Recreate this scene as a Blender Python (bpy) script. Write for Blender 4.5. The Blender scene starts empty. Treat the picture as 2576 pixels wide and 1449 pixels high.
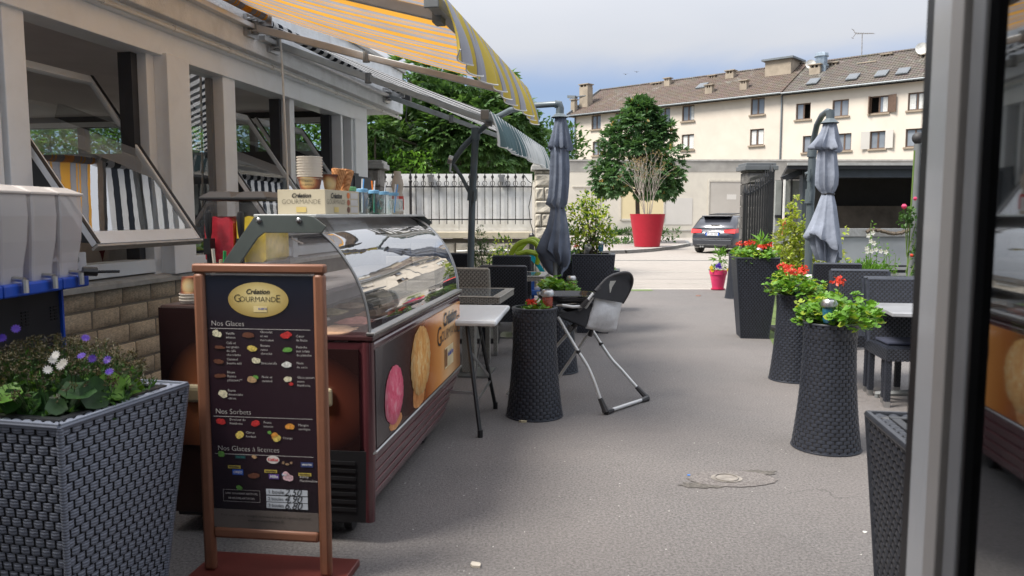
import bpy, math, random
from mathutils import Vector, Matrix, Euler
random.seed(7)
rnd = random.random
def U(a, b): return a + (b - a) * random.random()
def R(d): return math.radians(d)
PI = math.pi
S = bpy.context.scene
COL = S.collection

# ------------------------------------------------------------------ camera, sky, sun, exposure
PITCH = 5.46; EYE = 1.45
cam_d = bpy.data.cameras.new('camera'); cam = bpy.data.objects.new('camera', cam_d); COL.objects.link(cam)
cam.location = (0, 0, EYE); cam.rotation_euler = (R(90 - PITCH), 0, 0)
cam_d.sensor_width = 36; cam_d.lens = 26.97; cam_d.clip_start = 0.05; cam_d.clip_end = 2000
cam_d.dof.use_dof = True; cam_d.dof.focus_distance = 7.0; cam_d.dof.aperture_fstop = 5.6
S.camera = cam
SUN_EL = 55.; SUN_AZ = 248.          # azimuth clockwise from +Y
W = bpy.data.worlds.new('World'); S.world = W; W.use_nodes = True
nt = W.node_tree; nt.nodes.clear()
def N(t, kind, **kw):
    n = t.nodes.new(kind)
    for k, v in kw.items(): setattr(n, k, v)
    return n
def L(t, a, b): t.links.new(a, b)
wo = N(nt, 'ShaderNodeOutputWorld'); bg = N(nt, 'ShaderNodeBackground')
sky = N(nt, 'ShaderNodeTexSky', sky_type='NISHITA', sun_disc=False, sun_elevation=R(SUN_EL), sun_rotation=R(SUN_AZ))
sky.air_density = 1.0; sky.dust_density = 1.2; sky.ozone_density = 1.5
tc = N(nt, 'ShaderNodeTexCoord'); sp = N(nt, 'ShaderNodeSeparateXYZ'); L(nt, tc.outputs['Generated'], sp.inputs[0])
mp = N(nt, 'ShaderNodeMapping'); mp.inputs['Scale'].default_value = (1, 1, 3.2); L(nt, tc.outputs['Generated'], mp.inputs[0])
nz = N(nt, 'ShaderNodeTexNoise'); nz.inputs['Scale'].default_value = 2.3; nz.inputs['Detail'].default_value = 7; nz.inputs['Roughness'].default_value = .55; nz.inputs['Distortion'].default_value = .6
L(nt, mp.outputs[0], nz.inputs['Vector'])
m1 = N(nt, 'ShaderNodeMath', operation='MULTIPLY_ADD'); L(nt, nz.outputs['Fac'], m1.inputs[0]); m1.inputs[1].default_value = .09; L(nt, sp.outputs['Z'], m1.inputs[2])
mr = N(nt, 'ShaderNodeMapRange', interpolation_type='SMOOTHSTEP'); L(nt, m1.outputs[0], mr.inputs['Value'])
mr.inputs['From Min'].default_value = .198; mr.inputs['From Max'].default_value = .255; mr.inputs['To Min'].default_value = 0.42; mr.inputs['To Max'].default_value = .99
cr = N(nt, 'ShaderNodeValToRGB'); nz2 = N(nt, 'ShaderNodeTexNoise'); nz2.inputs['Scale'].default_value = 3.5; nz2.inputs['Detail'].default_value = 6
L(nt, mp.outputs[0], nz2.inputs['Vector']); L(nt, nz2.outputs['Fac'], cr.inputs[0])
cr.color_ramp.elements[0].position = .32; cr.color_ramp.elements[0].color = (2.34, 2.44, 2.66, 1)
cr.color_ramp.elements[1].position = .68; cr.color_ramp.elements[1].color = (2.50, 2.57, 2.75, 1)
tint = N(nt, 'ShaderNodeMix', data_type='RGBA', blend_type='MULTIPLY'); tint.inputs['Factor'].default_value = 1
L(nt, sky.outputs[0], tint.inputs['A']); tint.inputs['B'].default_value = (.27, .40, .58, 1)
mx = N(nt, 'ShaderNodeMix', data_type='RGBA'); L(nt, mr.outputs[0], mx.inputs['Factor']); L(nt, tint.outputs['Result'], mx.inputs['A']); L(nt, cr.outputs[0], mx.inputs['B'])
# thin overcast is brighter towards the zenith than at the horizon
gr_ = N(nt, 'ShaderNodeMapRange'); L(nt, sp.outputs['Z'], gr_.inputs['Value']); gr_.inputs['From Min'].default_value = .15; gr_.inputs['From Max'].default_value = 1.; gr_.inputs['To Min'].default_value = 1.; gr_.inputs['To Max'].default_value = 3.0
vm = N(nt, 'ShaderNodeVectorMath', operation='SCALE'); L(nt, mx.outputs['Result'], vm.inputs[0]); L(nt, gr_.outputs[0], vm.inputs['Scale'])
L(nt, vm.outputs[0], bg.inputs[0]); bg.inputs[1].default_value = 0.1; L(nt, bg.outputs[0], wo.inputs[0])
sd = bpy.data.lights.new('sun', 'SUN'); sun = bpy.data.objects.new('sun', sd); COL.objects.link(sun)
sd.energy = 2.45; sd.angle = R(20); sd.color = (1, .94, .85)
az = R(SUN_AZ); sv = Vector((math.sin(az) * math.cos(R(SUN_EL)), math.cos(az) * math.cos(R(SUN_EL)), math.sin(R(SUN_EL))))
sun.rotation_euler = sv.to_track_quat('Z', 'Y').to_euler(); sun.location = (-6, -4, 12)
S.view_settings.view_transform = 'Standard'; S.view_settings.look = 'None'; S.view_settings.gamma = 1
S.view_settings.use_curve_mapping = False; S.view_settings.exposure = 1.38
S.cycles.max_bounces = 8; S.cycles.transparent_max_bounces = 24; S.cycles.glossy_bounces = 4; S.cycles.transmission_bounces = 6
S.cycles.caustics_reflective = False; S.cycles.caustics_refractive = False

# ------------------------------------------------------------------ geometry from sight lines
FPX = 1930.; _p = R(PITCH)
def ray(x, y):
    u = (x - 1288) / FPX; v = (724.5 - y) / FPX
    return (u, math.cos(_p) + v * math.sin(_p), -math.sin(_p) + v * math.cos(_p))
def gz(x, y, z=0.):
    d = ray(x, y); t = (z - EYE) / d[2]; return Vector((t * d[0], t * d[1], z))
def at(x, y, Y):
    d = ray(x, y); t = Y / d[1]; return Vector((t * d[0], Y, EYE + t * d[2]))
def plane_hit(x, y, P, n):
    d = ray(x, y); t = ((P[0]) * n[0] + (P[1]) * n[1]) / (d[0] * n[0] + d[1] * n[1])
    return Vector((t * d[0], t * d[1], EYE + t * d[2]))

# ------------------------------------------------------------------ materials
def newmat(name):
    m = bpy.data.materials.new(name); m.use_nodes = True; t = m.node_tree; t.nodes.clear()
    o = N(t, 'ShaderNodeOutputMaterial'); b = N(t, 'ShaderNodeBsdfPrincipled'); L(t, b.outputs[0], o.inputs[0])
    return m, t, b, o
def mixc(t, fac, a, b, blend='MIX'):
    m = N(t, 'ShaderNodeMix', data_type='RGBA', blend_type=blend)
    for inp, v in (('Factor', fac), ('A', a), ('B', b)):
        if hasattr(v, 'is_linked'): L(t, v, m.inputs[inp])
        elif inp == 'Factor': m.inputs[inp].default_value = v
        else: m.inputs[inp].default_value = (v[0], v[1], v[2], 1)
    return m.outputs['Result']
def noise(t, scale, detail=4, rough=.55, vec=None, dist=0):
    n = N(t, 'ShaderNodeTexNoise'); n.inputs['Scale'].default_value = scale; n.inputs['Detail'].default_value = detail
    n.inputs['Roughness'].default_value = rough; n.inputs['Distortion'].default_value = dist
    if vec is None:
        c = N(t, 'ShaderNodeTexCoord'); vec = c.outputs['Object']
    L(t, vec, n.inputs['Vector']); return n.outputs['Fac']
def ramp(t, fac, stops, const=False):
    r = N(t, 'ShaderNodeValToRGB'); L(t, fac, r.inputs[0]); e = r.color_ramp.elements
    if const: r.color_ramp.interpolation = 'CONSTANT'
    while len(e) < len(stops): e.new(.5)
    for k, (p, c) in enumerate(stops):
        e[k].position = p; e[k].color = (c[0], c[1], c[2], 1) if hasattr(c, '__len__') else (c, c, c, 1)
    return r.outputs[0]
def bump(t, b, h, dist=.01, st=.5):
    n = N(t, 'ShaderNodeBump'); n.inputs['Distance'].default_value = dist; n.inputs['Strength'].default_value = st
    L(t, h, n.inputs['Height']); L(t, n.outputs[0], b.inputs['Normal'])
def sc(c, k): return tuple(min(1, x * k) for x in c)
def mat(name, c, rough=.6, metal=0., var=.15, scale=6., bmp=0., bs=60., spec=.5, dirt=None, coat=0, rnd_=0.):
    m, t, b, o = newmat(name)
    f = noise(t, scale, 6)
    f = ramp(t, f, [(.3, 0), (.7, 1)])
    cc = mixc(t, f, sc(c, 1 - var), sc(c, 1 + var))
    if dirt:
        g = ramp(t, noise(t, dirt[1], 8, .65, dist=.5), [(.45, 0), (.75, 1)])
        gm = N(t, 'ShaderNodeMath', operation='MULTIPLY'); L(t, g, gm.inputs[0]); gm.inputs[1].default_value = dirt[2]
        cc = mixc(t, gm.outputs[0], cc, dirt[0])
    if rnd_:
        oi = N(t, 'ShaderNodeObjectInfo'); rr = N(t, 'ShaderNodeMapRange'); L(t, oi.outputs['Random'], rr.inputs['Value'])
        rr.inputs['To Min'].default_value = 1 - rnd_; rr.inputs['To Max'].default_value = 1 + rnd_
        hs = N(t, 'ShaderNodeHueSaturation'); L(t, rr.outputs[0], hs.inputs['Value']); L(t, cc, hs.inputs['Color']); cc = hs.outputs[0]
    L(t, cc, b.inputs['Base Color'])
    b.inputs['Roughness'].default_value = rough; b.inputs['Metallic'].default_value = metal; b.inputs['Specular IOR Level'].default_value = spec
    if coat: b.inputs['Coat Weight'].default_value = coat; b.inputs['Coat Roughness'].default_value = .08
    if bmp: bump(t, b, noise(t, bs, 6), .01, bmp)
    return m
def glass(name, tint=(.9, .95, .95), refl=.06, rough=.0, wav=0.):
    m, t, b, o = newmat(name); t.nodes.remove(b)
    tr = N(t, 'ShaderNodeBsdfTransparent'); tr.inputs[0].default_value = (*tint, 1)
    gl = N(t, 'ShaderNodeBsdfGlossy'); gl.inputs['Roughness'].default_value = rough; gl.inputs[0].default_value = (1, 1, 1, 1)
    fr = N(t, 'ShaderNodeFresnel'); fr.inputs[0].default_value = 1.5
    ma = N(t, 'ShaderNodeMath', operation='ADD', use_clamp=True); L(t, fr.outputs[0], ma.inputs[0]); ma.inputs[1].default_value = refl
    ge = N(t, 'ShaderNodeNewGeometry'); iv = N(t, 'ShaderNodeMath', operation='SUBTRACT'); iv.inputs[0].default_value = 1.; L(t, ge.outputs['Backfacing'], iv.inputs[1]); m0 = ma; ma = N(t, 'ShaderNodeMath', operation='MULTIPLY'); L(t, m0.outputs[0], ma.inputs[0]); L(t, iv.outputs[0], ma.inputs[1])
    if wav:
        bn = N(t, 'ShaderNodeBump'); bn.inputs['Distance'].default_value = wav; bn.inputs['Strength'].default_value = 1
        L(t, noise(t, 3., 2), bn.inputs['Height']); L(t, bn.outputs[0], gl.inputs['Normal'])
    ms = N(t, 'ShaderNodeMixShader'); L(t, ma.outputs[0], ms.inputs[0]); L(t, tr.outputs[0], ms.inputs[1]); L(t, gl.outputs[0], ms.inputs[2]); L(t, ms.outputs[0], o.inputs[0])
    return m
def leafmat(name, c, c2, trans=.35, scale=9., rough=.45):
    m, t, b, o = newmat(name)
    f = ramp(t, noise(t, scale, 3, .7), [(.35, 0), (.65, 1)]); cc = mixc(t, f, c, c2)
    L(t, cc, b.inputs['Base Color']); b.inputs['Roughness'].default_value = rough; b.inputs['Specular IOR Level'].default_value = .4
    tl = N(t, 'ShaderNodeBsdfTranslucent'); L(t, mixc(t, 1., cc, (1.0, 1.0, .5), 'MULTIPLY'), tl.inputs[0])
    ms = N(t, 'ShaderNodeMixShader'); ms.inputs[0].default_value = trans; L(t, b.outputs[0], ms.inputs[1]); L(t, tl.outputs[0], ms.inputs[2]); L(t, ms.outputs[0], o.inputs[0])
    return m
def stripemat(name, axis, period, stops, trans=.5, offs=0., tcol=None):
    m, t, b, o = newmat(name)
    c = N(t, 'ShaderNodeTexCoord'); s = N(t, 'ShaderNodeSeparateXYZ'); L(t, c.outputs['Object'], s.inputs[0])
    a = N(t, 'ShaderNodeMath', operation='MULTIPLY_ADD'); L(t, s.outputs[axis], a.inputs[0]); a.inputs[1].default_value = 1 / period; a.inputs[2].default_value = offs + 50
    fr = N(t, 'ShaderNodeMath', operation='FRACT'); L(t, a.outputs[0], fr.inputs[0])
    cc = ramp(t, fr.outputs[0], stops, True)
    g = ramp(t, noise(t, 2.5, 6), [(.3, .82), (.7, 1.0)]); cc = mixc(t, 1., cc, g, 'MULTIPLY')
    L(t, cc, b.inputs['Base Color']); b.inputs['Roughness'].default_value = .85; b.inputs['Specular IOR Level'].default_value = .1
    tl = N(t, 'ShaderNodeBsdfTranslucent'); L(t, cc, tl.inputs[0])
    ms = N(t, 'ShaderNodeMixShader'); ms.inputs[0].default_value = trans; L(t, b.outputs[0], ms.inputs[1]); L(t, tl.outputs[0], ms.inputs[2]); L(t, ms.outputs[0], o.inputs[0])
    bump(t, b, noise(t, 400, 2), .002, .3)
    return m
def radial(name, cx, cz, rx, rz, stops, ax='X', rough=.25):   # printed glow on a flat panel
    m, t, b, o = newmat(name)
    c = N(t, 'ShaderNodeTexCoord'); s = N(t, 'ShaderNodeSeparateXYZ'); L(t, c.outputs['Object'], s.inputs[0])
    def nrm(out, c0, r):
        a = N(t, 'ShaderNodeMath', operation='SUBTRACT'); L(t, out, a.inputs[0]); a.inputs[1].default_value = c0
        d = N(t, 'ShaderNodeMath', operation='DIVIDE'); L(t, a.outputs[0], d.inputs[0]); d.inputs[1].default_value = r
        q = N(t, 'ShaderNodeMath', operation='POWER'); ab = N(t, 'ShaderNodeMath', operation='ABSOLUTE'); L(t, d.outputs[0], ab.inputs[0]); L(t, ab.outputs[0], q.inputs[0]); q.inputs[1].default_value = 2; return q.outputs[0]
    ad = N(t, 'ShaderNodeMath', operation='ADD'); L(t, nrm(s.outputs[ax], cx, rx), ad.inputs[0]); L(t, nrm(s.outputs['Z'], cz, rz), ad.inputs[1])
    sq = N(t, 'ShaderNodeMath', operation='SQRT'); L(t, ad.outputs[0], sq.inputs[0])
    L(t, ramp(t, sq.outputs[0], stops), b.inputs['Base Color']); b.inputs['Roughness'].default_value = rough
    return m

# ------------------------------------------------------------------ mesh builder
SPLIT = {'shutter', 'joint', 'end_cap', 'pivot_joint', 'grip', 'bolt', 'castor', 'vent_cowl', 'brace', 'ridge', 'gutter', 'downpipe', 'exhaust', 'side_window', 'spout', 'blue_band', 'base_stop', 'printed_line'}
class MB:
    def __init__(s): s.v = []; s.f = []; s.m = []; s.cur = 0; s.X = None
    def add(s, vs, fs):
        n = len(s.v)
        if s.X is not None: vs = [s.X @ Vector(v) for v in vs]
        s.v += [tuple(v) for v in vs]; s.f += [[i + n for i in f] for f in fs]; s.m += [s.cur] * len(fs); return s
    def box(s, x0, x1, y0, y1, z0, z1):
        return s.add([(x0,y0,z0),(x1,y0,z0),(x1,y1,z0),(x0,y1,z0),(x0,y0,z1),(x1,y0,z1),(x1,y1,z1),(x0,y1,z1)],
              [(0,3,2,1),(4,5,6,7),(0,1,5,4),(1,2,6,5),(2,3,7,6),(3,0,4,7)])
    def obox(s, c, size, rot=None):
        M = (rot.to_4x4() if rot is not None else Matrix()); M.translation = Vector(c)
        a, b, d = (q / 2 for q in size)
        vs = [M @ Vector(p) for p in ((-a,-b,-d),(a,-b,-d),(a,b,-d),(-a,b,-d),(-a,-b,d),(a,-b,d),(a,b,d),(-a,b,d))]
        return s.add(vs, [(0,3,2,1),(4,5,6,7),(0,1,5,4),(1,2,6,5),(2,3,7,6),(3,0,4,7)])
    def beam(s, p0, p1, w, h, up=(0,0,1)):
        p0 = Vector(p0); p1 = Vector(p1); y = (p1 - p0).normalized(); x = y.cross(Vector(up))
        if x.length < 1e-4: x = y.cross(Vector((1,0,0)))
        x.normalize(); z = x.cross(y)
        vs = [p + x * a * w / 2 + z * b * h / 2 for p in (p0, p1) for a, b in ((-1,-1),(1,-1),(1,1),(-1,1))]
        return s.add(vs, [(0,1,2,3),(7,6,5,4),(0,4,5,1),(1,5,6,2),(2,6,7,3),(3,7,4,0)])
    def tube(s, pts, r, n=8, caps=True, closed=False, flat=1.):
        pts = [Vector(p) for p in pts]; m = len(pts); rs = r if hasattr(r, '__len__') else [r] * m
        vs = []; up = None
        for i, p in enumerate(pts):
            a = pts[i - 1] if (i > 0 or closed) else p; b = pts[(i + 1) % m] if (i < m - 1 or closed) else p
            d = (b - a).normalized()
            if up is None: up = Vector((0,0,1)) if abs(d.z) < .9 else Vector((1,0,0))
            x = d.cross(up)
            if x.length < 1e-5: x = d.orthogonal()
            x.normalize(); z = x.cross(d).normalized(); up = z
            for k in range(n):
                t = 2 * PI * k / n; vs.append(p + (x * math.cos(t) * flat + z * math.sin(t)) * rs[i])
        fs = [(i * n + k, i * n + (k + 1) % n, ((i + 1) % m) * n + (k + 1) % n, ((i + 1) % m) * n + k) for i in range(m if closed else m - 1) for k in range(n)]
        if caps and not closed: fs += [tuple(range(n - 1, -1, -1)), tuple((m - 1) * n + k for k in range(n))]
        return s.add(vs, fs)
    def lathe(s, prof, n=24, c=(0,0,0), caps=True, sx=1., sy=1.):
        vs = [(c[0] + r * math.cos(2*PI*k/n) * sx, c[1] + r * math.sin(2*PI*k/n) * sy, c[2] + z) for r, z in prof for k in range(n)]
        fs = [(i*n+k, i*n+(k+1)%n, (i+1)*n+(k+1)%n, (i+1)*n+k) for i in range(len(prof)-1) for k in range(n)]
        if caps:
            if prof[0][0] > 1e-5: fs.append(tuple(range(n-1,-1,-1)))
            if prof[-1][0] > 1e-5: fs.append(tuple((len(prof)-1)*n+k for k in range(n)))
        return s.add(vs, fs)
    def prism(s, poly, axis, a, b):      # poly of (u,v); axis 0: (x;y,z) 1: (y;x,z) 2:(z;x,y)
        def P(u, v, w): return ((w,u,v),(u,w,v),(u,v,w))[axis]
        n = len(poly); vs = [P(u,v,a) for u,v in poly] + [P(u,v,b) for u,v in poly]
        return s.add(vs, [tuple(range(n-1,-1,-1)), tuple(range(n,2*n))] + [(i,(i+1)%n,n+(i+1)%n,n+i) for i in range(n)])
    def holes(s, x0, x1, z0, z1, hs, y, depth=0., axis=1):   # wall sheet in x-z (axis 1) or y-z (axis 0) at y, with rectangular holes and reveals
        xs = sorted(set([x0, x1] + [min(max(q, x0), x1) for h in hs for q in h[:2]])); zs = sorted(set([z0, z1] + [min(max(q, z0), z1) for h in hs for q in h[2:4]]))
        P = (lambda u, v, w: (u, w, v)) if axis == 1 else (lambda u, v, w: (w, u, v))
        for i in range(len(xs)-1):
            for j in range(len(zs)-1):
                cx = (xs[i]+xs[i+1])/2; cz = (zs[j]+zs[j+1])/2
                if any(h[0] < cx < h[1] and h[2] < cz < h[3] for h in hs): continue
                s.add([P(xs[i],zs[j],y),P(xs[i+1],zs[j],y),P(xs[i+1],zs[j+1],y),P(xs[i],zs[j+1],y)], [(0,1,2,3)])
        if depth:
            for a,b,c,d in [h[:4] for h in hs]:
                w = y + depth
                s.add([P(a,c,y),P(b,c,y),P(b,d,y),P(a,d,y),P(a,c,w),P(b,c,w),P(b,d,w),P(a,d,w)], [(0,4,5,1),(1,5,6,2),(2,6,7,3),(3,7,4,0)])
        return s
    def mesh(s, name, mats, smooth=True, ang=35):
        me = bpy.data.meshes.new(name); me.from_pydata(s.v, [], s.f)
        for m in (mats if isinstance(mats, (list, tuple)) else [mats]): me.materials.append(m)
        if len(me.materials) > 1: me.polygons.foreach_set('material_index', s.m)
        if smooth:
            me.polygons.foreach_set('use_smooth', [True] * len(me.polygons))
            me.update(); me.set_sharp_from_angle(angle=R(ang))
        me.update(); return me
    def build(s, name, mats, parent=None, smooth=True, ang=35, bev=0., kind=None, label=None):
        if name in SPLIT and not kind and not isinstance(mats, (list, tuple)):
            SPLIT.discard(name); r_ = split_build(s, name, mats, parent, smooth, bev); SPLIT.add(name); return r_[0]
        o = bpy.data.objects.new(name, s.mesh(name, mats, smooth, ang)); COL.objects.link(o); o.parent = parent
        if bev:
            b = o.modifiers.new('bevel', 'BEVEL'); b.width = bev; b.segments = 2; b.limit_method = 'ANGLE'; b.angle_limit = R(40); b.harden_normals = False
        if kind: o['kind'] = kind
        if label: o['label'] = label
        return o
def tag(o, label, cat, group=None):
    o['label'] = label; o['category'] = cat
    if group: o['group'] = group
    return o
def thing(name, label, cat, loc=(0,0,0), rz=0., group=None):
    o = bpy.data.objects.new(name, None); COL.objects.link(o); o.location = loc; o.rotation_euler = (0, 0, R(rz)); o.empty_display_size = .2
    return tag(o, label, cat, group)
def inst(me, name, parent, loc=(0,0,0), rot=(0,0,0), scale=(1,1,1)):
    o = bpy.data.objects.new(name, me); COL.objects.link(o); o.parent = parent; o.location = loc; o.rotation_euler = rot; o.scale = scale; return o
KIDS = {}
def copy_tree(o, parent=None):
    c = o.copy(); COL.objects.link(c); c.parent = parent
    for ch in [k for k in bpy.data.objects if k.parent is o]: copy_tree(ch, c)
    return c
def split_build(mb, name, m, parent, smooth=True, bev=0.):
    par = list(range(len(mb.v)))
    def find(i):
        while par[i] != i: par[i] = par[par[i]]; i = par[i]
        return i
    for fc in mb.f:
        for k in fc[1:]: par[find(k)] = find(fc[0])
    gr = {}
    for fc in mb.f: gr.setdefault(find(fc[0]), []).append(fc)
    out = []
    for fcs in gr.values():
        ids = sorted({i for fc in fcs for i in fc}); mp_ = {i: k for k, i in enumerate(ids)}; q = MB(); q.add([mb.v[i] for i in ids], [[mp_[i] for i in fc] for fc in fcs]); out.append(q.build(name, m, parent, smooth, bev=bev))
    return out
def dup(root, loc, rz, label, group=None, scale=None):
    r = copy_tree(root); r.location = loc; r.rotation_euler = (0, 0, R(rz)); r['label'] = label
    if group: r['group'] = group
    if scale: r.scale = (scale,) * 3
    return r
def structure(mb, name, m, smooth=False):
    o = mb.build(name, m, None, smooth); o['kind'] = 'structure'; return o
def textmesh(body, size=1., shear=0., offset=0., align='CENTER', extrude=0., res=3, spacing=1., width=None):
    c = bpy.data.curves.new('lettering', 'FONT'); c.body = body; c.size = size; c.shear = shear; c.offset = offset; c.align_x = align; c.align_y = 'CENTER'
    c.extrude = extrude; c.resolution_u = res; c.space_character = spacing; c.space_line = .95
    o = bpy.data.objects.new('lettering', c); COL.objects.link(o)
    dg = bpy.context.evaluated_depsgraph_get(); me = bpy.data.meshes.new_from_object(o.evaluated_get(dg))
    bpy.data.objects.remove(o); bpy.data.curves.remove(c)
    vs = [v.co.copy() for v in me.vertices]; fs = [tuple(p.vertices) for p in me.polygons]
    bpy.data.meshes.remove(me)
    if width and vs:
        w = max(v.x for v in vs) - min(v.x for v in vs); k = width / w
        vs = [Vector((v.x * k, v.y * k, v.z)) for v in vs]
    return vs, fs
def put_text(mb, body, O, ux, uy, size=.05, **kw):     # writes flat text at O with unit axes ux (reading direction) and uy (up)
    vs, fs = textmesh(body, size, **kw); O = Vector(O); ux = Vector(ux); uy = Vector(uy); un = ux.cross(uy)
    mb.add([O + ux * v.x + uy * v.y + un * v.z for v in vs], fs)
def disc(mb, O, ux, uy, rx, ry, n=24, jag=0.):
    O = Vector(O); ux = Vector(ux); uy = Vector(uy)
    mb.add([O + ux * rx * math.cos(2*PI*k/n) * (1 + U(-jag, jag)) + uy * ry * math.sin(2*PI*k/n) * (1 + U(-jag, jag)) for k in range(n)], [tuple(range(n))])
def rect(mb, O, ux, uy, w, h):
    O = Vector(O); ux = Vector(ux) * w / 2; uy = Vector(uy) * h / 2
    mb.add([O-ux-uy, O+ux-uy, O+ux+uy, O-ux+uy], [(0,1,2,3)])

# woven cane: separate bulging strands laid over a dark core
def weave(mb, P, nu, nv, h=.004, gap=.20, diag=True, su=2, sv=1):
    # P(u,v) -> (point, normal) with u,v in 0..1
    for j in range(nv):
        off = .5 if (j % 2 and diag) else 0.
        for i in range(-1 if off else 0, nu):
            a = (i + off + gap * .5) / nu; b = (i + off + 1 - gap * .5) / nu
            a = max(a, 0.); b = min(b, 1.)
            if b - a < .25 / nu: continue
            c0 = (j + .03) / nv; c1 = (j + .97) / nv; cm = (c0 + c1) / 2; vs = []
            nuu = su + 3
            for q in range(3):
                for p in range(nuu):
                    tt = p / (nuu - 1); u = a + (b - a) * tt; e = math.sin(PI * tt); w_ = .86 + .14 * min(1., e * 1.3)
                    v = cm + (c1 - c0) * .5 * (q - 1) * w_; g = 1. if q == 1 else .45
                    pt, nn = P(u, min(max(v, 0.), 1.)); vs.append(pt + nn * (h * (e * g) - h * .2))
            fs = [(q*nuu+p, q*nuu+p+1, (q+1)*nuu+p+1, (q+1)*nuu+p) for q in range(2) for p in range(nuu-1)]
            mb.add(vs, fs)
def flatP(A, B, C, D):     # bilinear patch A(0,0) B(1,0) C(1,1) D(0,1)
    A, B, C, D = (Vector(q) for q in (A, B, C, D)); n = (B - A).cross(D - A).normalized()
    return lambda u, v: ((A*(1-u)*(1-v) + B*u*(1-v) + C*u*v + D*(1-u)*v), n)

def leaf(mb, p, d, n, l, w, fold=.25):
    d = d.normalized(); s = d.cross(n)
    if s.length < 1e-4: s = d.orthogonal()
    s.normalize(); n = s.cross(d)
    m = p + d * l * .5
    mb.add([p, m - s * w * .5 + n * fold * w, p + d * l - n * .1 * l, m + s * w * .5 + n * fold * w], [(0, 2, 1), (0, 3, 2)])
def rv():
    while True:
        v = Vector((U(-1,1), U(-1,1), U(-1,1)))
        if .05 < v.length < 1: return v.normalized()
def bush(mb, n, fn, l, w, up=.3, mats=1):
    for _ in range(n):
        p, o = fn(); d = (o + rv() * .9 + Vector((0,0,up))).normalized()
        mb.cur = random.randrange(mats); leaf(mb, p, d, rv() * .5 + Vector((0,0,1)), l * U(.6, 1.2), w * U(.7, 1.2))
    mb.cur = 0
def ellip(c, r, inner=.5):
    c = Vector(c)
    def f():
        d = rv(); k = U(inner, 1) ** .6
        return c + Vector((d.x * r[0], d.y * r[1], d.z * r[2])) * k, d
    return f
# ------------------------------------------------------------------ shared materials
C = {}
C['asphalt'] = None
def ground_mat(name, base, pink, fine=220, crack=.5):
    m, t, b, o = newmat(name)
    f = ramp(t, noise(t, fine, 3, .7), [(.32, 0), (.68, 1)]); a = mixc(t, f, sc(base, .62), sc(base, 1.42))
    g2 = ramp(t, noise(t, 75, 4, .75), [(.36, 0), (.64, 1)]); a = mixc(t, .75, a, mixc(t, g2, sc(base, .42), sc(base, 1.62)))
    g = ramp(t, noise(t, .55, 7, .6, dist=.4), [(.35, 0), (.68, 1)]); a = mixc(t, g, a, mixc(t, .35, a, pink))
    k = ramp(t, noise(t, 2.2, 9, .72), [(.48, 0), (.62, 1)]); km = N(t, 'ShaderNodeMath', operation='MULTIPLY'); L(t, k, km.inputs[0]); km.inputs[1].default_value = .16
    a = mixc(t, km.outputs[0], a, sc(base, .62))
    vo = N(t, 'ShaderNodeTexVoronoi'); vo.inputs['Scale'].default_value = 120; cc = N(t, 'ShaderNodeTexCoord'); L(t, cc.outputs['Object'], vo.inputs['Vector'])
    vo.inputs['Scale'].default_value = 60
    sp_ = ramp(t, vo.outputs['Distance'], [(.08, 1), (.2, 0)]); sm = N(t, 'ShaderNodeMath', operation='MULTIPLY'); L(t, sp_, sm.inputs[0]); sm.inputs[1].default_value = .45
    a = mixc(t, sm.outputs[0], a, sc(pink, 1.9))
    st_ = ramp(t, noise(t, 3.3, 8, .75, dist=1.2), [(.60, 0), (.70, 1)]); sm2 = N(t, 'ShaderNodeMath', operation='MULTIPLY'); L(t, st_, sm2.inputs[0]); sm2.inputs[1].default_value = .30; a = mixc(t, sm2.outputs[0], a, sc(base, .45))
    vc = N(t, 'ShaderNodeTexVoronoi', feature='DISTANCE_TO_EDGE'); vc.inputs['Scale'].default_value = .62; wv = N(t, 'ShaderNodeVectorMath', operation='ADD'); nn_ = N(t, 'ShaderNodeTexNoise'); nn_.inputs['Scale'].default_value = 2.5; nn_.inputs['Detail'].default_value = 6; L(t, cc.outputs['Object'], nn_.inputs['Vector'])
    L(t, cc.outputs['Object'], wv.inputs[0]); L(t, nn_.outputs['Color'], wv.inputs[1]); L(t, wv.outputs[0], vc.inputs['Vector'])
    ck = N(t, 'ShaderNodeMath', operation='MULTIPLY'); L(t, ramp(t, vc.outputs['Distance'], [(.0, 1), (.006, 0)]), ck.inputs[0]); L(t, ramp(t, noise(t, .8, 3), [(.50, 0), (.60, crack)]), ck.inputs[1]); a = mixc(t, ck.outputs[0], a, sc(base, .3))
    L(t, a, b.inputs['Base Color']); b.inputs['Roughness'].default_value = .88; b.inputs['Specular IOR Level'].default_value = .35
    bump(t, b, noise(t, 160, 5, .7), .008, .8); return m
M_terrace = ground_mat('terrace_asphalt', (.150, .141, .138), (.205, .178, .167))
M_road = ground_mat('road_concrete', (.30, .275, .25), (.335, .30, .27), 120)
M_pave = ground_mat('pavement_concrete', (.30, .27, .25), (.33, .29, .26), 90)
M_soil = mat('far_ground', (.16, .15, .12), .9, var=.3, scale=.5)
M_kerb = mat('kerb_stone', (.38, .37, .35), .8, var=.2, scale=5, bmp=.3)
M_white = mat('white_paint', (.72, .71, .68), .5, var=.05, scale=3, dirt=((.38, .36, .32), 5, .45), bmp=.1)
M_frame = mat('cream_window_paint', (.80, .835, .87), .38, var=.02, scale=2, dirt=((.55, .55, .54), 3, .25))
M_rough = mat('white_roughcast', (.76, .78, .80), .9, var=.07, scale=5, bmp=1., bs=45, dirt=((.35, .33, .3), 3, .35))
M_sill = mat('zinc_sill', (.42, .41, .39), .4, .3, var=.1, dirt=((.16, .14, .12), 7, .5))
M_brick = mat('yellow_stone_brick', (.64, .53, .385), .9, var=.25, scale=14, bmp=.9, bs=70, rnd_=.18, dirt=((.2, .14, .09), 8, .5))
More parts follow.
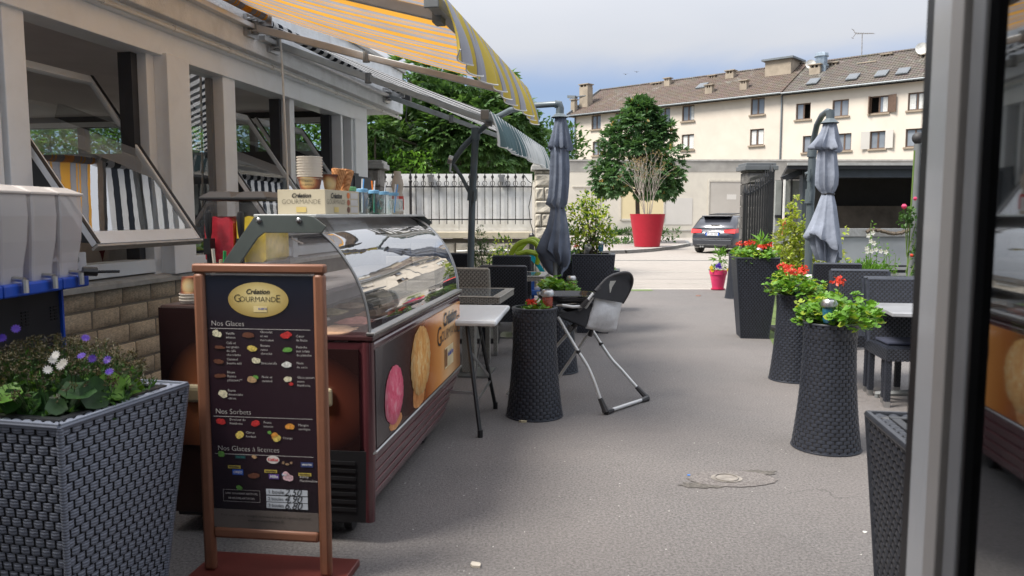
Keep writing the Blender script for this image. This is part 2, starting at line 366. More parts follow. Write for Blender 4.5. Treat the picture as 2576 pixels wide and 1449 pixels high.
M_mortar = mat('mortar', (.17, .15, .12), .95, var=.2, bmp=.6)
M_stone = mat('cut_limestone', (.50, .46, .39), .9, var=.2, scale=10, bmp=1., bs=26, rnd_=.12, dirt=((.3, .26, .2), 6, .5))
M_darkstone = mat('dark_stone', (.10, .095, .09), .8, var=.5, scale=9, bmp=1., bs=26, rnd_=.4)
M_greystone = mat('grey_stone', (.26, .24, .22), .9, var=.35, scale=9, bmp=1., bs=30, rnd_=.3)
M_black = mat('black_metal', (.022, .022, .024), .4, .2, var=.2)
M_iron = mat('wrought_iron', (.035, .033, .034), .5, .3, var=.3)
M_darkblue = mat('dark_paint', (.012, .013, .018), .5, var=.1)
M_alu = mat('aluminium', (.62, .62, .62), .32, .8, var=.06, bmp=.05)
M_steel = mat('steel', (.5, .5, .5), .3, .95, var=.1)
M_grey = mat('grey_plastic', (.16, .17, .175), .45, var=.12)
M_umbpole = mat('umbrella_pole_paint', (.11, .135, .15), .4, .3, var=.12)
M_rattan = mat('black_cane', (.026, .030, .042), .32, var=.3, scale=40, spec=.6)
def fibre(name, c, dens):
    m, t, b, o = newmat(name); cc = N(t, 'ShaderNodeTexCoord'); w = N(t, 'ShaderNodeTexWave', wave_type='BANDS', bands_direction='Z'); w.inputs['Scale'].default_value = dens; w.inputs['Distortion'].default_value = .4; w.inputs['Detail Scale'].default_value = 4
    L(t, cc.outputs['Object'], w.inputs['Vector']); a = mixc(t, ramp(t, w.outputs['Fac'], [(.1, 1), (.5, 0)]), sc(c, 1.15), sc(c, .55)); L(t, a, b.inputs[0]); b.inputs['Roughness'].default_value = .3; bump(t, b, w.outputs['Fac'], .002, .6); return m
M_rattan_near = fibre('charcoal_cane', (.21, .23, .285), 30)
M_core = mat('cane_core', (.008, .008, .010), .8, var=.1)
M_greycane = mat('grey_cane', (.33, .315, .285), .5, var=.25, scale=50)
M_greycore = mat('grey_cane_core', (.13, .12, .11), .8)
M_whitecane = mat('white_cane', (.62, .6, .56), .5, var=.1)
M_soilpot = mat('potting_soil', (.035, .025, .018), .95, var=.5, scale=30, bmp=1.)
M_liner = mat('black_plastic_liner', (.02, .021, .024), .35)
M_umb = mat('slate_umbrella_cloth', (.12, .14, .185), .9, var=.16, scale=7, bmp=1., bs=13, spec=.2)
M_umb2 = mat('pale_slate_cloth', (.235, .26, .32), .9, var=.12, scale=7, bmp=1., bs=13, spec=.2)
M_render = mat('pink_render', (.635, .57, .495), .92, var=.05, scale=.5, bmp=.2, bs=8, dirt=((.50, .44, .37), .35, .5))
M_gwall = mat('patched_grey_wall', (.60, .565, .49), .92, var=.08, scale=.3, bmp=.2, bs=8, dirt=((.36, .33, .30), .3, .5))
M_gwalltop = mat('weathered_concrete_band', (.30, .29, .27), .95, var=.25, scale=.9, bmp=.3, bs=10)
M_yel = mat('yellow_wall_paint', (.62, .53, .33), .9, var=.05, scale=.5)
M_patch = mat('pale_wall_paint', (.54, .52, .49), .9, var=.05, scale=.5)
M_brownwood = mat('brown_window_wood', (.12, .075, .052), .5, var=.2)
M_sillc = mat('cement_sill', (.32, .26, .2), .9, var=.15)
M_chim = mat('cement_chimney', (.33, .28, .22), .95, var=.2, scale=1.5, bmp=.3, bs=8)
M_zinc = mat('zinc_gutter', (.17, .19, .205), .5, .3, var=.15)
M_glassfar = mat('far_window_glass', (.20, .22, .25), .12, var=.25, scale=.7, spec=.9)
M_curtain = mat('white_curtain', (.62, .63, .62), .9, var=.12, scale=8)
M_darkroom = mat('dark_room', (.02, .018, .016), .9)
def tilemat(name, c1, c2, moss):
    m, t, b, o = newmat(name); c = N(t, 'ShaderNodeTexCoord')
    f = ramp(t, noise(t, .8, 8, .7), [(.3, 0), (.7, 1)]); a = mixc(t, f, c1, c2)
    g = ramp(t, noise(t, .5, 9, .75, dist=1), [(.55, 0), (.66, 1)]); a = mixc(t, g, a, moss)
    w = N(t, 'ShaderNodeTexWave', wave_type='BANDS', bands_direction='X'); w.inputs['Scale'].default_value = 1.35; L(t, c.outputs['Object'], w.inputs['Vector'])
    a = mixc(t, ramp(t, w.outputs['Fac'], [(.0, .45), (.5, 0)]), a, sc(c1, .45))
    v = N(t, 'ShaderNodeTexVoronoi'); v.inputs['Scale'].default_value = 2.6; L(t, c.outputs['Object'], v.inputs['Vector'])
    a = mixc(t, .07, a, v.outputs['Color'], 'SOFT_LIGHT')
    L(t, a, b.inputs['Base Color']); b.inputs['Roughness'].default_value = .9; bump(t, b, w.outputs['Fac'], .08, .8); return m
M_tile = tilemat('brown_roof_tile', (.135, .102, .084), (.18, .142, .118), (.25, .235, .21))
M_tile2 = tilemat('grey_brown_roof_tile', (.125, .108, .095), (.17, .148, .13), (.28, .265, .24))
L_dark = leafmat('chestnut_leaf', (.055, .125, .05), (.10, .20, .07), .3, 1.5)
L_mid = leafmat('mid_leaf', (.035, .095, .02), (.08, .18, .035), .35, 3)
L_bright = leafmat('geranium_leaf', (.10, .25, .03), (.20, .38, .06), .35, 14)
L_yellow = leafmat('yellow_green_leaf', (.24, .36, .04), (.50, .55, .07), .4, 6)
L_varieg = leafmat('variegated_leaf', (.16, .24, .05), (.52, .50, .13), .35, 25)
L_olive = leafmat('olive_leaf', (.07, .11, .05), (.14, .18, .09), .3, 10)
L_deep = leafmat('deep_leaf', (.015, .05, .012), (.03, .085, .018), .2, 12)
L_brown = leafmat('faded_bloom', (.05, .035, .025), (.14, .12, .05), .2, 25)
M_bark = mat('bark', (.10, .08, .06), .9, var=.3, scale=12, bmp=.8)
M_twig = mat('pale_twig', (.35, .31, .27), .8, var=.2)
M_stem = leafmat('stem', (.12, .2, .05), (.16, .24, .06), .1)
M_red = leafmat('red_petal', (.62, .035, .02), (.75, .10, .06), .3, 30)
M_purple = leafmat('purple_petal', (.06, .02, .35), (.16, .08, .5), .3)
M_petal = leafmat('white_petal', (.75, .74, .76), (.82, .8, .82), .3)
M_yelpet = leafmat('yellow_petal', (.75, .5, .03), (.8, .6, .05), .3)
M_pinkpet = leafmat('pink_petal', (.7, .05, .16), (.75, .12, .25), .3)

# ------------------------------------------------------------------ the ground
g = MB(); g.add([(-600,-60,-.05),(600,-60,-.05),(600,900,-.05),(-600,900,-.05)], [(0,1,2,3)]); structure(g, 'ground', M_soil)
g = MB(); g.add([(-9,-4,0),(9,-4,0),(12,14.9,0),(-9,14.9,0)], [(0,1,2,3)]); structure(g, 'terrace', M_terrace)
g = MB(); g.add([(-60,14.9,-.012),(70,14.9,-.012),(70,49.5,-.012),(-60,49.5,-.012)], [(0,1,2,3)]); structure(g, 'road', M_road)
seam = mat('pale_road_seam', (.5, .47, .42), .8, var=.2); seamd = mat('dark_gutter', (.12, .12, .12), .8)
for nm, yy, w, m in (('seam', 15.05, .10, seam), ('seam', 16.3, .05, seam), ('seam', 19.6, .07, seam), ('gutter', 24.6, .22, seamd), ('seam', 24.85, .1, seam), ('seam', 17.4, .03, seamd)):
    g = MB(); g.add([(-30,yy-w/2,-.008),(30,yy-w/2,-.008),(30,yy+w/2,-.008),(-30,yy+w/2,-.008)], [(0,1,2,3)]); structure(g, 'road_' + nm, m)
kpts = [(-30, 28.5), (1.8, 28.5), (3.0, 28.5), (4.2, 29.0), (5.4, 30.4), (6.6, 32.4), (8.2, 36), (9.0, 40), (9.2, 49.4)]
g = MB(); n = len(kpts)
g.add([(x, y, .12) for x, y in kpts] + [(-30, 49.4, .12)], [tuple(range(n + 1))]); structure(g, 'pavement', M_pave)
g = MB()
for i in range(n - 1):
    a = Vector((*kpts[i], 0)); b = Vector((*kpts[i+1], 0)); d = (b - a).normalized(); s_ = Vector((d.y, -d.x, 0)) * .16
    g.add([a + Vector((0,0,-.05)), b + Vector((0,0,-.05)), b + Vector((0,0,.125)), a + Vector((0,0,.125)), a + s_ + Vector((0,0,-.05)), b + s_ + Vector((0,0,-.05)), b + s_ + Vector((0,0,.122)), a + s_ + Vector((0,0,.122))],
          [(3,2,6,7),(4,5,6,7)][:2] + [(4,7,6,5)])
structure(g, 'kerb', M_kerb)
# green verge behind the right-hand tables
g = MB(); g.add([(2.9,8.4,.004),(6.5,8.4,.004),(7.5,14.5,.004),(4.4,14.5,.004)], [(0,1,2,3)]); structure(g, 'grass_verge', mat('verge_green', (.09, .13, .035), .9, var=.5, scale=8, bmp=1.))
g = MB(); g.add([(1.2,14.55,.004),(2.7,14.55,.004),(2.7,14.85,.004),(1.2,14.85,.004)], [(0,1,2,3)]); structure(g, 'moss_strip', mat('moss', (.12, .17, .06), .95, var=.4, scale=9))
# manhole patch
mc = gz(1832, 1205)
t = thing('manhole_cover', 'round sunken cover ringed by cracked asphalt in the near foreground', 'manhole cover', (mc.x, mc.y, 0))
g = MB(); disc(g, (.02,0,.004), (1,0,0), (0,1,0), .24, .13, 60, .05); g.build('asphalt_patch', ground_mat('patch_asphalt', (.165, .152, .146), (.20, .17, .16), 150), t)
g = MB(); disc(g, (-.17,-.10,.0035), (1,0,0), (0,1,0), .12, .045, 30, .25); disc(g, (.20,.10,.0035), (1,0,0), (0,1,0), .10, .04, 30, .25); o = g.build('crumbled_edge', mat('crumbled_asphalt', (.11,.10,.09), .95, var=.4, scale=40, bmp=1.), t); o['kind'] = 'stuff'
g = MB(); disc(g, (-.01,.0,.007), (1,0,0), (0,1,0), .085, .07, 24, .03); g.build('cover_plate', mat('sandy_cover', (.22,.20,.18), .9, var=.3, scale=20), t)
g = MB(); g.tube([(-.01+.062*math.cos(a*PI/12), .058*math.sin(a*PI/12), .010) for a in range(24)], .0035, 5, closed=True); g.build('ring', M_greystone, t)
def rubble(nm, lab, cat, px, py, s, m, n=6):
    p = gz(px, py); g = MB(); q = [(s*math.cos(2*PI*k/n)*U(.6,1.2), s*math.sin(2*PI*k/n)*U(.4,.9)) for k in range(n)]
    g.prism(q, 2, 0.001, s*.35); o = g.build(nm, m); o.location = (p.x, p.y, 0); tag(o, lab, cat)
rubble('paper_scrap', 'small blue paper scrap on the asphalt left of the round cover', 'litter', 1732, 1196, .012, mat('blue_paper', (.05,.2,.6), .6))
rubble('paper_scrap', 'crumpled pale scrap on the asphalt at the bottom edge', 'litter', 1197, 1424, .03, mat('beige_paper', (.5,.45,.38), .8))
rubble('dry_leaf', 'curled beige leaf lying against the foot of the left vase planter', 'leaf', 1318, 1062, .035, mat('dry_leaf', (.42,.36,.24), .8))
rubble('cigarette_stub', 'tiny white stub on the asphalt beside the right bottom planter', 'litter', 2176, 1340, .012, M_white)
rubble('dry_leaf', 'small brown leaf on the asphalt near the pink flower pot', 'leaf', 1757, 745, .05, mat('pink_leaf', (.35,.2,.16), .8))
# flecks of grit
g = MB()
for _ in range(420):
    x = U(-.6, 3.); y = U(2.4, 11); s = U(.002, .006); a = U(0, PI)
    g.add([(x+s*math.cos(a+k*PI/2)*U(.5,1.2), y+s*math.sin(a+k*PI/2)*U(.5,1.2), .0035) for k in range(4)], [(0,1,2,3)])
o = g.build('grit', M_patch); o['kind'] = 'stuff'; tag(o, 'pale flecks of grit scattered over the asphalt terrace', 'grit')

# ------------------------------------------------------------------ apartment building
FA = Vector((6.4, 80.)); fdir = Vector((.742, -.67)); FROT = -42.08
fdir.normalize(); fn = Vector((-fdir.y, fdir.x))     # into the building
def fac(px, py, dy=0.):
    P = FA + fn * dy; h = plane_hit(px, py, P, fn)
    q = Vector((h.x, h.y)) - FA; return q.dot(fdir), h.z
apt = thing('apartment_building', 'long three storey pale pink apartment block with brown tiled roof across the street', 'building', (FA.x, FA.y, 0), FROT)
xj = fac(1971, 227)[0]; xe = xj + 34
EZ = fac(1887, 240)[1]
wins = []   # x0,x1,z0,z1,style
for (a, b, c, d, st) in ((1488,1510,291,326,0),(1547,1568,285,320,0),(1657,1686,273,315,0),(1716,1747,264,304,2),(1889,1924,247,288,0),(1491,1513,358,393,0),(1715,1746,338,376,3),(1887,1922,325,366,3),
                   (2003,2040,262,302,4),(2095,2136,252,294,0),(2189,2236,243,288,5),(2285,2332,234,277,3),(2020,2058,344,384,4),(2105,2129,336,381,0),(2189,2226,331,375,6),(2279,2328,324,369,0)):
    x0, zt = fac(a, c); x1, _ = fac(b, c); _, zb = fac(a, d); wins.append((x0, x1, zb, zt, st))
# square up rows
def row(lo, hi, ks, z0, z1):
    for i in range(len(wins)):
        w = wins[i]
        if lo <= i < hi: wins[i] = (w[0], w[1], z0, z1, w[4])
def avg(i, j, k): return sum(w[k] for w in wins[i:j]) / (j - i)
for (i, j) in ((0, 5), (5, 8), (8, 12), (12, 16)):
    z0, z1 = avg(i, j, 2), avg(i, j, 3)
    for k in range(i, j): wins[k] = (wins[k][0], wins[k][0] + max(1.15, wins[k][1]-wins[k][0]), z0, z1, wins[k][4])
xl = wins[11][0]
for k in range(1, 5):
    for r_ in (8, 12): wins.append((xl + 3.4*k, xl + 3.4*k + 1.35, wins[r_][2], wins[r_][3], 0 if k % 2 else 3))
h1 = [w for w in wins if w[0] < xj]; h2 = [w for w in wins if w[0] >= xj]
g = MB(); g.holes(0, xj, 0, EZ, h1, 0, .22); g.add([(0,0,0),(0,10.5,0),(0,10.5,EZ),(0,5.2,EZ+2.95),(0,0,EZ)], [(0,1,2,3,4)]); g.build('wall', M_render, apt, False)
g = MB(); g.holes(xj, xe, 0, EZ, h2, -.02, .22); g.add([(xe,0,0),(xe,10.5,0),(xe,10.5,EZ),(xe,0,EZ)], [(0,1,2,3)]); g.build('wall', mat('pink_render_clean', (.655,.595,.52), .92, var=.04, scale=.5, dirt=((.52,.44,.36), .3, .3)), apt, False)
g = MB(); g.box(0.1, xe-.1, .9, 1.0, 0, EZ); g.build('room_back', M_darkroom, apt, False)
g = MB(); g.box(xj-.12, xj-.02, -.16, -.03, 5.2, EZ-.2); g.box(.1,.2,-.14,-.02,3,EZ-.2); g.build('downpipe', M_zinc, apt, False)
for (x0, x1, z0, z1, st) in wins:
    f = MB(); y = .14
    for q in ((x0, x0+.09, z0, z1), (x1-.09, x1, z0, z1), (x0+.09, x1-.09, z0, z0+.08), (x0+.09, x1-.09, z1-.09, z1), ((x0+x1)/2-.06, (x0+x1)/2+.06, z0+.08, z1-.09)): f.box(q[0], q[1], y, y+.09, q[2], q[3])
    fo = f.build('window', M_brownwood, apt, False)
    f = MB(); f.box(x0+.09, x1-.09, y+.04, y+.06, z0+.08, z1-.09)
    if st not in (4, 5): f.build('pane', M_glassfar, fo, False)
    else:
        f = MB(); f.box((x0+x1)/2 + (.06 if st == 5 else -.6), (x0+x1)/2 + (.6 if st == 5 else -.06), y+.04, y+.06, z0+.08, z1-.09); f.build('pane', M_glassfar, fo, False)
    if st in (2, 3, 5):
        f = MB(); a = (x0+x1)/2
        for (u, v) in ((x0+.1, a-.12), (a+.1, x1-.1)) if st == 3 else ((a+.25, x1-.1),):
            m_ = 8
            f.add([(u+(v-u)*k/m_, y+.02+.015*math.sin(k*2.2), zz) for zz in (z0+.1, z1-.12) for k in range(m_+1)], [(k,k+1,m_+2+k,m_+1+k) for k in range(m_)])
        f.build('curtain', M_curtain, fo, False)
    f = MB(); f.box(x0-.12, x1+.12, -.14, .13, z0-.13, z0-.004); f.build('sill', M_sillc, fo, False)
    if st == 5 or st == 6:
        f = MB(); mm = M_brownwood if st == 5 else M_patch
        for sx, xx in ((-1, x0), (1, x1)):
            if st == 5 and sx < 0: f.box(xx-.02, xx+.06, -.34, -.03, z0, z1); continue
            f.obox((xx + sx*.3, -.13, (z0+z1)/2), (.62, .05, z1-z0), Matrix.Rotation(R(-15*sx), 3, 'Z'))
        f.build('shutter', mm, fo, False)
g = MB()
NR = 17; prof = []
def roof(x0, x1, m, z, over=.55, x0b=None):
    g = MB(); rise = 2.95; dep = 5.2
    x0b = x0 if x0b is None else x0b
    for k in range(NR):
        a = k / NR; b = (k+1) / NR
        ya, yb = -over + (dep+over)*a, -over + (dep+over)*b; sl = rise/dep
        za, zb = z + ya*sl + .07, z + yb*sl
        xa, xb = x0 + (x0b-x0)*a, x0 + (x0b-x0)*b
        g.add([(xa,ya,za),(x1,ya,za),(x1,yb,zb),(xb,yb,zb),(xa,ya,za-.07),(x1,ya,za-.07)], [(0,1,2,3),(4,5,1,0)])
    g.add([(x0,dep,z+rise),(x1,dep,z+rise),(x1,2*dep+over,z-.3),(x0,2*dep+over,z-.3)], [(0,1,2,3)])
    g.add([(x0,-over,z-over*.567-.14),(x1,-over,z-over*.567-.14),(x1,0,z-.14+0),(x0,0,z-.14)], [(0,1,2,3)])
    return g
rf1 = roof(-.45, xj-.02, M_tile, EZ+.12).build('roof', M_tile, apt, False)
rf2 = roof(xj+.04, xe+.5, M_tile2, EZ+.05).build('roof', M_tile2, apt, False)
g = MB(); g.tube([(-.45,-.6,EZ-.16),(xj,-.6,EZ-.16)], .085, 8); g.tube([(xj+.05,-.64,EZ-.22),(xe+.5,-.64,EZ-.22)], .085, 8); g.build('gutter', M_zinc, apt)
g = MB()
for k in range(70): xx = -.3 + k*.6; g.box(xx, xx+.09, -.5, 0, EZ-.15, EZ-.05)
g.build('rafter_end', M_brownwood, apt, False, kind='stuff')
# ridge cap, end verge
g = MB(); g.beam((-.5,-.6,EZ-.02),(-.5,5.2,EZ+3.16),.12,.22); g.build('verge_board', M_zinc, apt, False)
g = MB(); g.tube([(-.5,5.2,EZ+3.13),(xj,5.2,EZ+3.13)], .1, 6); g.tube([(xj+.1,5.2,EZ+3.05),(xe,5.2,EZ+3.05)], .12, 6); g.build('ridge', M_tile2, apt)
def chimney(px, pyb, pyt, w, dp=.5, yy=2.6, m=M_chim, cap=True, slots=True):
    x, zb = fac(px, pyb, yy); _, zt = fac(px, pyt, yy)
    zroof = EZ + yy*.567
    g = MB(); g.box(x-w/2, x+w/2, yy-dp/2, yy+dp/2, zroof-.5, zt-.32)
    if cap:
        k = w/2-.1
        for sx in (-1, 1): g.box(x+sx*k-.07, x+sx*k+.07, yy-dp/2, yy+dp/2, zt-.32, zt-.08)
        g.box(x-.05, x+.05, yy-dp/2, yy+dp/2, zt-.32, zt-.08)
    ch = g.build('chimney', m, rf1 if x < xj else rf2, False)
    g = MB(); g.box(x-w/2-.1, x+w/2+.1, yy-dp/2-.1, yy+dp/2+.1, zt-.08, zt); g.build('chimney_cap', M_chim, apt, False)
for a in ((1474,262,212,1.05,.9,1.6),(1444,278,250,.5,.5,.5),(1608,258,238,.95,.5,1.2),(1652,222,208,1.0,.5,5.0),(1680,222,196,.62,.5,4.4),(1793,208,189,.7,.5,4.9),(1838,203,177,.8,.6,4.2),(1864,200,186,.7,.4,5.1),
          (1785,240,213,.7,.5,1.3),(1872,228,202,.66,.5,1.3),(2183,175,157,1.3,.6,4.0),(2232,160,136,.75,.7,4.9),(2210,162,148,.8,.6,5.0),(2252,160,147,.8,.6,5.0),(2330,165,136,.9,.7,3.6),(2052,180,162,.9,.6,3.0),(2095,175,157,.8,.5,4.4)):
    chimney(*a)
# stair tower with flat cap at the junction
x0, _ = fac(1935, 220, 4.2); x1, _ = fac(2008, 220, 4.2); zt = fac(1960, 150, 3.2)[1]
g = MB(); g.box(x0, x1-.3, 3.2, 5.6, EZ+1.2, zt); tw = g.build('stair_tower', M_chim, apt, False)
g = MB(); g.box(x0-.25, x1-.05, 2.95, 5.85, zt, zt+.16); g.build('tower_cap', M_zinc, tw, False)
# metal ventilator
x, z0 = fac(2066, 168, 3.6); z1 = fac(2066, 131, 3.6)[1]
g = MB(); g.box(x-.55, x+.55, 3.1, 4.1, z0-1.2, z0); g.lathe([(.62,0),(.62,.12),(.5,.16),(.5,.8),(.62,.84),(.55,1.1),(.2,(z1-z0))], 8, (x,3.6,z0)); g.build('ventilator', mat('galvanised', (.3,.36,.42), .4, .7, var=.25, scale=3), apt, True, 30)
# skylights
for (pa, pb, ya, yb) in ((1757,1775,213,223),(2012,2058,214,227),(2112,2160,203,213),(2186,2236,190,203),(2240,2300,178,190)):
    yc = .6 + (EZ*0) ; best = None
    for q in range(60):
        yy = q*.09; zz = EZ+.12+yy*.567; h = fac((pa+pb)/2, (ya+yb)/2, yy)
        if best is None or abs(h[1]-zz) < best[0]: best = (abs(h[1]-zz), yy, h[0], zz)
    _, yy, x, zz = best; yy = min(max(yy, .9), 4.4); zz = EZ+.12+yy*.567
    g = MB(); g.obox((x, yy, zz+.1), (.85, 1.15, .1), Matrix.Rotation(math.atan(.567), 3, 'X')); so = g.build('skylight', M_zinc, apt, False)
    g = MB(); g.obox((x, yy, zz+.16), (.66, .95, .02), Matrix.Rotation(math.atan(.567), 3, 'X')); g.build('pane', mat('skylight_glass', (.09,.10,.11), .05, spec=1.), so, False)
# aerial, dishes, pods
def fpt(px, py, yy):
    x, z = fac(px, py, yy); return Vector((x, yy, z))
a = fpt(2168,158,5.2); b = fpt(2169,83,5.2)
ae = MB(); ae.tube([a - Vector((0,0,1.)), b], .035, 5)
k1 = fpt(2153,84,5.2); k2 = fpt(2198,84,5.2); ae.tube([k1, k2], .025, 5)
for q in range(11):
    p = k1.lerp(k2, q/10); ae.tube([p+Vector((0,-.25-.02*(10-q),0)), p+Vector((0,.25+.02*(10-q),0))], .014, 4)
for s_ in (-1, 1): ae.tube([k1, k1+Vector((-.25,0,.35*s_))], .02, 4); ae.tube([k1+Vector((-.25,-.3,.35*s_)), k1+Vector((-.25,.3,.35*s_))], .02, 4)
ae.build('aerial', M_greystone, apt)
for (px, py, r_) in ((2039,163,.42),(2320,124,.52)):
    c_ = fpt(px, py, 3.4); g = MB(); g.X = Matrix.Translation(c_) @ Euler((R(72), 0, R(25))).to_matrix().to_4x4()
    g.lathe([(0.01,-.16*r_),(r_*.5,-.11*r_),(r_,.12)], 20, caps=False); g.X = None; g.tube([c_+Vector((0,.1,-.1)), c_+Vector((0,.1,-1.4))], .04, 5); g.build('satellite_dish', mat('dish_white', (.6,.6,.58), .6), apt)
g = MB()
for px in (2110, 2148, 2208, 2262, 2290, 2306):
    c_ = fpt(px, 164 if px < 2200 else 148, 5.1); g.lathe([(.14,-.6),(.14,0),(.2,.05),(.1,.25)], 8, c_)
g.build('vent_cowl', M_patch, apt)
# floodlight at left gable and second lamp
c_ = fpt(1440,244,1.); g = MB(); g.obox(c_, (1.0,.5,.28), Euler((0,R(8),0)).to_matrix()); g.beam(c_+Vector((.4,0,0)), c_+Vector((1.7,.2,0)), .08, .08); g.build('floodlight', M_zinc, apt, False)
# tall street lamp behind, at the left gable
p0 = at(1438, 540, 88); p1 = at(1438, 318, 88); sl = thing('street_lamp', 'slim grey street lamp with twin flat heads behind the left gable', 'street lamp', (p0.x, 88, 0))
g = MB(); g.tube([(0,0,0),(0,0,p1.z)], [.12,.07], 6); g.build('pole', M_zinc, sl); 
for s_ in (-1, 1):
    g = MB(); g.obox((s_*.45,0,p1.z), (.8,.3,.14)); g.build('lamp_head', M_zinc, sl, False)

# ------------------------------------------------------------------ grey garden wall in front of the flats
WY = 49.5
gw = thing('garden_wall', 'long patched grey and yellow rendered wall in front of the apartment block', 'wall', (0, WY, 0))
zt = at(1600, 402, WY).z; xa, xb = at(1330, 500, WY).x, 42
g = MB(); g.box(xa-25, xb, 0, .35, -.05, zt-.75); g.build('wall_face', M_gwall, gw, False)
g = MB(); g.box(xa-25, xb, -.02, .37, zt-.75, zt-.08); g.build('top_band', M_gwalltop, gw, False)
g = MB(); g.box(xa-25, xb, -.06, .42, zt-.08, zt+.02); g.build('coping', M_kerb, gw, False)
def wbox(a, b, c, d, m, nm, pr=.012):
    p = at(a, d, WY); q = at(b, c, WY); g = MB(); g.box(p.x, q.x, -pr, .0, max(p.z, -.04), q.z); g.build(nm, m, gw, False)
wbox(1580, 1683, 468, 508, M_yel, 'yellow_patch', .014); wbox(1562, 1672, 470, 550, M_yel, 'yellow_panel', .02)
wbox(1672, 1742, 498, 565, M_patch, 'pale_patch', .022)
M_mould = mat('wall_moulding', (.52, .49, .43), .9, var=.1)
for q in ((1779,1785,452,580),(1785,1875,452,457),(1559,1563,470,553),(1563,1668,550,555),(1668,1673,455,553),(1440,1510,468,471),(1505,1509,471,585),(1340,1400,470,473)): wbox(*q, M_mould, 'moulding', .06)
wbox(1785,1875,458,580, mat('grey_wall_panel', (.44,.415,.38), .92, var=.08, scale=.4, dirt=((.3,.27,.24), .6, .4)), 'recessed_panel', .025)
wbox(1828,1852,489,502, M_patch, 'pale_patch', .03); wbox(1330,1900,578,581, M_kerb, 'plinth_line', .05)
wbox(1900,2600,405,575, M_gwalltop, 'rear_face', .03)
# weeds along the wall foot
g = MB()
for (px, n_) in ((1430,30),(1442,20),(1548,40),(1570,25),(1650,30),(1665,20),(1620,20),(1700,12),(1585,12)):
    p = at(px, 590, WY-.3); bush(g, n_*2, ellip((p.x, WY-.35, .25), (.35, .2, .3), .2), .3, .12)
for (px, py, n_) in ((1525,612,60),(1560,614,40),(1590,612,30),(1470,612,30),(1668,610,20)):
    p = gz(px, py, .12); bush(g, n_*2, ellip((p.x, p.y, .2), (.7, .35, .15), .1), .25, .09)
o = g.build('weeds', L_mid, None, False); o['kind'] = 'stuff'; tag(o, 'low green weeds along the foot of the grey wall and on the pavement', 'weeds')
# ------------------------------------------------------------------ trees
def palm_leaf(mb, p, d, size, k=5):
    d = d.normalized(); n = (rv() * .6 + Vector((0,0,1))).normalized(); s = d.cross(n)
    if s.length < .1: s = d.orthogonal()
    s.normalize()
    for i in range(k):
        a = R(-70 + 140 * i / (k - 1)); dd = (d * math.cos(a) + s * math.sin(a)) + Vector((0,0,-.25))
        leaf(mb, p, dd, n, size * (1 - .35 * abs(i - (k-1)/2) / ((k-1)/2)), size * .42, .12)
def tree(name, label, base, trunk_h, clumps, n, size, m, trunk_r=.09, limbs=8, group=None, fruit=0):
    # clumps: list of (centre, radius) relative to the base
    t = thing(name, label, 'tree', base, 0, group)
    g = MB(); top = Vector((U(-.1,.1), U(-.1,.1), trunk_h))
    ztop = max(c[0][2] + c[1] * .5 for c in clumps)
    g.tube([(0,0,-.05), (.02,0,trunk_h*.4), top, (top.x*.5, top.y, trunk_h*.5 + ztop*.5), (0, 0, ztop)], [trunk_r*1.25, trunk_r, trunk_r*.85, trunk_r*.5, trunk_r*.15], 9)
    g.build('trunk', M_bark, t)
    g = MB()
    for c, r_ in clumps[:limbs*2]:
        c = Vector(c); z0 = U(trunk_h*.95, max(trunk_h, c.z*.85)); s_ = Vector((0, 0, min(z0, c.z - .1)))
        mid = s_.lerp(c, .5) + Vector((0,0,.12)); g.tube([s_, mid, c, c + (c - s_)*.15], [trunk_r*.4, trunk_r*.26, trunk_r*.12, trunk_r*.05], 5)
    g.build('limb', M_bark, t)
    g = MB(); tot = sum(r_**2 for _, r_ in clumps)
    for c, r_ in clumps:
        for _ in range(int(n * r_**2 / tot)):
            d = rv(); k = U(.35, 1) ** .5; p = Vector(c) + d * r_ * k
            out = (Vector(c) - Vector((0,0,trunk_h))).normalized() * .4 + d + Vector((0,0,-.15))
            palm_leaf(g, p, out, size * U(.7, 1.25))
    o = g.build('crown', m, t, False)
    if fruit:
        g = MB()
        for _ in range(fruit):
            c, r_ = random.choice(clumps); p = Vector(c) + rv() * r_ * .95
            for _ in range(4): leaf(g, p + rv()*.06, rv(), rv(), .13, .09)
        g.build('seed_clusters', leafmat('seed_cluster', (.30,.20,.05), (.42,.30,.09), .3), t, False, kind='stuff')
    return t
# round-headed chestnut behind the red pot (on the pavement)
def crown_clumps(prof, zc0, n, rr, seed):
    random.seed(seed); out = []
    for _ in range(n):
        k = random.random(); z = prof[0][0] + (prof[-1][0] - prof[0][0]) * k
        for i in range(len(prof)-1):
            if prof[i][0] <= z <= prof[i+1][0]: f = (z - prof[i][0])/(prof[i+1][0]-prof[i][0]); w = prof[i][1]*(1-f)+prof[i+1][1]*f
        a = U(0, 2*PI); q = U(.2, 1)**.5 * w * U(.86, 1.04)
        out.append(((q*math.cos(a), q*math.sin(a)*.85, z), rr*U(.6, 1.25)))
    return out
TY = 37.0; tb = at(1604, 560, TY); z_ = lambda py: at(1600, py, TY).z
k = TY/FPX
cl = crown_clumps([(z_(486), 106*k), (z_(450), 122*k), (z_(395), 112*k), (z_(340), 88*k), (z_(300), 58*k), (z_(272), 26*k), (z_(258), 8*k)], 0, 190, .34, 3)
cl += [((-88*k,0,z_(462)),.45),((85*k,0,z_(478)),.4),((100*k,0,z_(450)),.35),((-108*k,0,z_(425)),.4)]
tree('chestnut_tree', 'dense round-headed green chestnut on a slim trunk behind the big red pot', (tb.x, TY, 0), z_(470), cl, 3900, .28, L_dark, .11, 10, fruit=110)
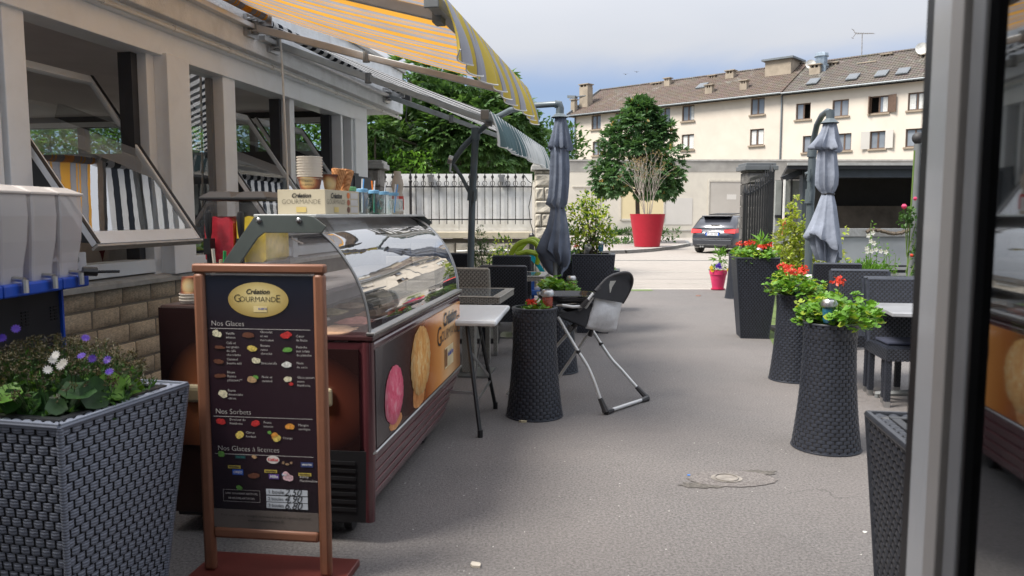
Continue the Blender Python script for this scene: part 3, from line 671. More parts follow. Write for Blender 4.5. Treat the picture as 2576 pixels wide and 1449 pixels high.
# large chestnut behind the white fence
BY = 18.5; tb = at(1150, 560, BY); k = BY/FPX; zb = lambda py: at(1150, py, BY).z
random.seed(5); cl = []
for (px, py, r_) in ((960,330,.45),(985,270,.5),(1000,380,.5),(1040,230,.5),(1050,310,.6),(1060,400,.4),(1090,250,.5),(1120,340,.6),(1135,280,.5),(1150,400,.45),(1180,310,.55),(1190,370,.5),(1220,260,.45),(1230,340,.6),(1240,400,.5),
                     (1270,300,.5),(1275,370,.5),(1280,240,.3),(1268,200,.22),(1255,220,.3),(1310,290,.4),(1315,350,.5),(1330,400,.4),(1340,330,.28),(1105,200,.45),(1170,225,.4),(945,385,.35),(980,420,.3),(1030,430,.25),(1300,420,.25)):
    for _ in range(2):
        p = at(px + U(-12,12), py + U(-12,12), BY); cl.append(((p.x - tb.x, U(-1.1,1.1), p.z), r_*U(.85,1.15)))
tree('chestnut_tree', 'wide dark green chestnut tree spreading above the white fence', (tb.x, BY, 0), zb(430), cl, 5200, .22, leafmat('chestnut_leaf_near', (.07,.15,.055), (.14,.25,.08), .38, 2.2), .13, 12)
# pale background trees
def lump(name, label, pts, Y, n, l, m, trunk=True):
    b = at(pts[0][0], 560, Y); t = thing(name, label, 'tree', (b.x, Y, 0)); g = MB()
    for (px, py, r_) in pts:
        p = at(px, py, Y); bush(g, n, ellip((p.x - b.x, U(-1,1), p.z), (r_, r_, r_), .3), l, l*.55)
    g.build('crown', m, t, False); g = MB(); g.tube([(0,0,-.05),(0,0,at(0,pts[0][1],Y).z)], [.3,.1], 7); g.build('trunk', M_bark, t)
lump('far_tree', 'loose pale green tree seen between the umbrella and the left gable', [(1425,360,1.6),(1432,390,1.8),(1418,400,1.8),(1400,370,1.8),(1372,350,2),(1368,390,2)], 62, 160, .55, L_mid)
lump('far_tree', 'light green tree behind the white fence left of the stone pier', [(940,350,1.5),(955,310,1.3),(975,395,1.4),(1010,410,1.2)], 30, 200, .4, L_dark)

# ------------------------------------------------------------------ white fence with iron railings
FY = 14.4
def X_(px): return at(px, 540, FY).x
def Z_(py): return at(1200, py, FY).z
xl, xr = X_(905), X_(1339)
lw = thing('low_stone_wall', 'low rough stone wall with pale coping under the railings', 'wall', (0, FY, 0))
g = MB(); g.box(xl, xr, -.12, .16, 0, Z_(601)); g.build('core', M_mortar, lw, False)
g = MB(); g.box(xl, xr, -.20, .2, Z_(599), Z_(583)); g.build('coping', mat('cream_coping', (.56,.5,.38), .85, var=.12, dirt=((.3,.26,.18), 3, .5), bmp=.3), lw, False, bev=.01)
random.seed(12)
zz = 0.
for hr in (.24, .22, .24, .24):
    x = xl + U(-.2, 0)
    if zz + hr > Z_(601): hr = Z_(601) - zz
    if hr < .05: break
    while x < xr:
        w = U(.35, .75); x1 = min(x + w, xr); xx = max(x, xl)
        if x1 - xx > .05:
            g = MB(); d1, d2 = U(.01,.04), U(.01,.04)
            g.add([(xx+.01,-.12,zz+.01),(x1-.01,-.12,zz+.01),(x1-.01,-.12,zz+hr-.01),(xx+.01,-.12,zz+hr-.01),(xx+.03,-.13-d1,zz+.03),(x1-.03,-.13-d2,zz+.03),(x1-.03,-.13-d1,zz+hr-.03),(xx+.03,-.13-d2,zz+hr-.03)], [(4,5,6,7),(0,1,5,4),(1,2,6,5),(2,3,7,6),(3,0,4,7)])
            g.build('stone', M_stone, lw, False)
        x += w
    zz += hr
fe = thing('railing_fence', 'white sheet fence behind black wrought iron railings with spear finials', 'fence', (0, FY, 0))
zb_, zt_ = Z_(578), Z_(437)
x = xl
while x < xr:
    x1 = min(x+1.85, xr); g = MB(); g.box(x+.004, x1-.004, .04, .06, zb_, zt_); g.build('sheet_panel', mat('fence_white', (.88,.88,.87), .6, var=.04, dirt=((.45,.4,.33), 4, .35)) if x == xl else bpy.data.materials['fence_white'], fe, False); x = x1
g = MB(); g.box(xl, xr, .035, .065, zb_-.04, zb_); g.build('base_rail', M_white, fe, False)
for py in (470, 552):
    g = MB(); g.box(xl, xr, -.03, .0, Z_(py)-.012, Z_(py)+.012); g.build('rail', M_iron, fe, False)
pk = MB(); L0, L1 = Z_(564), Z_(455)
pk.box(-.007, .007, -.022, -.008, L0, L1)
sp_ = [( .0,.16),(.016,.10),(.030,.075),(.012,.05),(.012,.03)]
pk.prism([(-.006,L1),(.006,L1),(.012,L1+.04),(.03,L1+.07),(.012,L1+.10),(0,L1+.16),(-.012,L1+.10),(-.03,L1+.07),(-.012,L1+.04)], 1, -.024, -.006)
for s_ in (-1, 1):
    pk.tube([(s_*(.012+.028*math.sin(a)), -.015, L1-.05+.045*math.cos(a)) for a in [q*PI/6 for q in range(7)]], .006, 5)
pkm = pk.mesh('picket', M_iron, True)
x = xl + .06; i = 0
while x < xr - .04:
    if abs(x - X_(1036)) > .06: inst(pkm, 'picket', fe, (x, 0, 0))
    x += .1425
g = MB(); xx = X_(1034); g.box(xx-.022, xx+.022, -.05, -.006, Z_(600), L1-.03); g.lathe([(.03,L1-.03),(.035,L1),(.02,L1+.02),(.03,L1+.06),(.0,L1+.2)], 8, (xx,-.028,0)); g.build('post', M_iron, fe)
for px in (1085, 1262):     # floodlight fixings on the rail
    p = X_(px); g = MB(); g.obox((p,-.02,Z_(450)), (.09,.09,.12)); g.obox((p,-.05,Z_(443)), (.13,.05,.05)); g.build('rail_bracket', M_steel, fe, False)
# cable on the fence
g = MB(); pts = [(1318,440),(1328,455),(1338,462),(1336,490),(1330,520),(1334,560),(1340,578),(1338,600)]
g.tube([(X_(a), -.06, Z_(b)) for a, b in pts], .008, 5); o = g.build('cable', M_black); o.location = (0, FY, 0); tag(o, 'thin black cable drooping down the right end of the white fence', 'cable')
g = MB(); g.tube([(X_(1150), -.24, Z_(631)), (X_(1276), -.24, Z_(629))], .022, 8); g.tube([(X_(1276),-.24,Z_(629)),(X_(1310),-.24,Z_(627))], .012, 6); o = g.build('water_pipe', M_white); o.location = (0, FY, 0); tag(o, 'white plastic pipe along the low stone wall behind the slide', 'pipe')
g = MB(); g.box(X_(1331), X_(1343), -.28, -.18, 0, Z_(598)); g.lathe([(.06,0),(.05,.06),(.02,.1)], 8, (X_(1337), -.23, Z_(598))); o = g.build('socket_post', M_black, None, False); o.location = (0, FY, 0); tag(o, 'short black socket post at the foot of the left stone pillar', 'post')
# stone pillars
def pillar(name, label, px0, px1, pyt, Y, m, capm, ch=.245, split=True, dep=.42):
    a = at(px0, 540, Y).x; b = at(px1, 540, Y).x; zt = at(px0, pyt, Y).z
    t = thing(name, label, 'pillar', ((a+b)/2, Y, 0)); w = b - a
    g = MB(); g.box(-w/2+.02, w/2-.02, .02, dep-.02, 0, zt-.1); g.build('core', M_mortar, t, False)
    g = MB(); g.box(-w/2-.07, w/2+.07, -.07, dep+.07, zt-.1, zt-.02); g.box(-w/2-.04, w/2+.04, -.04, dep+.04, zt-.02, zt+.03); g.build('cap', capm, t, False, bev=.008)
    z = 0; i = 0
    while z < zt - .12:
        h = min(ch, zt - .1 - z); cut = U(.35, .65) if split else 1
        segs = [(-w/2, -w/2 + w*cut - .006), (-w/2 + w*cut + .006, w/2)] if split and i % 2 else [(-w/2, w/2)]
        for (u, v) in segs:
            g = MB(); q = .02; d = [U(.0, .03) for _ in range(9)]
            # quarry-faced front: 3x3 relief
            xs = [u, u+.03, (u+v)/2, v-.03, v]; zs = [z+.006, z+.035, z+h/2, z+h-.035, z+h-.006]
            vs = []
            for jj in range(5):
                for ii in range(5):
                    e = 0 if ii in (0,4) or jj in (0,4) else U(.012, .045)
                    vs.append((xs[ii], .0 - e, zs[jj]))
            g.add(vs, [(jj*5+ii, jj*5+ii+1, jj*5+ii+6, jj*5+ii+5) for jj in range(4) for ii in range(4)])
            g.add([(u,0,zs[0]),(u,dep,zs[0]),(u,dep,zs[4]),(u,0,zs[4]),(v,0,zs[0]),(v,dep,zs[0]),(v,dep,zs[4]),(v,0,zs[4])], [(0,3,2,1),(4,5,6,7),(3,7,6,2),(0,1,5,4),(1,2,6,5)])
            g.build('stone', m, t, False)
        z += h; i += 1
    return t
pillar('stone_pillar', 'pale quarry-faced stone pillar at the right end of the white fence', 1346, 1388, 414, FY-.05, M_stone, M_kerb)
pillar('gate_pillar', 'dark stone gate pillar with flat grey cap behind the open iron gate', 1878, 1942, 414, 13.8, M_darkstone, mat('slate_cap', (.12,.13,.14), .6), .2)
# ------------------------------------------------------------------ open iron gate leaf
gt = thing('iron_gate', 'open black wrought iron gate leaf with rising spear tops beside the dark pillar', 'gate', (0, 0, 0))
A = at(1870, 600, 12.0); B = at(1937, 600, 13.75); NP = 12
for i in range(NP):
    f = i / (NP - 1); p = A.lerp(B, f); pyt = 470 - 58 * f**1.3 + (6 if i % 2 else 0)
    zt = at(1870 + 67*f, pyt, p.y).z; g = MB()
    r_ = .022 if i == 0 else (.035 if i == NP-1 else .014)
    g.beam((p.x, p.y, .08), (p.x, p.y, zt-.08), r_*2, r_*2); g.lathe([(r_*1.6,zt-.1),(.0,zt+.05)], 4, (p.x,p.y,0)); g.build('bar', M_black, gt, False)
for za in (.15, .95): 
    g = MB(); g.beam((A.x, A.y, za), (B.x, B.y, za), .03, .04); g.build('rail', M_black, gt, False)
g = MB()
for i in range(12):
    f = i/12; f2 = (i+1)/12; p, q = A.lerp(B, f), A.lerp(B, f2)
    g.beam((p.x,p.y,at(1870,490-40*f**1.3,p.y).z), (q.x,q.y,at(1870,490-40*f2**1.3,q.y).z), .025, .035)
g.build('top_rail', M_black, gt, False)
# ------------------------------------------------------------------ open shed behind
SY = 16.5
sh = thing('open_shed', 'dark open-fronted timber shed with flat roof right of the gate pillar', 'shed', (0, SY, 0))
def sx(px): return at(px, 540, SY).x
def sz(py): return at(2100, py, SY).z
g = MB(); g.prism([(sx(1955),-.5),(sx(2900),-.5),(sx(2900),4.6),(sx(1955)*1.29,4.6)], 2, sz(428), sz(419)); g.build('roof', M_darkblue, sh, False)
g = MB(); g.box(sx(1955), sx(2900), -.55, -.5, sz(420), sz(414)); g.build('roof_edge', mat('pale_flashing', (.4,.4,.39), .5, .3), sh, False)
g = MB(); g.box(sx(2010), sx(2900), -.35, -.15, sz(448), sz(428)); g.build('beam', mat('blue_black_beam', (.035,.045,.06), .6, var=.2), sh, False)
for px in (2008,):
    g = MB(); g.box(sx(px), sx(px+16), -.2, .0, 0, sz(428)); g.build('post', mat('dark_grey_post', (.04,.05,.06), .6, var=.15) , sh, False)
g = MB(); g.beam((sx(1960), -.1, sz(452)), (sx(2012), -.1, sz(430)), .09, .12); g.build('brace', M_darkblue, sh, False)
for k_ in range(9):
    g = MB(); u = sx(1948)*1.27 + k_ * 1.35; g.box(u, u + 1.34, 4.4, 4.5, 0, sz(430)); g.build('back_panel', mat('grey_back_panel', (.14,.15,.15), .7, var=.25, scale=.8) if k_ == 0 else bpy.data.materials['grey_back_panel'], sh, False)
g = MB(); g.box(sx(1948)*1.075, sx(2015)*1.07, 1.2, 1.26, .4, sz(448)); g.build('side_panel', mat('pale_side_panel', (.30,.32,.31), .7, var=.2, scale=1.2, dirt=((.1,.1,.09), 3, .5)), sh, False)
for px in (1966, 1988):
    g = MB(); g.box(sx(px)*1.07, sx(px+3)*1.07, 1.16, 1.2, sz(575), sz(445)); g.build('strut', M_black, sh, False)
g = MB(); g.box(sx(1950)*1.07, sx(2015)*1.07, 1.15, 1.19, sz(548), sz(541)); g.build('cross_rail', M_black, sh, False)
g = MB(); g.box(sx(2080)*1.1, sx(2900), 1.6, 1.7, sz(582), sz(516)); g.build('brown_board', mat('brown_fibre_board', (.14,.115,.09), .9, var=.35, scale=3), sh, False)
g = MB(); g.box(sx(2080)*1.1, sx(2900), 1.75, 1.8, sz(516), sz(440)); g.build('dark_board', M_darkroom, sh, False)  # near-black sheet standing in for the unlit inside of the shed
g = MB(); g.box(sx(1945), sx(1949), -.6, -.56, sz(595), sz(455)); g.build('white_marker', M_white, sh, False)
g = MB(); g.box(sx(1943), sx(1950), -.66, -.6, sz(588), sz(550)); g.build('red_marker', mat('red_reflector', (.6,.05,.03), .4), sh, False)
# grey metal side of a parked trailer in front of the shed
tr = thing('flatbed_trailer', 'plain grey metal trailer side standing in the shed behind the white flowers', 'trailer', (0, SY-.9, 0))
g = MB(); g.box(at(2110,0,SY-.9).x, at(2900,0,SY-.9).x, 0, .9, at(0,668,SY-.9).z, at(0,596,SY-.9).z); g.build('side_panel', mat('trailer_grey', (.27,.29,.31), .45, .2, var=.08, scale=2), tr, False, bev=.01)
g = MB(); g.box(at(2100,0,SY-.9).x, at(2900,0,SY-.9).x, -.04, .95, at(0,595,SY-.9).z, at(0,576,SY-.9).z); g.build('top_rail', mat('trailer_rail', (.3,.31,.32), .5, .3, var=.2, dirt=((.08,.07,.06), 6, .6)), tr, False)
for py in (675, 690, 702):
    g = MB(); g.box(at(2110,0,SY-.9).x, at(2900,0,SY-.9).x, -.02, .04, at(0,py,SY-.9).z-.03, at(0,py,SY-.9).z+.03); g.build('slat', M_steel, tr, False)
for px in (2250, 2600):
    g = MB(); g.tube([(at(px,0,SY).x,0.05,.3),(at(px,0,SY).x,.25,.3)], .3, 16); g.build('wheel', M_black, tr)
g = MB()
for i in range(9):
    f = i/9; g.tube([at(2180+110*f, 584-4*math.sin(f*7), SY-1.05), at(2190+110*f, 582-6*math.sin(f*7+1), SY-1.05)], .04, 5)
o = g.build('dead_branch', M_bark); tag(o, 'dark dry branch lying along the top of the grey trailer side', 'branch')
# ------------------------------------------------------------------ big red pot
rp = gz(1633, 622, .12)
RP = thing('planter_pot', 'huge glossy red tapered pot on the pavement across the street', 'pot', (rp.x, rp.y + .5, .12))
g = MB(); H_ = 1.36; g.lathe([(.50,0),(.52,.02),(.72,H_-.03),(.73,H_),(.68,H_),(.66,H_-.1),(.0,H_-.1)], 40); g.build('pot_body', mat('red_gloss', (.40,.018,.035), .5, var=.05, spec=.3), RP)
g = MB(); g.lathe([(.65,0),(.4,.05),(.0,.06)], 20, (0,0,H_-.1)); g.build('soil', M_soilpot, RP)
tw_ = thing('bare_shrub', 'thin pale bare-stemmed shrub growing in the huge red pot', 'shrub', (rp.x, rp.y + .5, .12 + H_ - .06))
random.seed(31); g = MB(); lf = MB()
def twig(p, d, l, r_, dep):
    q = p + d * l; m_ = p.lerp(q, .5) + rv() * l * .06; g.tube([p, m_, q], [r_, r_*.8, r_*.6], 4, caps=False)
    if dep == 0:
        for _ in range(3): leaf(lf, q + rv()*.08, rv(), rv(), .09, .04)
        return
    for _ in range(2 if dep < 3 else 3): twig(q, (d + rv() * .38).normalized(), l * U(.6, .85), r_ * .62, dep - 1)
for k_ in range(9):
    a = U(0, 2*PI); twig(Vector((.12*math.cos(a), .12*math.sin(a), 0)), Vector((.32*math.cos(a)*U(.3,1.3), .3*math.sin(a), 1)).normalized(), U(.7, 1.0), .018, 3)
g.build('stem', M_twig, tw_); lf.build('leaves', leafmat('dry_small_leaf', (.18,.14,.07), (.3,.22,.1), .3), tw_, False)
# two distant birds
for (px, py, lb) in ((1602,181,'tiny dark bird flying in the sky, right of the pair'), (1574,187,'tiny dark bird flying in the sky, left of the pair')):
    p = at(px, py, 60); g = MB(); g.add([(-.25,0,.08),(0,-.05,0),(.25,0,.08),(0,.12,0),(0,.25,.02)], [(0,1,3),(1,2,3),(3,4,1)]); g.lathe([(0,-.04),(.05,0),(0,.05)], 6); o = g.build('bird', M_black, None, False); o.location = p; tag(o, lb, 'bird', 'birds in the sky')

# ------------------------------------------------------------------ parked car (hatchback seen from behind)
def build_car(loc, rz):
    t = thing('parked_car', 'dark charcoal hatchback parked beyond the kerb, its rear towards us', 'car', loc, rz)
    paint = mat('charcoal_car_paint', (.035,.038,.05), .28, .4, var=.05, coat=1.)
    dk = mat('car_glass', (.22,.26,.27), .04, var=.3, scale=2, spec=1., coat=.5); trim = mat('car_black_trim', (.012,.012,.013), .5)
    # lower body: sections along y (0 = rear bumper, 4.25 = nose); z profile half widths
    secs = [(0.0,.62,.30,.72),(.05,.80,.24,.80),(.18,.86,.20,.93),(.8,.885,.18,.96),(1.6,.885,.17,.93),(2.8,.88,.17,.90),(3.6,.86,.18,.80),(4.05,.80,.22,.68),(4.22,.62,.28,.56)]
    def ring(y, w, zb, zt):
        h = zt - zb
        return [(-w*.86,y,zb),(-w*.97,y,zb+.12*h),(-w,y,zb+.45*h),(-w*.985,y,zb+.72*h),(-w*.94,y,zb+.93*h),(-w*.86,y,zt),(w*.86,y,zt),(w*.94,y,zb+.93*h),(w*.985,y,zb+.72*h),(w,y,zb+.45*h),(w*.97,y,zb+.12*h),(w*.86,y,zb)]
    g = MB(); vs = [];
    for s_ in secs: vs += ring(*s_)
    n_ = 12; fs = [(i*n_+k, i*n_+(k+1)%n_, (i+1)*n_+(k+1)%n_, (i+1)*n_+k) for i in range(len(secs)-1) for k in range(n_)]
    fs += [tuple(range(n_-1,-1,-1)), tuple((len(secs)-1)*n_+k for k in range(n_))]; g.add(vs, fs)
    # cabin shell (roof + pillars) as loft
    cs = [(.16,.80,.93,.95),(.28,.77,.93,1.12),(.52,.68,.93,1.38),(.8,.62,.93,1.425),(1.5,.61,.93,1.44),(2.2,.62,.93,1.40),(2.9,.72,.88,1.05),(3.05,.74,.86,.93)]
    vs = []; 
    for (y, w, zb, zt) in cs:
        wb = .84; vs += [(-wb,y,zb),(-(w+wb)/2-.03,y,(zb+zt)/2),(-w-.02,y,zt-.06),(-w+.06,y,zt),(w-.06,y,zt),(w+.02,y,zt-.06),((w+wb)/2+.03,y,(zb+zt)/2),(wb,y,zb)]
    n_ = 8; g.add(vs, [(i*n_+k, i*n_+k+1, (i+1)*n_+k+1, (i+1)*n_+k) for i in range(len(cs)-1) for k in range(n_-1)] + [tuple(range(n_-1,-1,-1))])
    g.build('body', paint, t, True, 40)
    # rear window, proud of the tailgate slope
    g = MB(); g.add([(-.62,.235,1.04),(.62,.235,1.04),(.53,.505,1.33),(-.53,.505,1.33)], [(0,1,2,3)])
    g.X = None; g.build('rear_window', dk, t, False)
    g = MB(); g.box(-.56,.56,.33,.62,1.385,1.43); g.build('spoiler', paint, t, False, bev=.015)
    g = MB(); g.obox((.02,.215,1.07),(.34,.03,.03)); g.build('wiper', trim, t, False)
    for s_ in (-1, 1):
        g = MB(); X0 = [(.45,.99),(.75,1.31),(1.35,1.335),(1.35,.98)]; X1 = [(1.4,.98),(1.4,1.335),(2.1,1.31),(2.65,.99)]
        for P in (X0, X1):
            q = [(s_*(.845 - (z-.93)*.36 + .012), y, z) for y, z in P]; g.add(q, [(0,1,2,3)] if s_ < 0 else [(3,2,1,0)])
        g.build('side_window', dk, t, False)
        g = MB(); g.obox((s_*.93, 2.55, 1.0), (.2,.1,.13)); g.build('wing_mirror', paint, t, False, bev=.02)
        g = MB(); g.add([(s_*.84,.10,.93),(s_*.43,.055,.90),(s_*.43,.03,.78),(s_*.84,.04,.76),(s_*.885,.34,.80),(s_*.875,.34,.95)], [(0,1,2,3),(0,3,4,5)] if s_ > 0 else [(3,2,1,0),(5,4,3,0)])
        for i_ in range(len(g.v)): v = g.v[i_]; g.v[i_] = (v[0]*1.012, v[1]-.02, v[2])
        g.build('tail_light', mat('tail_light_red', (.62,.03,.03), .15, coat=1.), t, False)
        for y in (.82, 3.4):
            w_ = MB(); w_.X = Matrix.Translation((s_*.80, y, .31)) @ Matrix.Rotation(R(90), 4, 'Y'); w_.lathe([(.2,-.11),(.30,-.11),(.315,-.08),(.315,.08),(.30,.11),(.2,.11)], 24); wh = w_.build('wheel', trim, t)
            w_ = MB(); w_.X = Matrix.Translation((s_*.885, y, .31)) @ Matrix.Rotation(R(90), 4, 'Y'); w_.lathe([(0,.02),(.07,.03),(.19,.0),(.2,.02)], 20, caps=False); w_.build('rim', M_steel, wh)
    g = MB(); g.obox((0,-.012,.42),(1.5,.06,.2)); g.build('bumper_trim', paint, t, False, bev=.02)
    g = MB(); g.obox((0,-.02,.29),(1.2,.1,.1)); g.build('diffuser', trim, t, False, bev=.02)
    g = MB(); g.obox((0,-.035,.565),(1.56,.015,.012)); g.build('bumper_line', M_steel, t, False)
    g = MB(); g.tube([(-.42,-.09,.26),(-.42,.05,.26)], .035, 10); g.tube([(-.33,-.09,.26),(-.33,.05,.26)], .035, 10); g.build('exhaust', M_steel, t)
    g = MB(); g.obox((-.0,.02,.74),(.58,.03,.17)); g.build('plate_recess', trim, t, False, bev=.02)
    pl = MB(); pl.box(-.26,.26,-.008,.002,.68,.79); plo = pl.build('number_plate', mat('plate_white', (.75,.77,.8), .4), t, False)
    g = MB(); g.box(-.26,-.215,-.012,-.009,.68,.79); g.box(.215,.26,-.012,-.009,.68,.79); g.build('blue_band', mat('plate_blue', (.03,.12,.5), .4), plo, False)
    g = MB(); put_text(g, 'EP-106-WK', (0,-.012,.735), (1,0,0), (0,0,1), .1, width=.40); g.build('lettering', M_black, plo, False)
    g = MB()
    for k_ in range(4):
        cx = -.09 + .06*k_; g.tube([(cx + .038*math.cos(a*PI/8), -.005, .90 + .038*math.sin(a*PI/8)) for a in range(16)], .008, 5, closed=True)
    g.build('badge', M_steel, t)
    g = MB(); g.X = Matrix.Translation((0,1.25,1.47)) @ Matrix.Rotation(R(3), 4, 'X'); g.box(-.45,.45,-.4,.45,0,.03); g.build('open_sunroof', trim, t, False)
    return t
cp = gz(1787, 637, -.012)
build_car((cp.x - .02, cp.y - .3, -.01), -35)
# ------------------------------------------------------------------ veranda building on the left (frame A: X outward, Y along, origin on the sill edge)
AO = (-3.06, 5.36, 0.); AR = -9.7
va = thing('veranda_building', 'cream framed cafe veranda with tilted open windows along the left side', 'building', AO, AR)
CZ = 2.76; ZS = .93
# bricks
random.seed(4)
bk = MB(); bk.add([(0,0,0),(0,1,0),(0,1,1),(0,0,1),(.02,.03,.08),(.024,.97,.06),(.018,.965,.93),(.026,.035,.95)], [(7,6,5,4),(4,5,1,0),(5,6,2,1),(6,7,3,2),(7,4,0,3)])
bks = []
for q in range(4):
    b2 = MB(); nn = 4; vs = []
    for j in range(nn+1):
        for i in range(nn+1):
            e = 0 if i in (0,nn) or j in (0,nn) else .013 + U(-.004,.004)
            u = [0,.025,.5,.975,1][i]; w = [0,.06,.5,.94,1][j]; vs.append((e, u + (U(-.01,.01) if 0<i<nn else 0), w + (U(-.03,.03) if 0<j<nn else 0)))
    b2.add(vs, [(j*5+i, j*5+i+1, j*5+i+6, j*5+i+5) for j in range(nn) for i in range(nn)]); bks.append(b2.mesh('brick', M_brick, True, 60))
g = MB(); g.box(-.30, -.085, -4.5, 5.5, 0, ZS); g.build('base_wall', M_mortar, va, False)
z = 0; row_ = 0
while z < ZS - .05:
    h = .15; y = -1.9 + (row_ % 2) * .17 + U(-.03,.03)
    while y < 2.3:
        w = U(.29, .38); inst(random.choice(bks), 'brick', va, (-.086, y, z + .006), (0,0,0), (1, w - .022, min(h, ZS - z) - .018)); y += w
    z += h; row_ += 1
g = MB(); g.prism([(-.32,ZS+.05),(-.02,ZS+.02),(0,ZS+.0),(0,ZS-.035),(-.012,ZS-.035),(-.012,ZS-.01),(-.32,ZS+.0)], 1, -4.5, 5.45)
g.build('sill', M_sill, va, False)
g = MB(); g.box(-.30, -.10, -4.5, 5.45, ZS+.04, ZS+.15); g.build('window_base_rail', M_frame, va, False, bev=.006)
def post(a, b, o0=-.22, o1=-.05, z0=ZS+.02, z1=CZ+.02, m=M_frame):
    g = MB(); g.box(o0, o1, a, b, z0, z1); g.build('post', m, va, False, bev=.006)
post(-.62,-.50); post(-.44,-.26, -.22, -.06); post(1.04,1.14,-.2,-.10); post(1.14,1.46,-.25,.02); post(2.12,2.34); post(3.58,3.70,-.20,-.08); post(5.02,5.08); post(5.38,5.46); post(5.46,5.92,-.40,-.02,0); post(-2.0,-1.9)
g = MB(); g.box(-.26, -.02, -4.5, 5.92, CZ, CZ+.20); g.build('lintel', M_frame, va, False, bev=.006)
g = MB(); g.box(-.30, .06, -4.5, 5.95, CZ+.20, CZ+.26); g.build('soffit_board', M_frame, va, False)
g = MB(); g.box(-7.5, .16, -6, 7.05, CZ+.26, 3.66); g.build('fascia', M_rough, va, False, bev=.01)
g = MB(); g.box(-7.55, .20, -6, 7.09, 3.66, 3.71); g.build('roof_edge', M_kerb, va, False)
g = MB(); g.tube([(.07,-5,CZ+.22),(.07,7.0,CZ+.22),(.07,7.05,CZ+.25)], .020, 8); 
for q in range(12): yy = -2.2 + q*.85; g.tube([(.07,yy-.03,CZ+.22),(.07,yy+.03,CZ+.22)], .027, 8)
g.build('conduit', M_white, va)
# interior shell
g = MB(); g.box(-7.3, -.25, -5, 5.9, 2.93, 3.01); g.build('ceiling', mat('ceiling_board', (.68,.66,.67), .9, var=.12, scale=1.), va, False)
g = MB(); g.box(-7.3, -.3, -5, 5.9, -.02, .01); g.build('floor_slab', mat('tiled_floor', (.26,.2,.17), .5), va, False)
M_room = mat('dim_wall_paint', (.35,.31,.29), .9, var=.2)
ew = [(-1.10,-.60,2.37,2.76),(-1.70,-1.22,2.37,2.76),(-2.42,-1.78,2.37,2.76),(-3.50,-2.5,2.37,2.76),(-4.47,-3.60,2.37,2.76),(-5.60,-4.6,2.37,2.76),(-6.8,-5.72,2.37,2.76)]
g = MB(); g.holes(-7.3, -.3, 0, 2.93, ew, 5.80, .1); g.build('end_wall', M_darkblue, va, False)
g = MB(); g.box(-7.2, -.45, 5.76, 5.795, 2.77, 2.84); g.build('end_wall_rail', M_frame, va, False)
g = MB(); g.holes(-5, 5.8, 0, 2.93, [(-4.6+2.1*q, -2.75+2.1*q, .9, 2.7) for q in range(5)], -7.3, .1, axis=0); g.build('back_wall', M_room, va, False)  # unseen wall; its openings are added to let daylight into the room
g = MB(); g.box(-7.3, -.3, -5.05, -5, 0, 2.93); g.build('end_wall', M_room, va, False)
for (a,b,c,d) in ew:
    g = MB(); g.box(a,b,5.85,5.856,c,d); g.build('end_window_pane', glass('rear_glass', (.92,.97,.95), .02), va, False)
M_winglass = glass('veranda_glass', (.92,.95,.96), .20, 0, .0004)
M_winglass2 = glass('tilted_glass', (.88,.91,.92), .30, 0, .0003)
M_darkframe = mat('dark_window_side', (.03,.032,.04), .5)
for (a, b) in ((1.46,2.12),(5.08,5.38),(-.50,-.44),(-1.9,-.62)):
    g = MB(); g.box(-.15,-.145,a+.02,b-.02,1.12,CZ); g.build('fixed_pane', M_winglass, va, False)
g = MB(); g.box(-.24,-.155,2.07,2.118,1.08,CZ-.02); g.build('inner_mullion', M_darkframe, va, False)
for (a, b) in ((.96,1.035),(3.52,3.575),(4.93,5.015)):
    g = MB(); g.box(-.30,-.18,a,b,1.08,CZ-.002); g.build('inner_mullion', M_darkframe, va, False)
def sash(y0, y1, z0=1.10, z1=2.72, tilt=35):
    W_ = y1 - y0; H_ = z1 - z0
    s = bpy.data.objects.new('window_sash', None)
    fw, ft = .055, .045
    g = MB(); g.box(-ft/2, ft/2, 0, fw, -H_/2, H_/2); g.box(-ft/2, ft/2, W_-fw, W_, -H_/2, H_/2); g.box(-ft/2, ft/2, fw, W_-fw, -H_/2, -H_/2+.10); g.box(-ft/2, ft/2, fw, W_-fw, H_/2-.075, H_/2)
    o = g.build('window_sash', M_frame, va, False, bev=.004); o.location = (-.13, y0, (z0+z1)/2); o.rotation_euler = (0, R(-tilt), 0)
    g = MB(); g.box(-.004, .004, fw, W_-fw, -H_/2+.10, H_/2-.075); g.build('pane', M_winglass2, o, False)
    for u_ in (0, W_-.03):
        g = MB(); g.box(.024, .030, u_, u_+.03, -H_/2, H_/2); g.build('gasket', M_black, o, False)
    g = MB(); g.box(-ft/2-.01, ft/2, 0, W_, -H_/2-.022, -H_/2-.006); g.build('drip_rail', M_sill, o, False)
sash(-.22, 1.02); sash(2.36, 3.55); sash(3.72, 4.98)
g = MB(); g.box(-.16,-.10,-1.86,-.66,1.12,1.18); g.box(-.16,-.10,-.72,-.66,1.12,CZ); g.build('window_frame', M_frame, va, False)
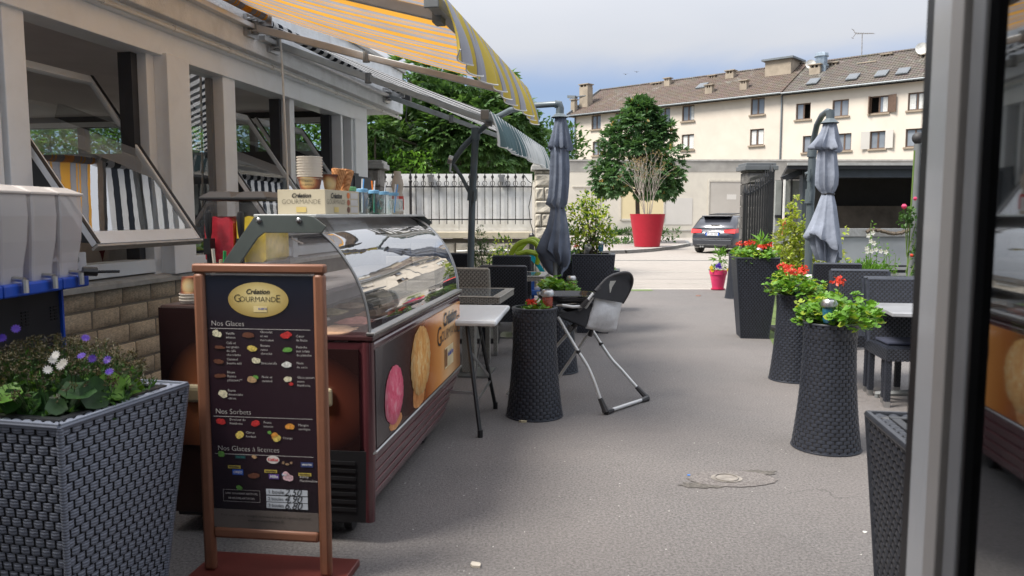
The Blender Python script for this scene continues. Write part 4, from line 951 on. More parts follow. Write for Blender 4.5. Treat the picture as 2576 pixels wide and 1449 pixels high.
# row of cream chair backs inside and a few dark red ones
g = MB()
for q in range(5):
    yy = .0 + q*.42; M_ = 12; pr = []
    g.prism([(yy + .18*math.cos(PI*k/M_)*1. , .96 + .26*math.sin(PI*k/M_)**.7) for k in range(M_+1)] , 0, -.62, -.57)
tag(g.build('cafe_chair_row', mat('cream_leatherette', (.42,.36,.31), .6), None, True), 'row of rounded cream chair backs inside the veranda below the first open window', 'chairs').location = AO
bpy.data.objects['cafe_chair_row'].rotation_euler = (0, 0, R(AR))
g = MB(); g.box(-.95,-.72,-.4,2.0,.72,1.16); o = g.build('red_bench', mat('dark_red_leather', (.14,.015,.015), .5), None, False, bev=.02); o.location = AO; o.rotation_euler = (0,0,R(AR)); tag(o, 'dark red bench behind the cream chair backs inside the veranda', 'bench')
g = MB()
vs = [(-3.0, -.35 + .9*k/16, z, ) for z in (0.9, 2.05) for k in range(17)]
g.add([(-1.7+.05*math.sin(k*1.9), .6 + .55*k/16, z) for z in (.6, 2.1) for k in range(17)], [(k,k+1,18+k,17+k) for k in range(16)])
o = g.build('curtain', mat('orange_curtain', (.5,.17,.03), .9, var=.1), None); o.location = AO; o.rotation_euler = (0,0,R(AR)); tag(o, 'narrow orange curtain hanging inside the veranda', 'curtain')
# stone pier and dark board at the end
g = MB(); g.box(-.02, .0, 5.08, 5.5, ZS+.02, 2.02); g.box(0,.02,5.3,5.94,.0,1.98); g.build('dark_board', mat('dark_grey_board', (.07,.08,.095), .7, var=.1), va, False)
pp = at(934, 540, 12.2)
pillar('stone_pier', 'short rough stone pier with grey slab cap at the far end of the veranda', 905, 958, 408, 12.1, M_greystone, M_kerb, .27)
# hedge beyond the veranda
hd = MB(); random.seed(8)
for (mi, n_) in ((0, 5200), (1, 6200)):
    for _ in range(n_):
        x = -U(2.0, 10.5); z = U(1.7, 3.9 + .3*math.sin(x*2.1)); y = 11.2 + U(-.45, .7); hd.cur = mi
        leaf(hd, Vector((x,y,z)), Vector((0,-1,.1)) + rv()*.8, rv()*.6+Vector((0,0,1)), U(.13,.26), U(.045,.08))
for _ in range(900):
    x = U(-2.2, -.6); z = U(1.6, 2.85); hd.cur = 1; leaf(hd, Vector((x,12.0+U(-.4,.3),z)), Vector((0,-1,.1)) + rv()*.8, Vector((0,0,1)), U(.1,.2), .06)
hd.cur = 2
for q in range(10): xx = -2.0 - q*.9; hd.tube([(xx,11.6,0),(xx+.05,11.65,3.3)], [.05,.02], 5)
he = hd.build('hedge', [L_mid, L_bright, M_bark], None, False); he.location = AO; he.rotation_euler = (0,0,R(AR)); tag(he, 'tall sunlit green hedge seen through the veranda windows', 'hedge'); he['kind'] = 'stuff'

# ------------------------------------------------------------------ awnings
OR = (.80,.40,.06); GY = (.38,.37,.39); GY2 = (.25,.25,.27)
yst = [(0,OR),(.34,GY2),(.36,GY),(.56,OR),(.62,GY),(.68,OR),(.74,GY),(.96,GY2),(.98,GY)]
M_aw1 = stripemat('orange_grey_awning', 'Y', .38, yst, .5, .1)
YL = (.62,.48,.10)
M_val1 = stripemat('yellow_grey_valance', 'Y', .38, [(0,YL),(.30,(.25,.25,.27)),(.32,(.40,.41,.46)),(.62,YL),(.86,(.25,.25,.27)),(.88,(.40,.41,.46))], .22, .1)
M_aw2 = stripemat('black_white_awning', 'Y', .2, [(0,(.72,.72,.72)),(.5,(.03,.035,.045))], .5)
M_val2 = stripemat('green_white_valance', 'Y', .2, [(0,(.72,.73,.72)),(.5,(.13,.20,.215))], .25)
def awning(label, y0, y1, oF, zR, zF, M_f, M_v, arms, sag, vh, scal, armat):
    t = thing('awning', label, 'awning', AO, AR, 'retractable awnings on the veranda')
    n, m = 60, 14; vs = []
    for j in range(m+1):
        f = j/m
        for i in range(n+1):
            y = y0 + (y1-y0)*i/n
            vs.append((.30 + (oF-.30)*f, y, zR + (zF-zR)*f - sag*math.sin(PI*f)*(.6+.4*math.sin(PI*i/n)) + .006*math.sin(y*9+f*4)))
    g = MB(); g.add(vs, [(j*(n+1)+i, j*(n+1)+i+1, (j+1)*(n+1)+i+1, (j+1)*(n+1)+i) for j in range(m) for i in range(n)]); g.build('fabric', M_f, t, True, 80)
    g = MB(); g.tube([(.30,y0-.05,zR-.01),(.30,y1,zR-.01)], .048, 16); g.build('roller', M_f, t)
    g = MB(); g.tube([(.30,y1,zR-.01),(.30,y1+.07,zR-.01)], .04, 12); g.box(.14,.36,y1+.05,y1+.065,zR-.10,zR+.05); g.build('end_bracket', M_steel, t)
    g = MB(); g.box(.17,.24,y0,y1,zR-.15,zR-.10); g.build('torsion_bar', M_alu, t, False, bev=.006)
    g = MB(); g.box(oF-.02, oF+.05, y0, y1, zF-.07, zF-.005); g.build('front_bar', armat, t, False, bev=.008)
    g = MB(); g.box(oF-.025, oF+.055, y1, y1+.02, zF-.08, zF+.01); g.box(oF-.025,oF+.055,y0-.02,y0,zF-.08,zF+.01); g.build('end_cap', M_grey, t, False, bev=.004)
    # valance with scalloped hem, blown slightly outward
    nn = int((y1-y0)/.02); K = 7; vs = []
    for i in range(nn+1):
        y = y0 + (y1-y0)*i/nn; hh = vh - .055*abs(math.sin(PI*(y-y0)/scal))**.6 * -1 - .05
        for j in range(K+1):
            f = j/K; wv = math.sin(y*2*PI/scal + .5)*.035*f + .02*math.sin(y*5.1)*f
            vs.append((oF+.06 + .10*math.sin(f*1.5) + wv, y + .02*f*math.sin(y*13), zF+.0 - hh*f))
    g = MB(); g.add(vs, [(i*(K+1)+j, i*(K+1)+j+1, (i+1)*(K+1)+j+1, (i+1)*(K+1)+j) for i in range(nn) for j in range(K)]); g.build('valance', M_v, t, True, 80)
    g = MB(); g.tube([vs[i*(K+1)+K] for i in range(nn+1)], .005, 4); g.build('hem_piping', M_white, t)
    for (ys, ye, oe, dye) in arms:
        a = Vector((.22, ys, zR-.13)); c = Vector((oF-.01, ye, zF-.06)); e = a.lerp(c, oe) + Vector((0, dye, -.0))
        g = MB(); g.beam(a, e, .045, .07); ao = g.build('arm', armat, t, False, bev=.006)
        g = MB(); g.beam(e, c, .04, .06); g.build('forearm', armat, ao, False, bev=.006)
        g = MB(); g.tube([e-Vector((0,0,.05)), e+Vector((0,0,.05))], .035, 10); g.tube([a-Vector((0,0,.06)), a+Vector((0,0,.06))], .04, 10); g.obox(c, (.05,.10,.09)); g.build('joint', M_grey, ao)
        g = MB(); g.box(.16,.20,ys-.10,ys+.10,zR-.22,zR-.02)
        for q in (-.06,.06):
            for w in (-.17,-.06): g.tube([(.15,ys+q,zR+w),(.27,ys+q,zR+w)], .008, 6); g.tube([(.20,ys+q,zR+w),(.22,ys+q,zR+w)], .018, 6)
        g.build('wall_bracket', M_steel, t)
    return t
aw1 = awning('large orange and grey striped awning overhead with its yellow valance at the near end', -.78, 2.28, 2.80, 3.36, 2.60, M_aw1, M_val1, ((2.25,2.25,.42,.10),(-.55,-.55,.40,.06)), .05, .34, .31, mat('beige_arm', (.42,.42,.42), .4, .3))
aw2 = awning('narrower black and white striped awning with green and white valance beyond the orange one', 2.42, 6.45, 2.42, 3.30, 2.42, M_aw2, M_val2, ((2.70,2.72,.42,.12),(6.2,6.2,.45,-.2)), .03, .33, .21, mat('grey_arm', (.36,.39,.40), .4, .3))
g = MB(); a = Vector((.3, 2.62, 3.2)); g.tube([a, a+Vector((0,.02,-.12)), a+Vector((.04,.02,-1.9))], .011, 8); g.tube([a+Vector((.04,.02,-1.9)), a+Vector((.05,.04,-2.0)), a+Vector((.16,.06,-2.05))], .010, 8)
o = g.build('crank_rod', M_white); o.location = AO; o.rotation_euler = (0,0,R(AR)); tag(o, 'long thin white awning crank hanging in front of the veranda windows', 'crank')
g = MB(); g.tube([(.16,6.9,3.25),(.25,6.85,3.22),(.30,6.8,3.1),(.28,6.78,2.9),(.35,6.8,2.78),(.4,6.85,2.85)], .008, 5); g.obox((.28,6.86,3.24), (.14,.1,.09)); o = g.build('wall_lamp', M_black); o.location = AO; o.rotation_euler = (0,0,R(AR)); tag(o, 'small black lamp and cable at the far corner of the white roof band', 'lamp')

# ------------------------------------------------------------------ cafe building round the camera (doorway)
cb = thing('cafe_building', 'dark interior and doorway of the cafe the picture is taken from', 'building', (0,0,0))
M_in = mat('interior_wall', (.22,.19,.17), .9)
g = MB(); g.box(-7, -.75, -.35, -.15, 0, 6.2); g.build('wall', M_rough, cb, False)  # unseen walls, raised this high to cast shade on the near ground
g = MB(); g.box(1.25, 7, .2, .4, 0, 6.2); g.build('wall', M_rough, cb, False)
g = MB(); g.box(-.75, 1.25, .0, .2, 2.5, 6.2); g.build('wall', M_rough, cb, False)
g = MB(); g.box(-7, 7, -5, -4.9, 0, 6.2); g.box(-7,-6.9,-4.9,-.35,0,6.2); g.box(6.9,7,-4.9,.4,0,6.2); g.build('inner_wall', M_in, cb, False)
g = MB(); g.box(-7, 7, -5, .45, 6.2, 6.4); g.build('roof', M_rough, cb, False)
g = MB(); g.box(-7, 7, -4.9, -.0, .004, .02); g.build('floor_slab', M_in, cb, False)

# ------------------------------------------------------------------ open glazed door at the right edge
DX = thing('glazed_door', 'open aluminium framed glass door at the right edge reflecting the terrace', 'door', (.580, 1.10, 0), -8.3)
# local Y: along the leaf (negative = towards the hinge), local X: out of the leaf; visible face looks to -X
M_doorw = mat('door_silver', (.64,.64,.645), .22, .0, var=.04, bmp=.03, coat=.4)
M_doorg = mat('door_taupe', (.44,.41,.385), .38, .0, var=.05)
g = MB(); g.box(.002, .012, -.018, .010, .05, 2.6); g.build('edge_seal', M_black, DX, False)
g = MB(); g.box(0, .05, -.093, -.0185, .04, 2.6); g.build('front_stile', M_doorw, DX, False, bev=.003)
g = MB(); g.box(-.006, .05, -.132, -.0935, .04, 2.6); g.build('stile', M_doorg, DX, False, bev=.002)
g = MB(); g.box(.006, .05, -.140, -.1325, .04, 2.6); g.build('gasket', M_black, DX, False)
g = MB(); g.box(.000, .05, -.178, -.1405, .04, 2.6); g.build('glazing_bead', mat('dark_bead', (.24,.24,.245), .4, .0), DX, False, bev=.003)
g = MB(); g.box(.002, .04, -.184, -.1785, .04, 2.6); g.build('glazing_gasket', M_black, DX, False)
m, t_, b_, o_ = newmat('door_glass'); t_.nodes.remove(b_)
tr_ = N(t_, 'ShaderNodeBsdfTransparent'); tr_.inputs[0].default_value = (.25,.26,.26,1); gl_ = N(t_, 'ShaderNodeBsdfGlossy'); gl_.inputs['Roughness'].default_value = 0.03; gl_.inputs[0].default_value = (.85,.87,.88,1)
ms_ = N(t_, 'ShaderNodeMixShader'); ms_.inputs[0].default_value = .48; L(t_, tr_.outputs[0], ms_.inputs[1]); L(t_, gl_.outputs[0], ms_.inputs[2]); L(t_, ms_.outputs[0], o_.inputs[0])
g = MB(); g.box(.012, .018, -1.0, -.1845, .12, 2.5); g.build('pane', m, DX, False)
g = MB(); g.box(.0, .05, -1.0, -.1845, .04, .12); g.build('rail', M_doorg, DX, False)
g = MB(); g.box(0,.05,-1.0,-.2145,2.5,2.6); g.build('rail', M_doorg, DX, False)

# ------------------------------------------------------------------ ice cream display freezer (frame C)
CO = (-.603, 3.269, 0.); CR = -7.23
fz = thing('ice_cream_display', 'burgundy ice cream display freezer with curved glass top and scoop pictures', 'freezer', CO, CR)
CL = 1.96
M_burg = mat('burgundy_gloss', (.075,.022,.027), .18, var=.08, coat=.6); M_burg2 = mat('burgundy_base', (.17,.075,.08), .22, var=.06, coat=.6)
# body: cross-section in X-z, extruded along Y
body = [(-.97,.10),(-.10,.10),(-.045,.13),(-.03,.16),(-.004,.42),(-.004,.88),(-.02,.905),(-.60,.905),(-.60,1.05),(-.97,1.05)]
g = MB(); g.prism([(-.97,.42),(-.004,.42),(-.004,.885),(-.02,.905),(-.62,.905),(-.62,.42)], 1, .0, CL); g.build('body', M_burg, fz, False, bev=.01)
g = MB(); g.box(-.975, -.62, .002, CL-.01, .10, 1.05); g.build('rear_body', mat('dark_brown_panel', (.035,.016,.013), .3), fz, False, bev=.008)
# lower base: stepped, tapering ribs with the hull-like bow at the far end
g = MB(); nz_, ny = 12, 10
for k_ in range(5):
    z0 = .10 + .064*k_; z1 = z0 + .058; xa_ = -.085 + .018*k_; xb_ = xa_ + .022
    f0 = -.26 + .055*k_; f1 = f0 + .05
    g.add([(-.6,.0,z0),(xa_,.0,z0),(xa_,CL+f0*.8,z0),(-.6,CL+f0*.8-.03,z0),(-.6,0,z1),(xb_,0,z1),(xb_,CL+f1*.8,z1),(-.6,CL+f1*.8,z1)], [(0,3,2,1),(4,5,6,7),(0,1,5,4),(1,2,6,5),(2,3,7,6),(3,0,4,7)])
    if k_ < 4: g.box(-.6, xb_-.014, .01, CL+f1*.8-.01, z1-.001, z1+.008)
g.build('ribbed_base', M_burg2, fz, False, bev=.006)
g = MB(); g.box(-.93, -.12, .012, CL-.3, .085, .40); g.build('machine_casing', M_darkblue, fz, False)
g = MB(); g.box(-.60,-.03,-.012,.0,.10,.42)
for q in range(7): g.box(-.56,-.08,-.018,-.012,.15+q*.035,.165+q*.035)
g.build('vent_grille', mat('vent_dark', (.006,.006,.008), .6), fz, False)
# end corner post rounded
g = MB(); g.tube([(-.03,.012,.10),(-.022,.012,.42),(-.022,.012,.9)], .026, 14); g.build('corner_post', M_burg, fz)
# printed near end panel with warm glow
g = MB(); g.box(-.965,-.06,-.008,-.001,.42,.87); g.build('end_panel', radial('amber_glow_print', -.50, .62, .50, .27, [(0,(.62,.27,.10)),(.35,(.42,.15,.055)),(.7,(.10,.028,.018)),(1.0,(.022,.010,.010))]), fz, False)
g = MB(); g.box(-.975,-.60,-.01,-.001,.42,1.04); g.build('rear_end_panel', radial('amber_glow_print_rear', -.76, .60, .20, .30, [(0,(.50,.20,.08)),(.4,(.28,.095,.04)),(1.0,(.022,.010,.010))]), fz, False)
M_handle = mat('beige_handle', (.42,.35,.22), .45)
for xx in (-.79, -.245):
    g = MB(); g.box(xx-.07, xx+.07, -.035, -.010, .62, .70); h_ = g.build('handle', M_handle, fz, False, bev=.012)
    g = MB(); g.box(xx-.05, xx+.05, -.0365, -.0352, .635, .675); g.build('grip', mat('handle_brown', (.22,.17,.1), .6), h_, False)  # darker brown plate on the handle front
# printed front panel
PX = .004
g = MB(); g.box(-.003, PX, .03, CL-.03, .425, .865)
def front_mat():
    m, t, b, o = newmat('front_panel_print'); c = N(t, 'ShaderNodeTexCoord'); s = N(t, 'ShaderNodeSeparateXYZ'); L(t, c.outputs['Object'], s.inputs[0])
    mr_ = N(t, 'ShaderNodeMapRange'); L(t, s.outputs['Y'], mr_.inputs[0]); mr_.inputs[1].default_value = 0; mr_.inputs[2].default_value = CL
    a = ramp(t, mr_.outputs[0], [(0,(.055,.045,.045)),(.14,(.04,.028,.028)),(.36,(.08,.028,.018)),(.50,(.40,.11,.02)),(.66,(.80,.34,.09)),(.82,(.90,.58,.29)),(1,(.68,.26,.07))])
    L(t, a, b.inputs['Base Color']); b.inputs['Roughness'].default_value = .22; b.inputs['Coat Weight'].default_value = .3; return m
fp = g.build('front_panel', front_mat(), fz, False)
def blob(name, cy, cz, ry, rz, m, x, n=44, jag=.05, parent=None, pw=2.):
    g = MB(); vs = []
    for k_ in range(n):
        a = 2*PI*k_/n; j_ = 1 + U(-jag, jag)
        c_, s_ = math.cos(a), math.sin(a); vs.append((x, cy + ry*abs(c_)**(2/pw)*(1 if c_ > 0 else -1)*j_, cz + rz*abs(s_)**(2/pw)*(1 if s_ > 0 else -1)*j_))
    g.add(vs, [tuple(range(n))]); return g.build(name, m, parent or fz, False)
def printmat(name, c1, c2, c3, scale, ctr=None, rad=.2):
    m, t, b, o = newmat(name); v = N(t, 'ShaderNodeMapping'); c = N(t, 'ShaderNodeTexCoord'); L(t, c.outputs['Object'], v.inputs[0]); v.inputs['Scale'].default_value = (1, 1.6, .8)
    a = ramp(t, noise(t, scale, 8, .7, v.outputs[0], 1.2), [(.3, c1), (.5, c2), (.62, c3)])
    if ctr:      # the printed picture of a ball: lighter towards its printed highlight
        s_ = N(t, 'ShaderNodeVectorMath', operation='DISTANCE'); L(t, c.outputs['Object'], s_.inputs[0]); s_.inputs[1].default_value = (.007, ctr[0], ctr[1])
        q = ramp(t, s_.outputs['Value'], [(0, 1.), (rad*.55, .86), (rad, .45), (rad*1.5, .2)]); a = mixc(t, 1., a, q, 'MULTIPLY')
    L(t, a, b.inputs['Base Color']); b.inputs['Roughness'].default_value = .3; b.inputs['Coat Weight'].default_value = .3; return m
random.seed(2)
M_cone = printmat('cone_print', (.35,.10,.03), (.6,.25,.08), (.8,.45,.2), 18)
blob('printed_cone', .78, .50, .12, .075, M_cone, PX+.0015, parent=fp, pw=3.2)
blob('printed_scoop', .83, .665, .215, .185, printmat('caramel_scoop_print', (.55,.15,.03), (.95,.50,.15), (1.,.78,.42), 16, (.86,.70), .24), PX+.003, jag=.035, parent=fp)
blob('printed_cone', .33, .465, .11, .035, M_cone, PX+.0015, parent=fp)
blob('printed_scoop', .31, .60, .16, .14, printmat('pink_scoop_print', (.60,.05,.10), (.92,.13,.24), (.97,.42,.48), 24, (.33,.63), .18), PX+.003, jag=.03, parent=fp)
g = MB(); put_text(g, 'Création', (PX+.004,1.60,.80), (0,1,0), (0,0,1), .14, shear=.3, offset=.004, width=.40); put_text(g, 'G', (PX+.004,1.29,.715), (0,1,0), (0,0,1), .17, offset=-.001); put_text(g, 'OURMAND', (PX+.004,1.585,.705), (0,1,0), (0,0,1), .125, offset=-.001, width=.47); put_text(g, 'E', (PX+.004,1.865,.715), (0,1,0), (0,0,1), .17, offset=-.001)
g.build('lettering', M_black, fp, False)
g = MB(); rect(g, (PX+.003,1.56,.56), (0,1,0), (0,0,1), .26, .13); g.build('printed_packet', mat('packet_cream', (.75,.62,.38), .3), fp, False)
g = MB(); rect(g, (PX+.0036,1.47,.56), (0,1,0), (0,0,1), .07, .11); g.build('printed_picture', mat('packet_brown', (.25,.12,.05), .3), fp, False)
g = MB(); put_text(g, 'la Laitière', (PX+.005,1.60,.575), (0,1,0), (0,0,1), .05, shear=.3, offset=.002, width=.16); g.build('lettering', mat('packet_blue', (.03,.08,.45), .4), fp, False)
# rims
g = MB(); g.box(-.62,.006,-.006,CL+.006,.905,.93); g.build('top_rim', mat('dark_rim', (.05,.02,.022), .25, coat=.5), fz, False, bev=.006)
g = MB(); g.box(-.025,.014,-.008,CL+.01,.93,.945); g.build('chrome_rail', M_steel, fz, False, bev=.004)
g = MB(); g.tube([(-.005,0,.39+.02),(.008,.0,.415),(.008,CL,.415)], .006, 6); g.build('chrome_strip', M_steel, fp)
# glass: profile of the curved screen
GP = [(-.012,.945),(-.018,1.02),(-.04,1.11),(-.075,1.195),(-.125,1.275),(-.19,1.35),(-.265,1.405),(-.335,1.432),(-.36,1.436)]
def smoothpts(p, k=4):
    out = []
    for i in range(len(p)-1):
        p0 = p[max(i-1,0)]; p1 = p[i]; p2 = p[i+1]; p3 = p[min(i+2,len(p)-1)]
        for q in range(k):
            t = q/k; out.append(tuple(.5*((2*p1[a])+(-p0[a]+p2[a])*t+(2*p0[a]-5*p1[a]+4*p2[a]-p3[a])*t*t+(-p0[a]+3*p1[a]-3*p2[a]+p3[a])*t**3) for a in range(len(p1))))
    out.append(p[-1]); return out
GS = smoothpts(GP, 5); ny = 24
M_cg = glass('curved_display_glass', (.80,.82,.85), .40, 0., .0009)
g = MB(); vs = [(x + .003*math.sin(y*CL*6/ny)*math.sin(3*z), CL*y/ny, z) for y in range(ny+1) for x, z in GS]; m_ = len(GS)
g.add(vs, [(j*m_+i, (j+1)*m_+i, (j+1)*m_+i+1, j*m_+i+1) for j in range(ny) for i in range(m_-1)]); g.build('curved_glass', M_cg, fz, True, 80)
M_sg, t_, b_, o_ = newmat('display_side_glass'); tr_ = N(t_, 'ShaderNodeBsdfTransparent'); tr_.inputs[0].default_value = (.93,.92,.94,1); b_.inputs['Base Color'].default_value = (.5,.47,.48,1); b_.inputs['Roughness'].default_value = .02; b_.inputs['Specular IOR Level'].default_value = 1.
ms_ = N(t_, 'ShaderNodeMixShader'); ms_.inputs[0].default_value = .22; L(t_, tr_.outputs[0], ms_.inputs[1]); L(t_, b_.outputs[0], ms_.inputs[2]); L(t_, ms_.outputs[0], o_.inputs[0])  # grey diffuse veil mixed in, standing in for a reflection on the glass
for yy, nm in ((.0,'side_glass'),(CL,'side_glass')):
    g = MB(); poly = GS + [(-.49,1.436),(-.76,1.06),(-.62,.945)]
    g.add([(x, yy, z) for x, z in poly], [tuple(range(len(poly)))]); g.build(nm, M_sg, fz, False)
    g = MB(); g.tube([(x+.002, yy, z) for x, z in GS], .007, 6); g.build('chrome_edge', M_steel, fz)
g = MB(); br = [(-.80,1.06),(-.515,1.437),(-.49,1.447),(-.28,1.447),(-.245,1.44),(-.19,1.40),(-.21,1.372),(-.47,1.372),(-.50,1.35),(-.72,1.06)]
g.prism(br, 1, -.012, .0); g.build('end_bracket', mat('grey_green_bracket', (.085,.10,.095), .35), fz, False, bev=.002)
g = MB()
for xx in (-.49,-.31): g.X = Matrix.Translation((xx,-.012,1.425)) @ Matrix.Rotation(R(90),4,'X'); g.lathe([(.012,0),(.012,.004),(.006,.008),(0,.009)], 12)
g.build('bolt', M_steel, fz)
g = MB(); g.prism(br, 1, CL, CL+.012); g.build('end_bracket', bpy.data.materials['grey_green_bracket'], fz, False)
g = MB(); g.box(-.52,-.235,.0,CL,1.438,1.452); g.build('top_plate', mat('pale_top_plate', (.52,.54,.54), .3, .2), fz, False, bev=.003)
# inside: shelf, tubs, light panel
g = MB(); g.box(-.60,-.10,.02,CL-.02,.80,.86); g.build('well_floor', M_steel, fz, False)
g = MB(); g.box(-.66,-.28,.04,CL-.04,1.085,1.105); g.build('glass_shelf_rail', mat('shelf_grey', (.20,.19,.19), .4), fz, False)
for i in range(6):
    for j in range(2):
        x = -.46 + j*.24; y = .14 + i*.30; col = ((.55,.42,.30),(.42,.26,.16),(.62,.58,.50),(.45,.20,.16),(.58,.5,.3),(.3,.18,.12))[(i*2+j) % 6]
        tb_ = thing('ice_cream_tub', ['vanilla ripple','caramel','cream white','strawberry','pale lemon','dark chocolate'][(i*2+j)%6] + ' ice cream tub in the display, row %s from the near end, %s side' % (['first','second','third','fourth','fifth','sixth'][i], ['inner','outer'][j]), 'ice cream tub', (0,0,0), 0, 'tubs in the display freezer')
        tb_.matrix_world = Matrix.Translation(CO) @ Matrix.Rotation(R(CR),4,'Z') @ Matrix.Translation((x,y,.862))
        g = MB(); g.box(-.11,.11,-.135,.135,0,.05); g.box(-.115,.115,-.14,.14,.05,.056); g.build('tub', M_white, tb_, False)
        g = MB(); q = 9; g.add([(-.10+.2*a/q, -.125+.25*b/q, .056+.025*math.sin(PI*a/q)*math.sin(PI*b/q)+U(0,.012)) for a in range(q+1) for b in range(q+1)], [(a*(q+1)+b,(a+1)*(q+1)+b,(a+1)*(q+1)+b+1,a*(q+1)+b+1) for a in range(q) for b in range(q)]); g.build('ice_cream', mat('ice_cream_%d' % (i*2+j), col, .5, var=.35, scale=25), tb_)
g = MB(); g.box(-.62,-.605,.03,CL-.03,.93,1.08); g.build('inner_back_panel', M_white, fz, False)
g = MB(); g.box(-.50,-.46,.05,.28,.95,1.09); 
for q in range(9): g.box(-.505,-.455,.06+q*.024,.068+q*.024,.95,1.09)
g.build('air_vent', mat('white_vent', (.5,.5,.5), .5), fz, False)
g = MB(); 
for (xx, yy) in ((-.82,.14),(-.16,.14),(-.82,1.5),(-.16,1.5)):
    g.X = Matrix.Translation((xx,yy,.05)) @ Matrix.Rotation(R(90),4,'Y'); g.lathe([(.02,-.02),(.045,-.018),(.045,.018),(.02,.02)], 14); g.X = None; g.box(xx-.03,xx+.03,yy-.03,yy+.03,.08,.12)
g.build('castor', M_black, fz)
# ------------------------------------------------------------------ things on the freezer
CM = Matrix.Translation(CO) @ Matrix.Rotation(R(CR), 4, 'Z')
def cw(x, y, z): return CM @ Vector((x, y, z))
TZ = 1.452
M_card = mat('cream_card', (.50,.44,.32), .8, var=.03)
M_cupw = mat('paper_cup_white', (.68,.62,.54), .6, var=.04)
bx = thing('holder_box', 'cream cardboard holder box with black lettering on the freezer top', 'box', cw(-.385,.20,TZ), -12)
BW, BD, BH = .235, .38, .112
g = MB(); g.box(-BW/2,BW/2,0,BD,0,BH); g.build('carton', M_card, bx, False, bev=.001)
for (O, ux, k_, w) in (((0,-.002,BH*.5),(1,0,0),1.,BW),((BW/2+.002,BD*.30,BH*.5),(0,1,0),.62,BD)):
    O = Vector(O); ux = Vector(ux); g = MB()
    put_text(g, 'Création', O + Vector((0,0,.028)), ux, (0,0,1), .03, shear=.3, offset=.001, width=.095 if k_ == 1 else .12); put_text(g, 'GOURMANDE', O + Vector((0,0,.0)), ux, (0,0,1), .03, offset=-.0006, width=.19 if k_ == 1 else .2)
    g.build('lettering', M_black, bx, False)
    g = MB(); rect(g, O + Vector((0,0,-.035)), ux, (0,0,1), .05, .024); g.build('printed_packet', mat('small_packet', (.55,.42,.15), .5), bx, False)
for q, cc_ in enumerate(((.6,.16,.04),(.32,.09,.04),(.12,.05,.03))):
    g = MB(); disc(g, (BW/2+.0015, BD*.66, BH*.80 - q*.034), (0,1,0), (0,0,1), .017, .015, 14); g.build('printed_dot', mat('dot_%d' % q, cc_, .5), bx, False)
    g = MB(); rect(g, (BW/2+.0015, BD*.84, BH*.80 - q*.034), (0,1,0), (0,0,1), .085, .028); g.build('printed_field', mat('pale_field', (.5,.48,.46), .6) if q == 0 else bpy.data.materials['pale_field'], bx, False)
M_cupb = radial('cup_glow_print', 0, .04, .05, .05, [(0,(.62,.52,.30)),(.45,(.6,.42,.2)),(.8,(.24,.07,.03)),(1,(.10,.03,.02))], 'X', .5)
def cup(r0, r1, h, m=None):
    g = MB(); g.lathe([(r0,0),(r1-.002,h-.006),(r1+.002,h-.006),(r1+.003,h),(r1-.001,h),(r0-.003,.008),(0,.008)], 24); return g
def bm(v): return bx.matrix_world @ Vector(v)
bx_m = Matrix.Translation(cw(-.385,.20,TZ)) @ Matrix.Rotation(R(-12),4,'Z')
cs = thing('cup_stack', 'tall stack of paper tubs on the cream holder box', 'cup stack', bx_m @ Vector((.00,.09,BH)))
cup(.043,.056,.058).build('cup', M_cupb, cs)
rim = MB(); rim.lathe([(.052,0),(.0555,.011),(.0595,.011),(.0600,.015),(.0565,.0155),(.054,.0)], 28, caps=False); rm = rim.mesh('cup', M_cupw)
for q in range(8): inst(rm, 'cup', cs, (0,0,.050+q*.0125))
g = MB(); put_text(g, 'Création', (0,-.052,.040), (1,0,0), (0,0,1), .02, shear=.3, width=.05); put_text(g, 'GOURMANDE', (0,-.0505,.022), (1,0,0), (0,0,1), .015, width=.065); g.build('lettering', M_black, cs, False)
c2 = thing('paper_cup', 'small brown and gold paper cup in the holder box beside the cup stack', 'cup', bx_m @ Vector((.062,.17,BH-.01))); cup(.024,.036,.085).build('cup_wall', M_cupb, c2)
wc = MB(); wc.lathe([(.014,-.05),(.026,.03),(.036,.09),(.034,.092),(.022,.03),(.01,-.04)], 18, caps=False)
def wafmat():
    m, t, b, o = newmat('waffle'); c = N(t, 'ShaderNodeTexCoord'); mp_ = N(t, 'ShaderNodeMapping'); mp_.inputs['Rotation'].default_value = (R(30), R(40), 0); L(t, c.outputs['Object'], mp_.inputs[0])
    w = N(t, 'ShaderNodeTexWave'); w.inputs['Scale'].default_value = 28; w.bands_direction = 'X'; L(t, mp_.outputs[0], w.inputs[0]); w2 = N(t, 'ShaderNodeTexWave'); w2.inputs['Scale'].default_value = 28; w2.bands_direction = 'Z'; L(t, mp_.outputs[0], w2.inputs[0])
    a = mixc(t, 1., w.outputs['Color'], w2.outputs['Color'], 'LIGHTEN'); a = mixc(t, a, (.34,.13,.04), (.52,.24,.09)); L(t, a, b.inputs[0]); b.inputs['Roughness'].default_value = .7; bump(t, b, w.outputs['Fac'], .004, .6); return m
M_waf = wafmat()
for i_, (x, y, tl, rz_) in enumerate(((.10,.20,-8,0),(.112,.27,10,120))):
    o = wc.build('waffle_cone', M_waf) if i_ == 0 else copy_tree(o)
    o.location = bx_m @ Vector((x-.02, y, BH+.01)); o.rotation_euler = (R(tl), R(8), R(rz_))
    tag(o, ['front waffle cone with a jagged rim standing in the holder box','rear waffle cone half hidden behind the front one'][i_], 'waffle cone', 'waffle cones in the holder box')
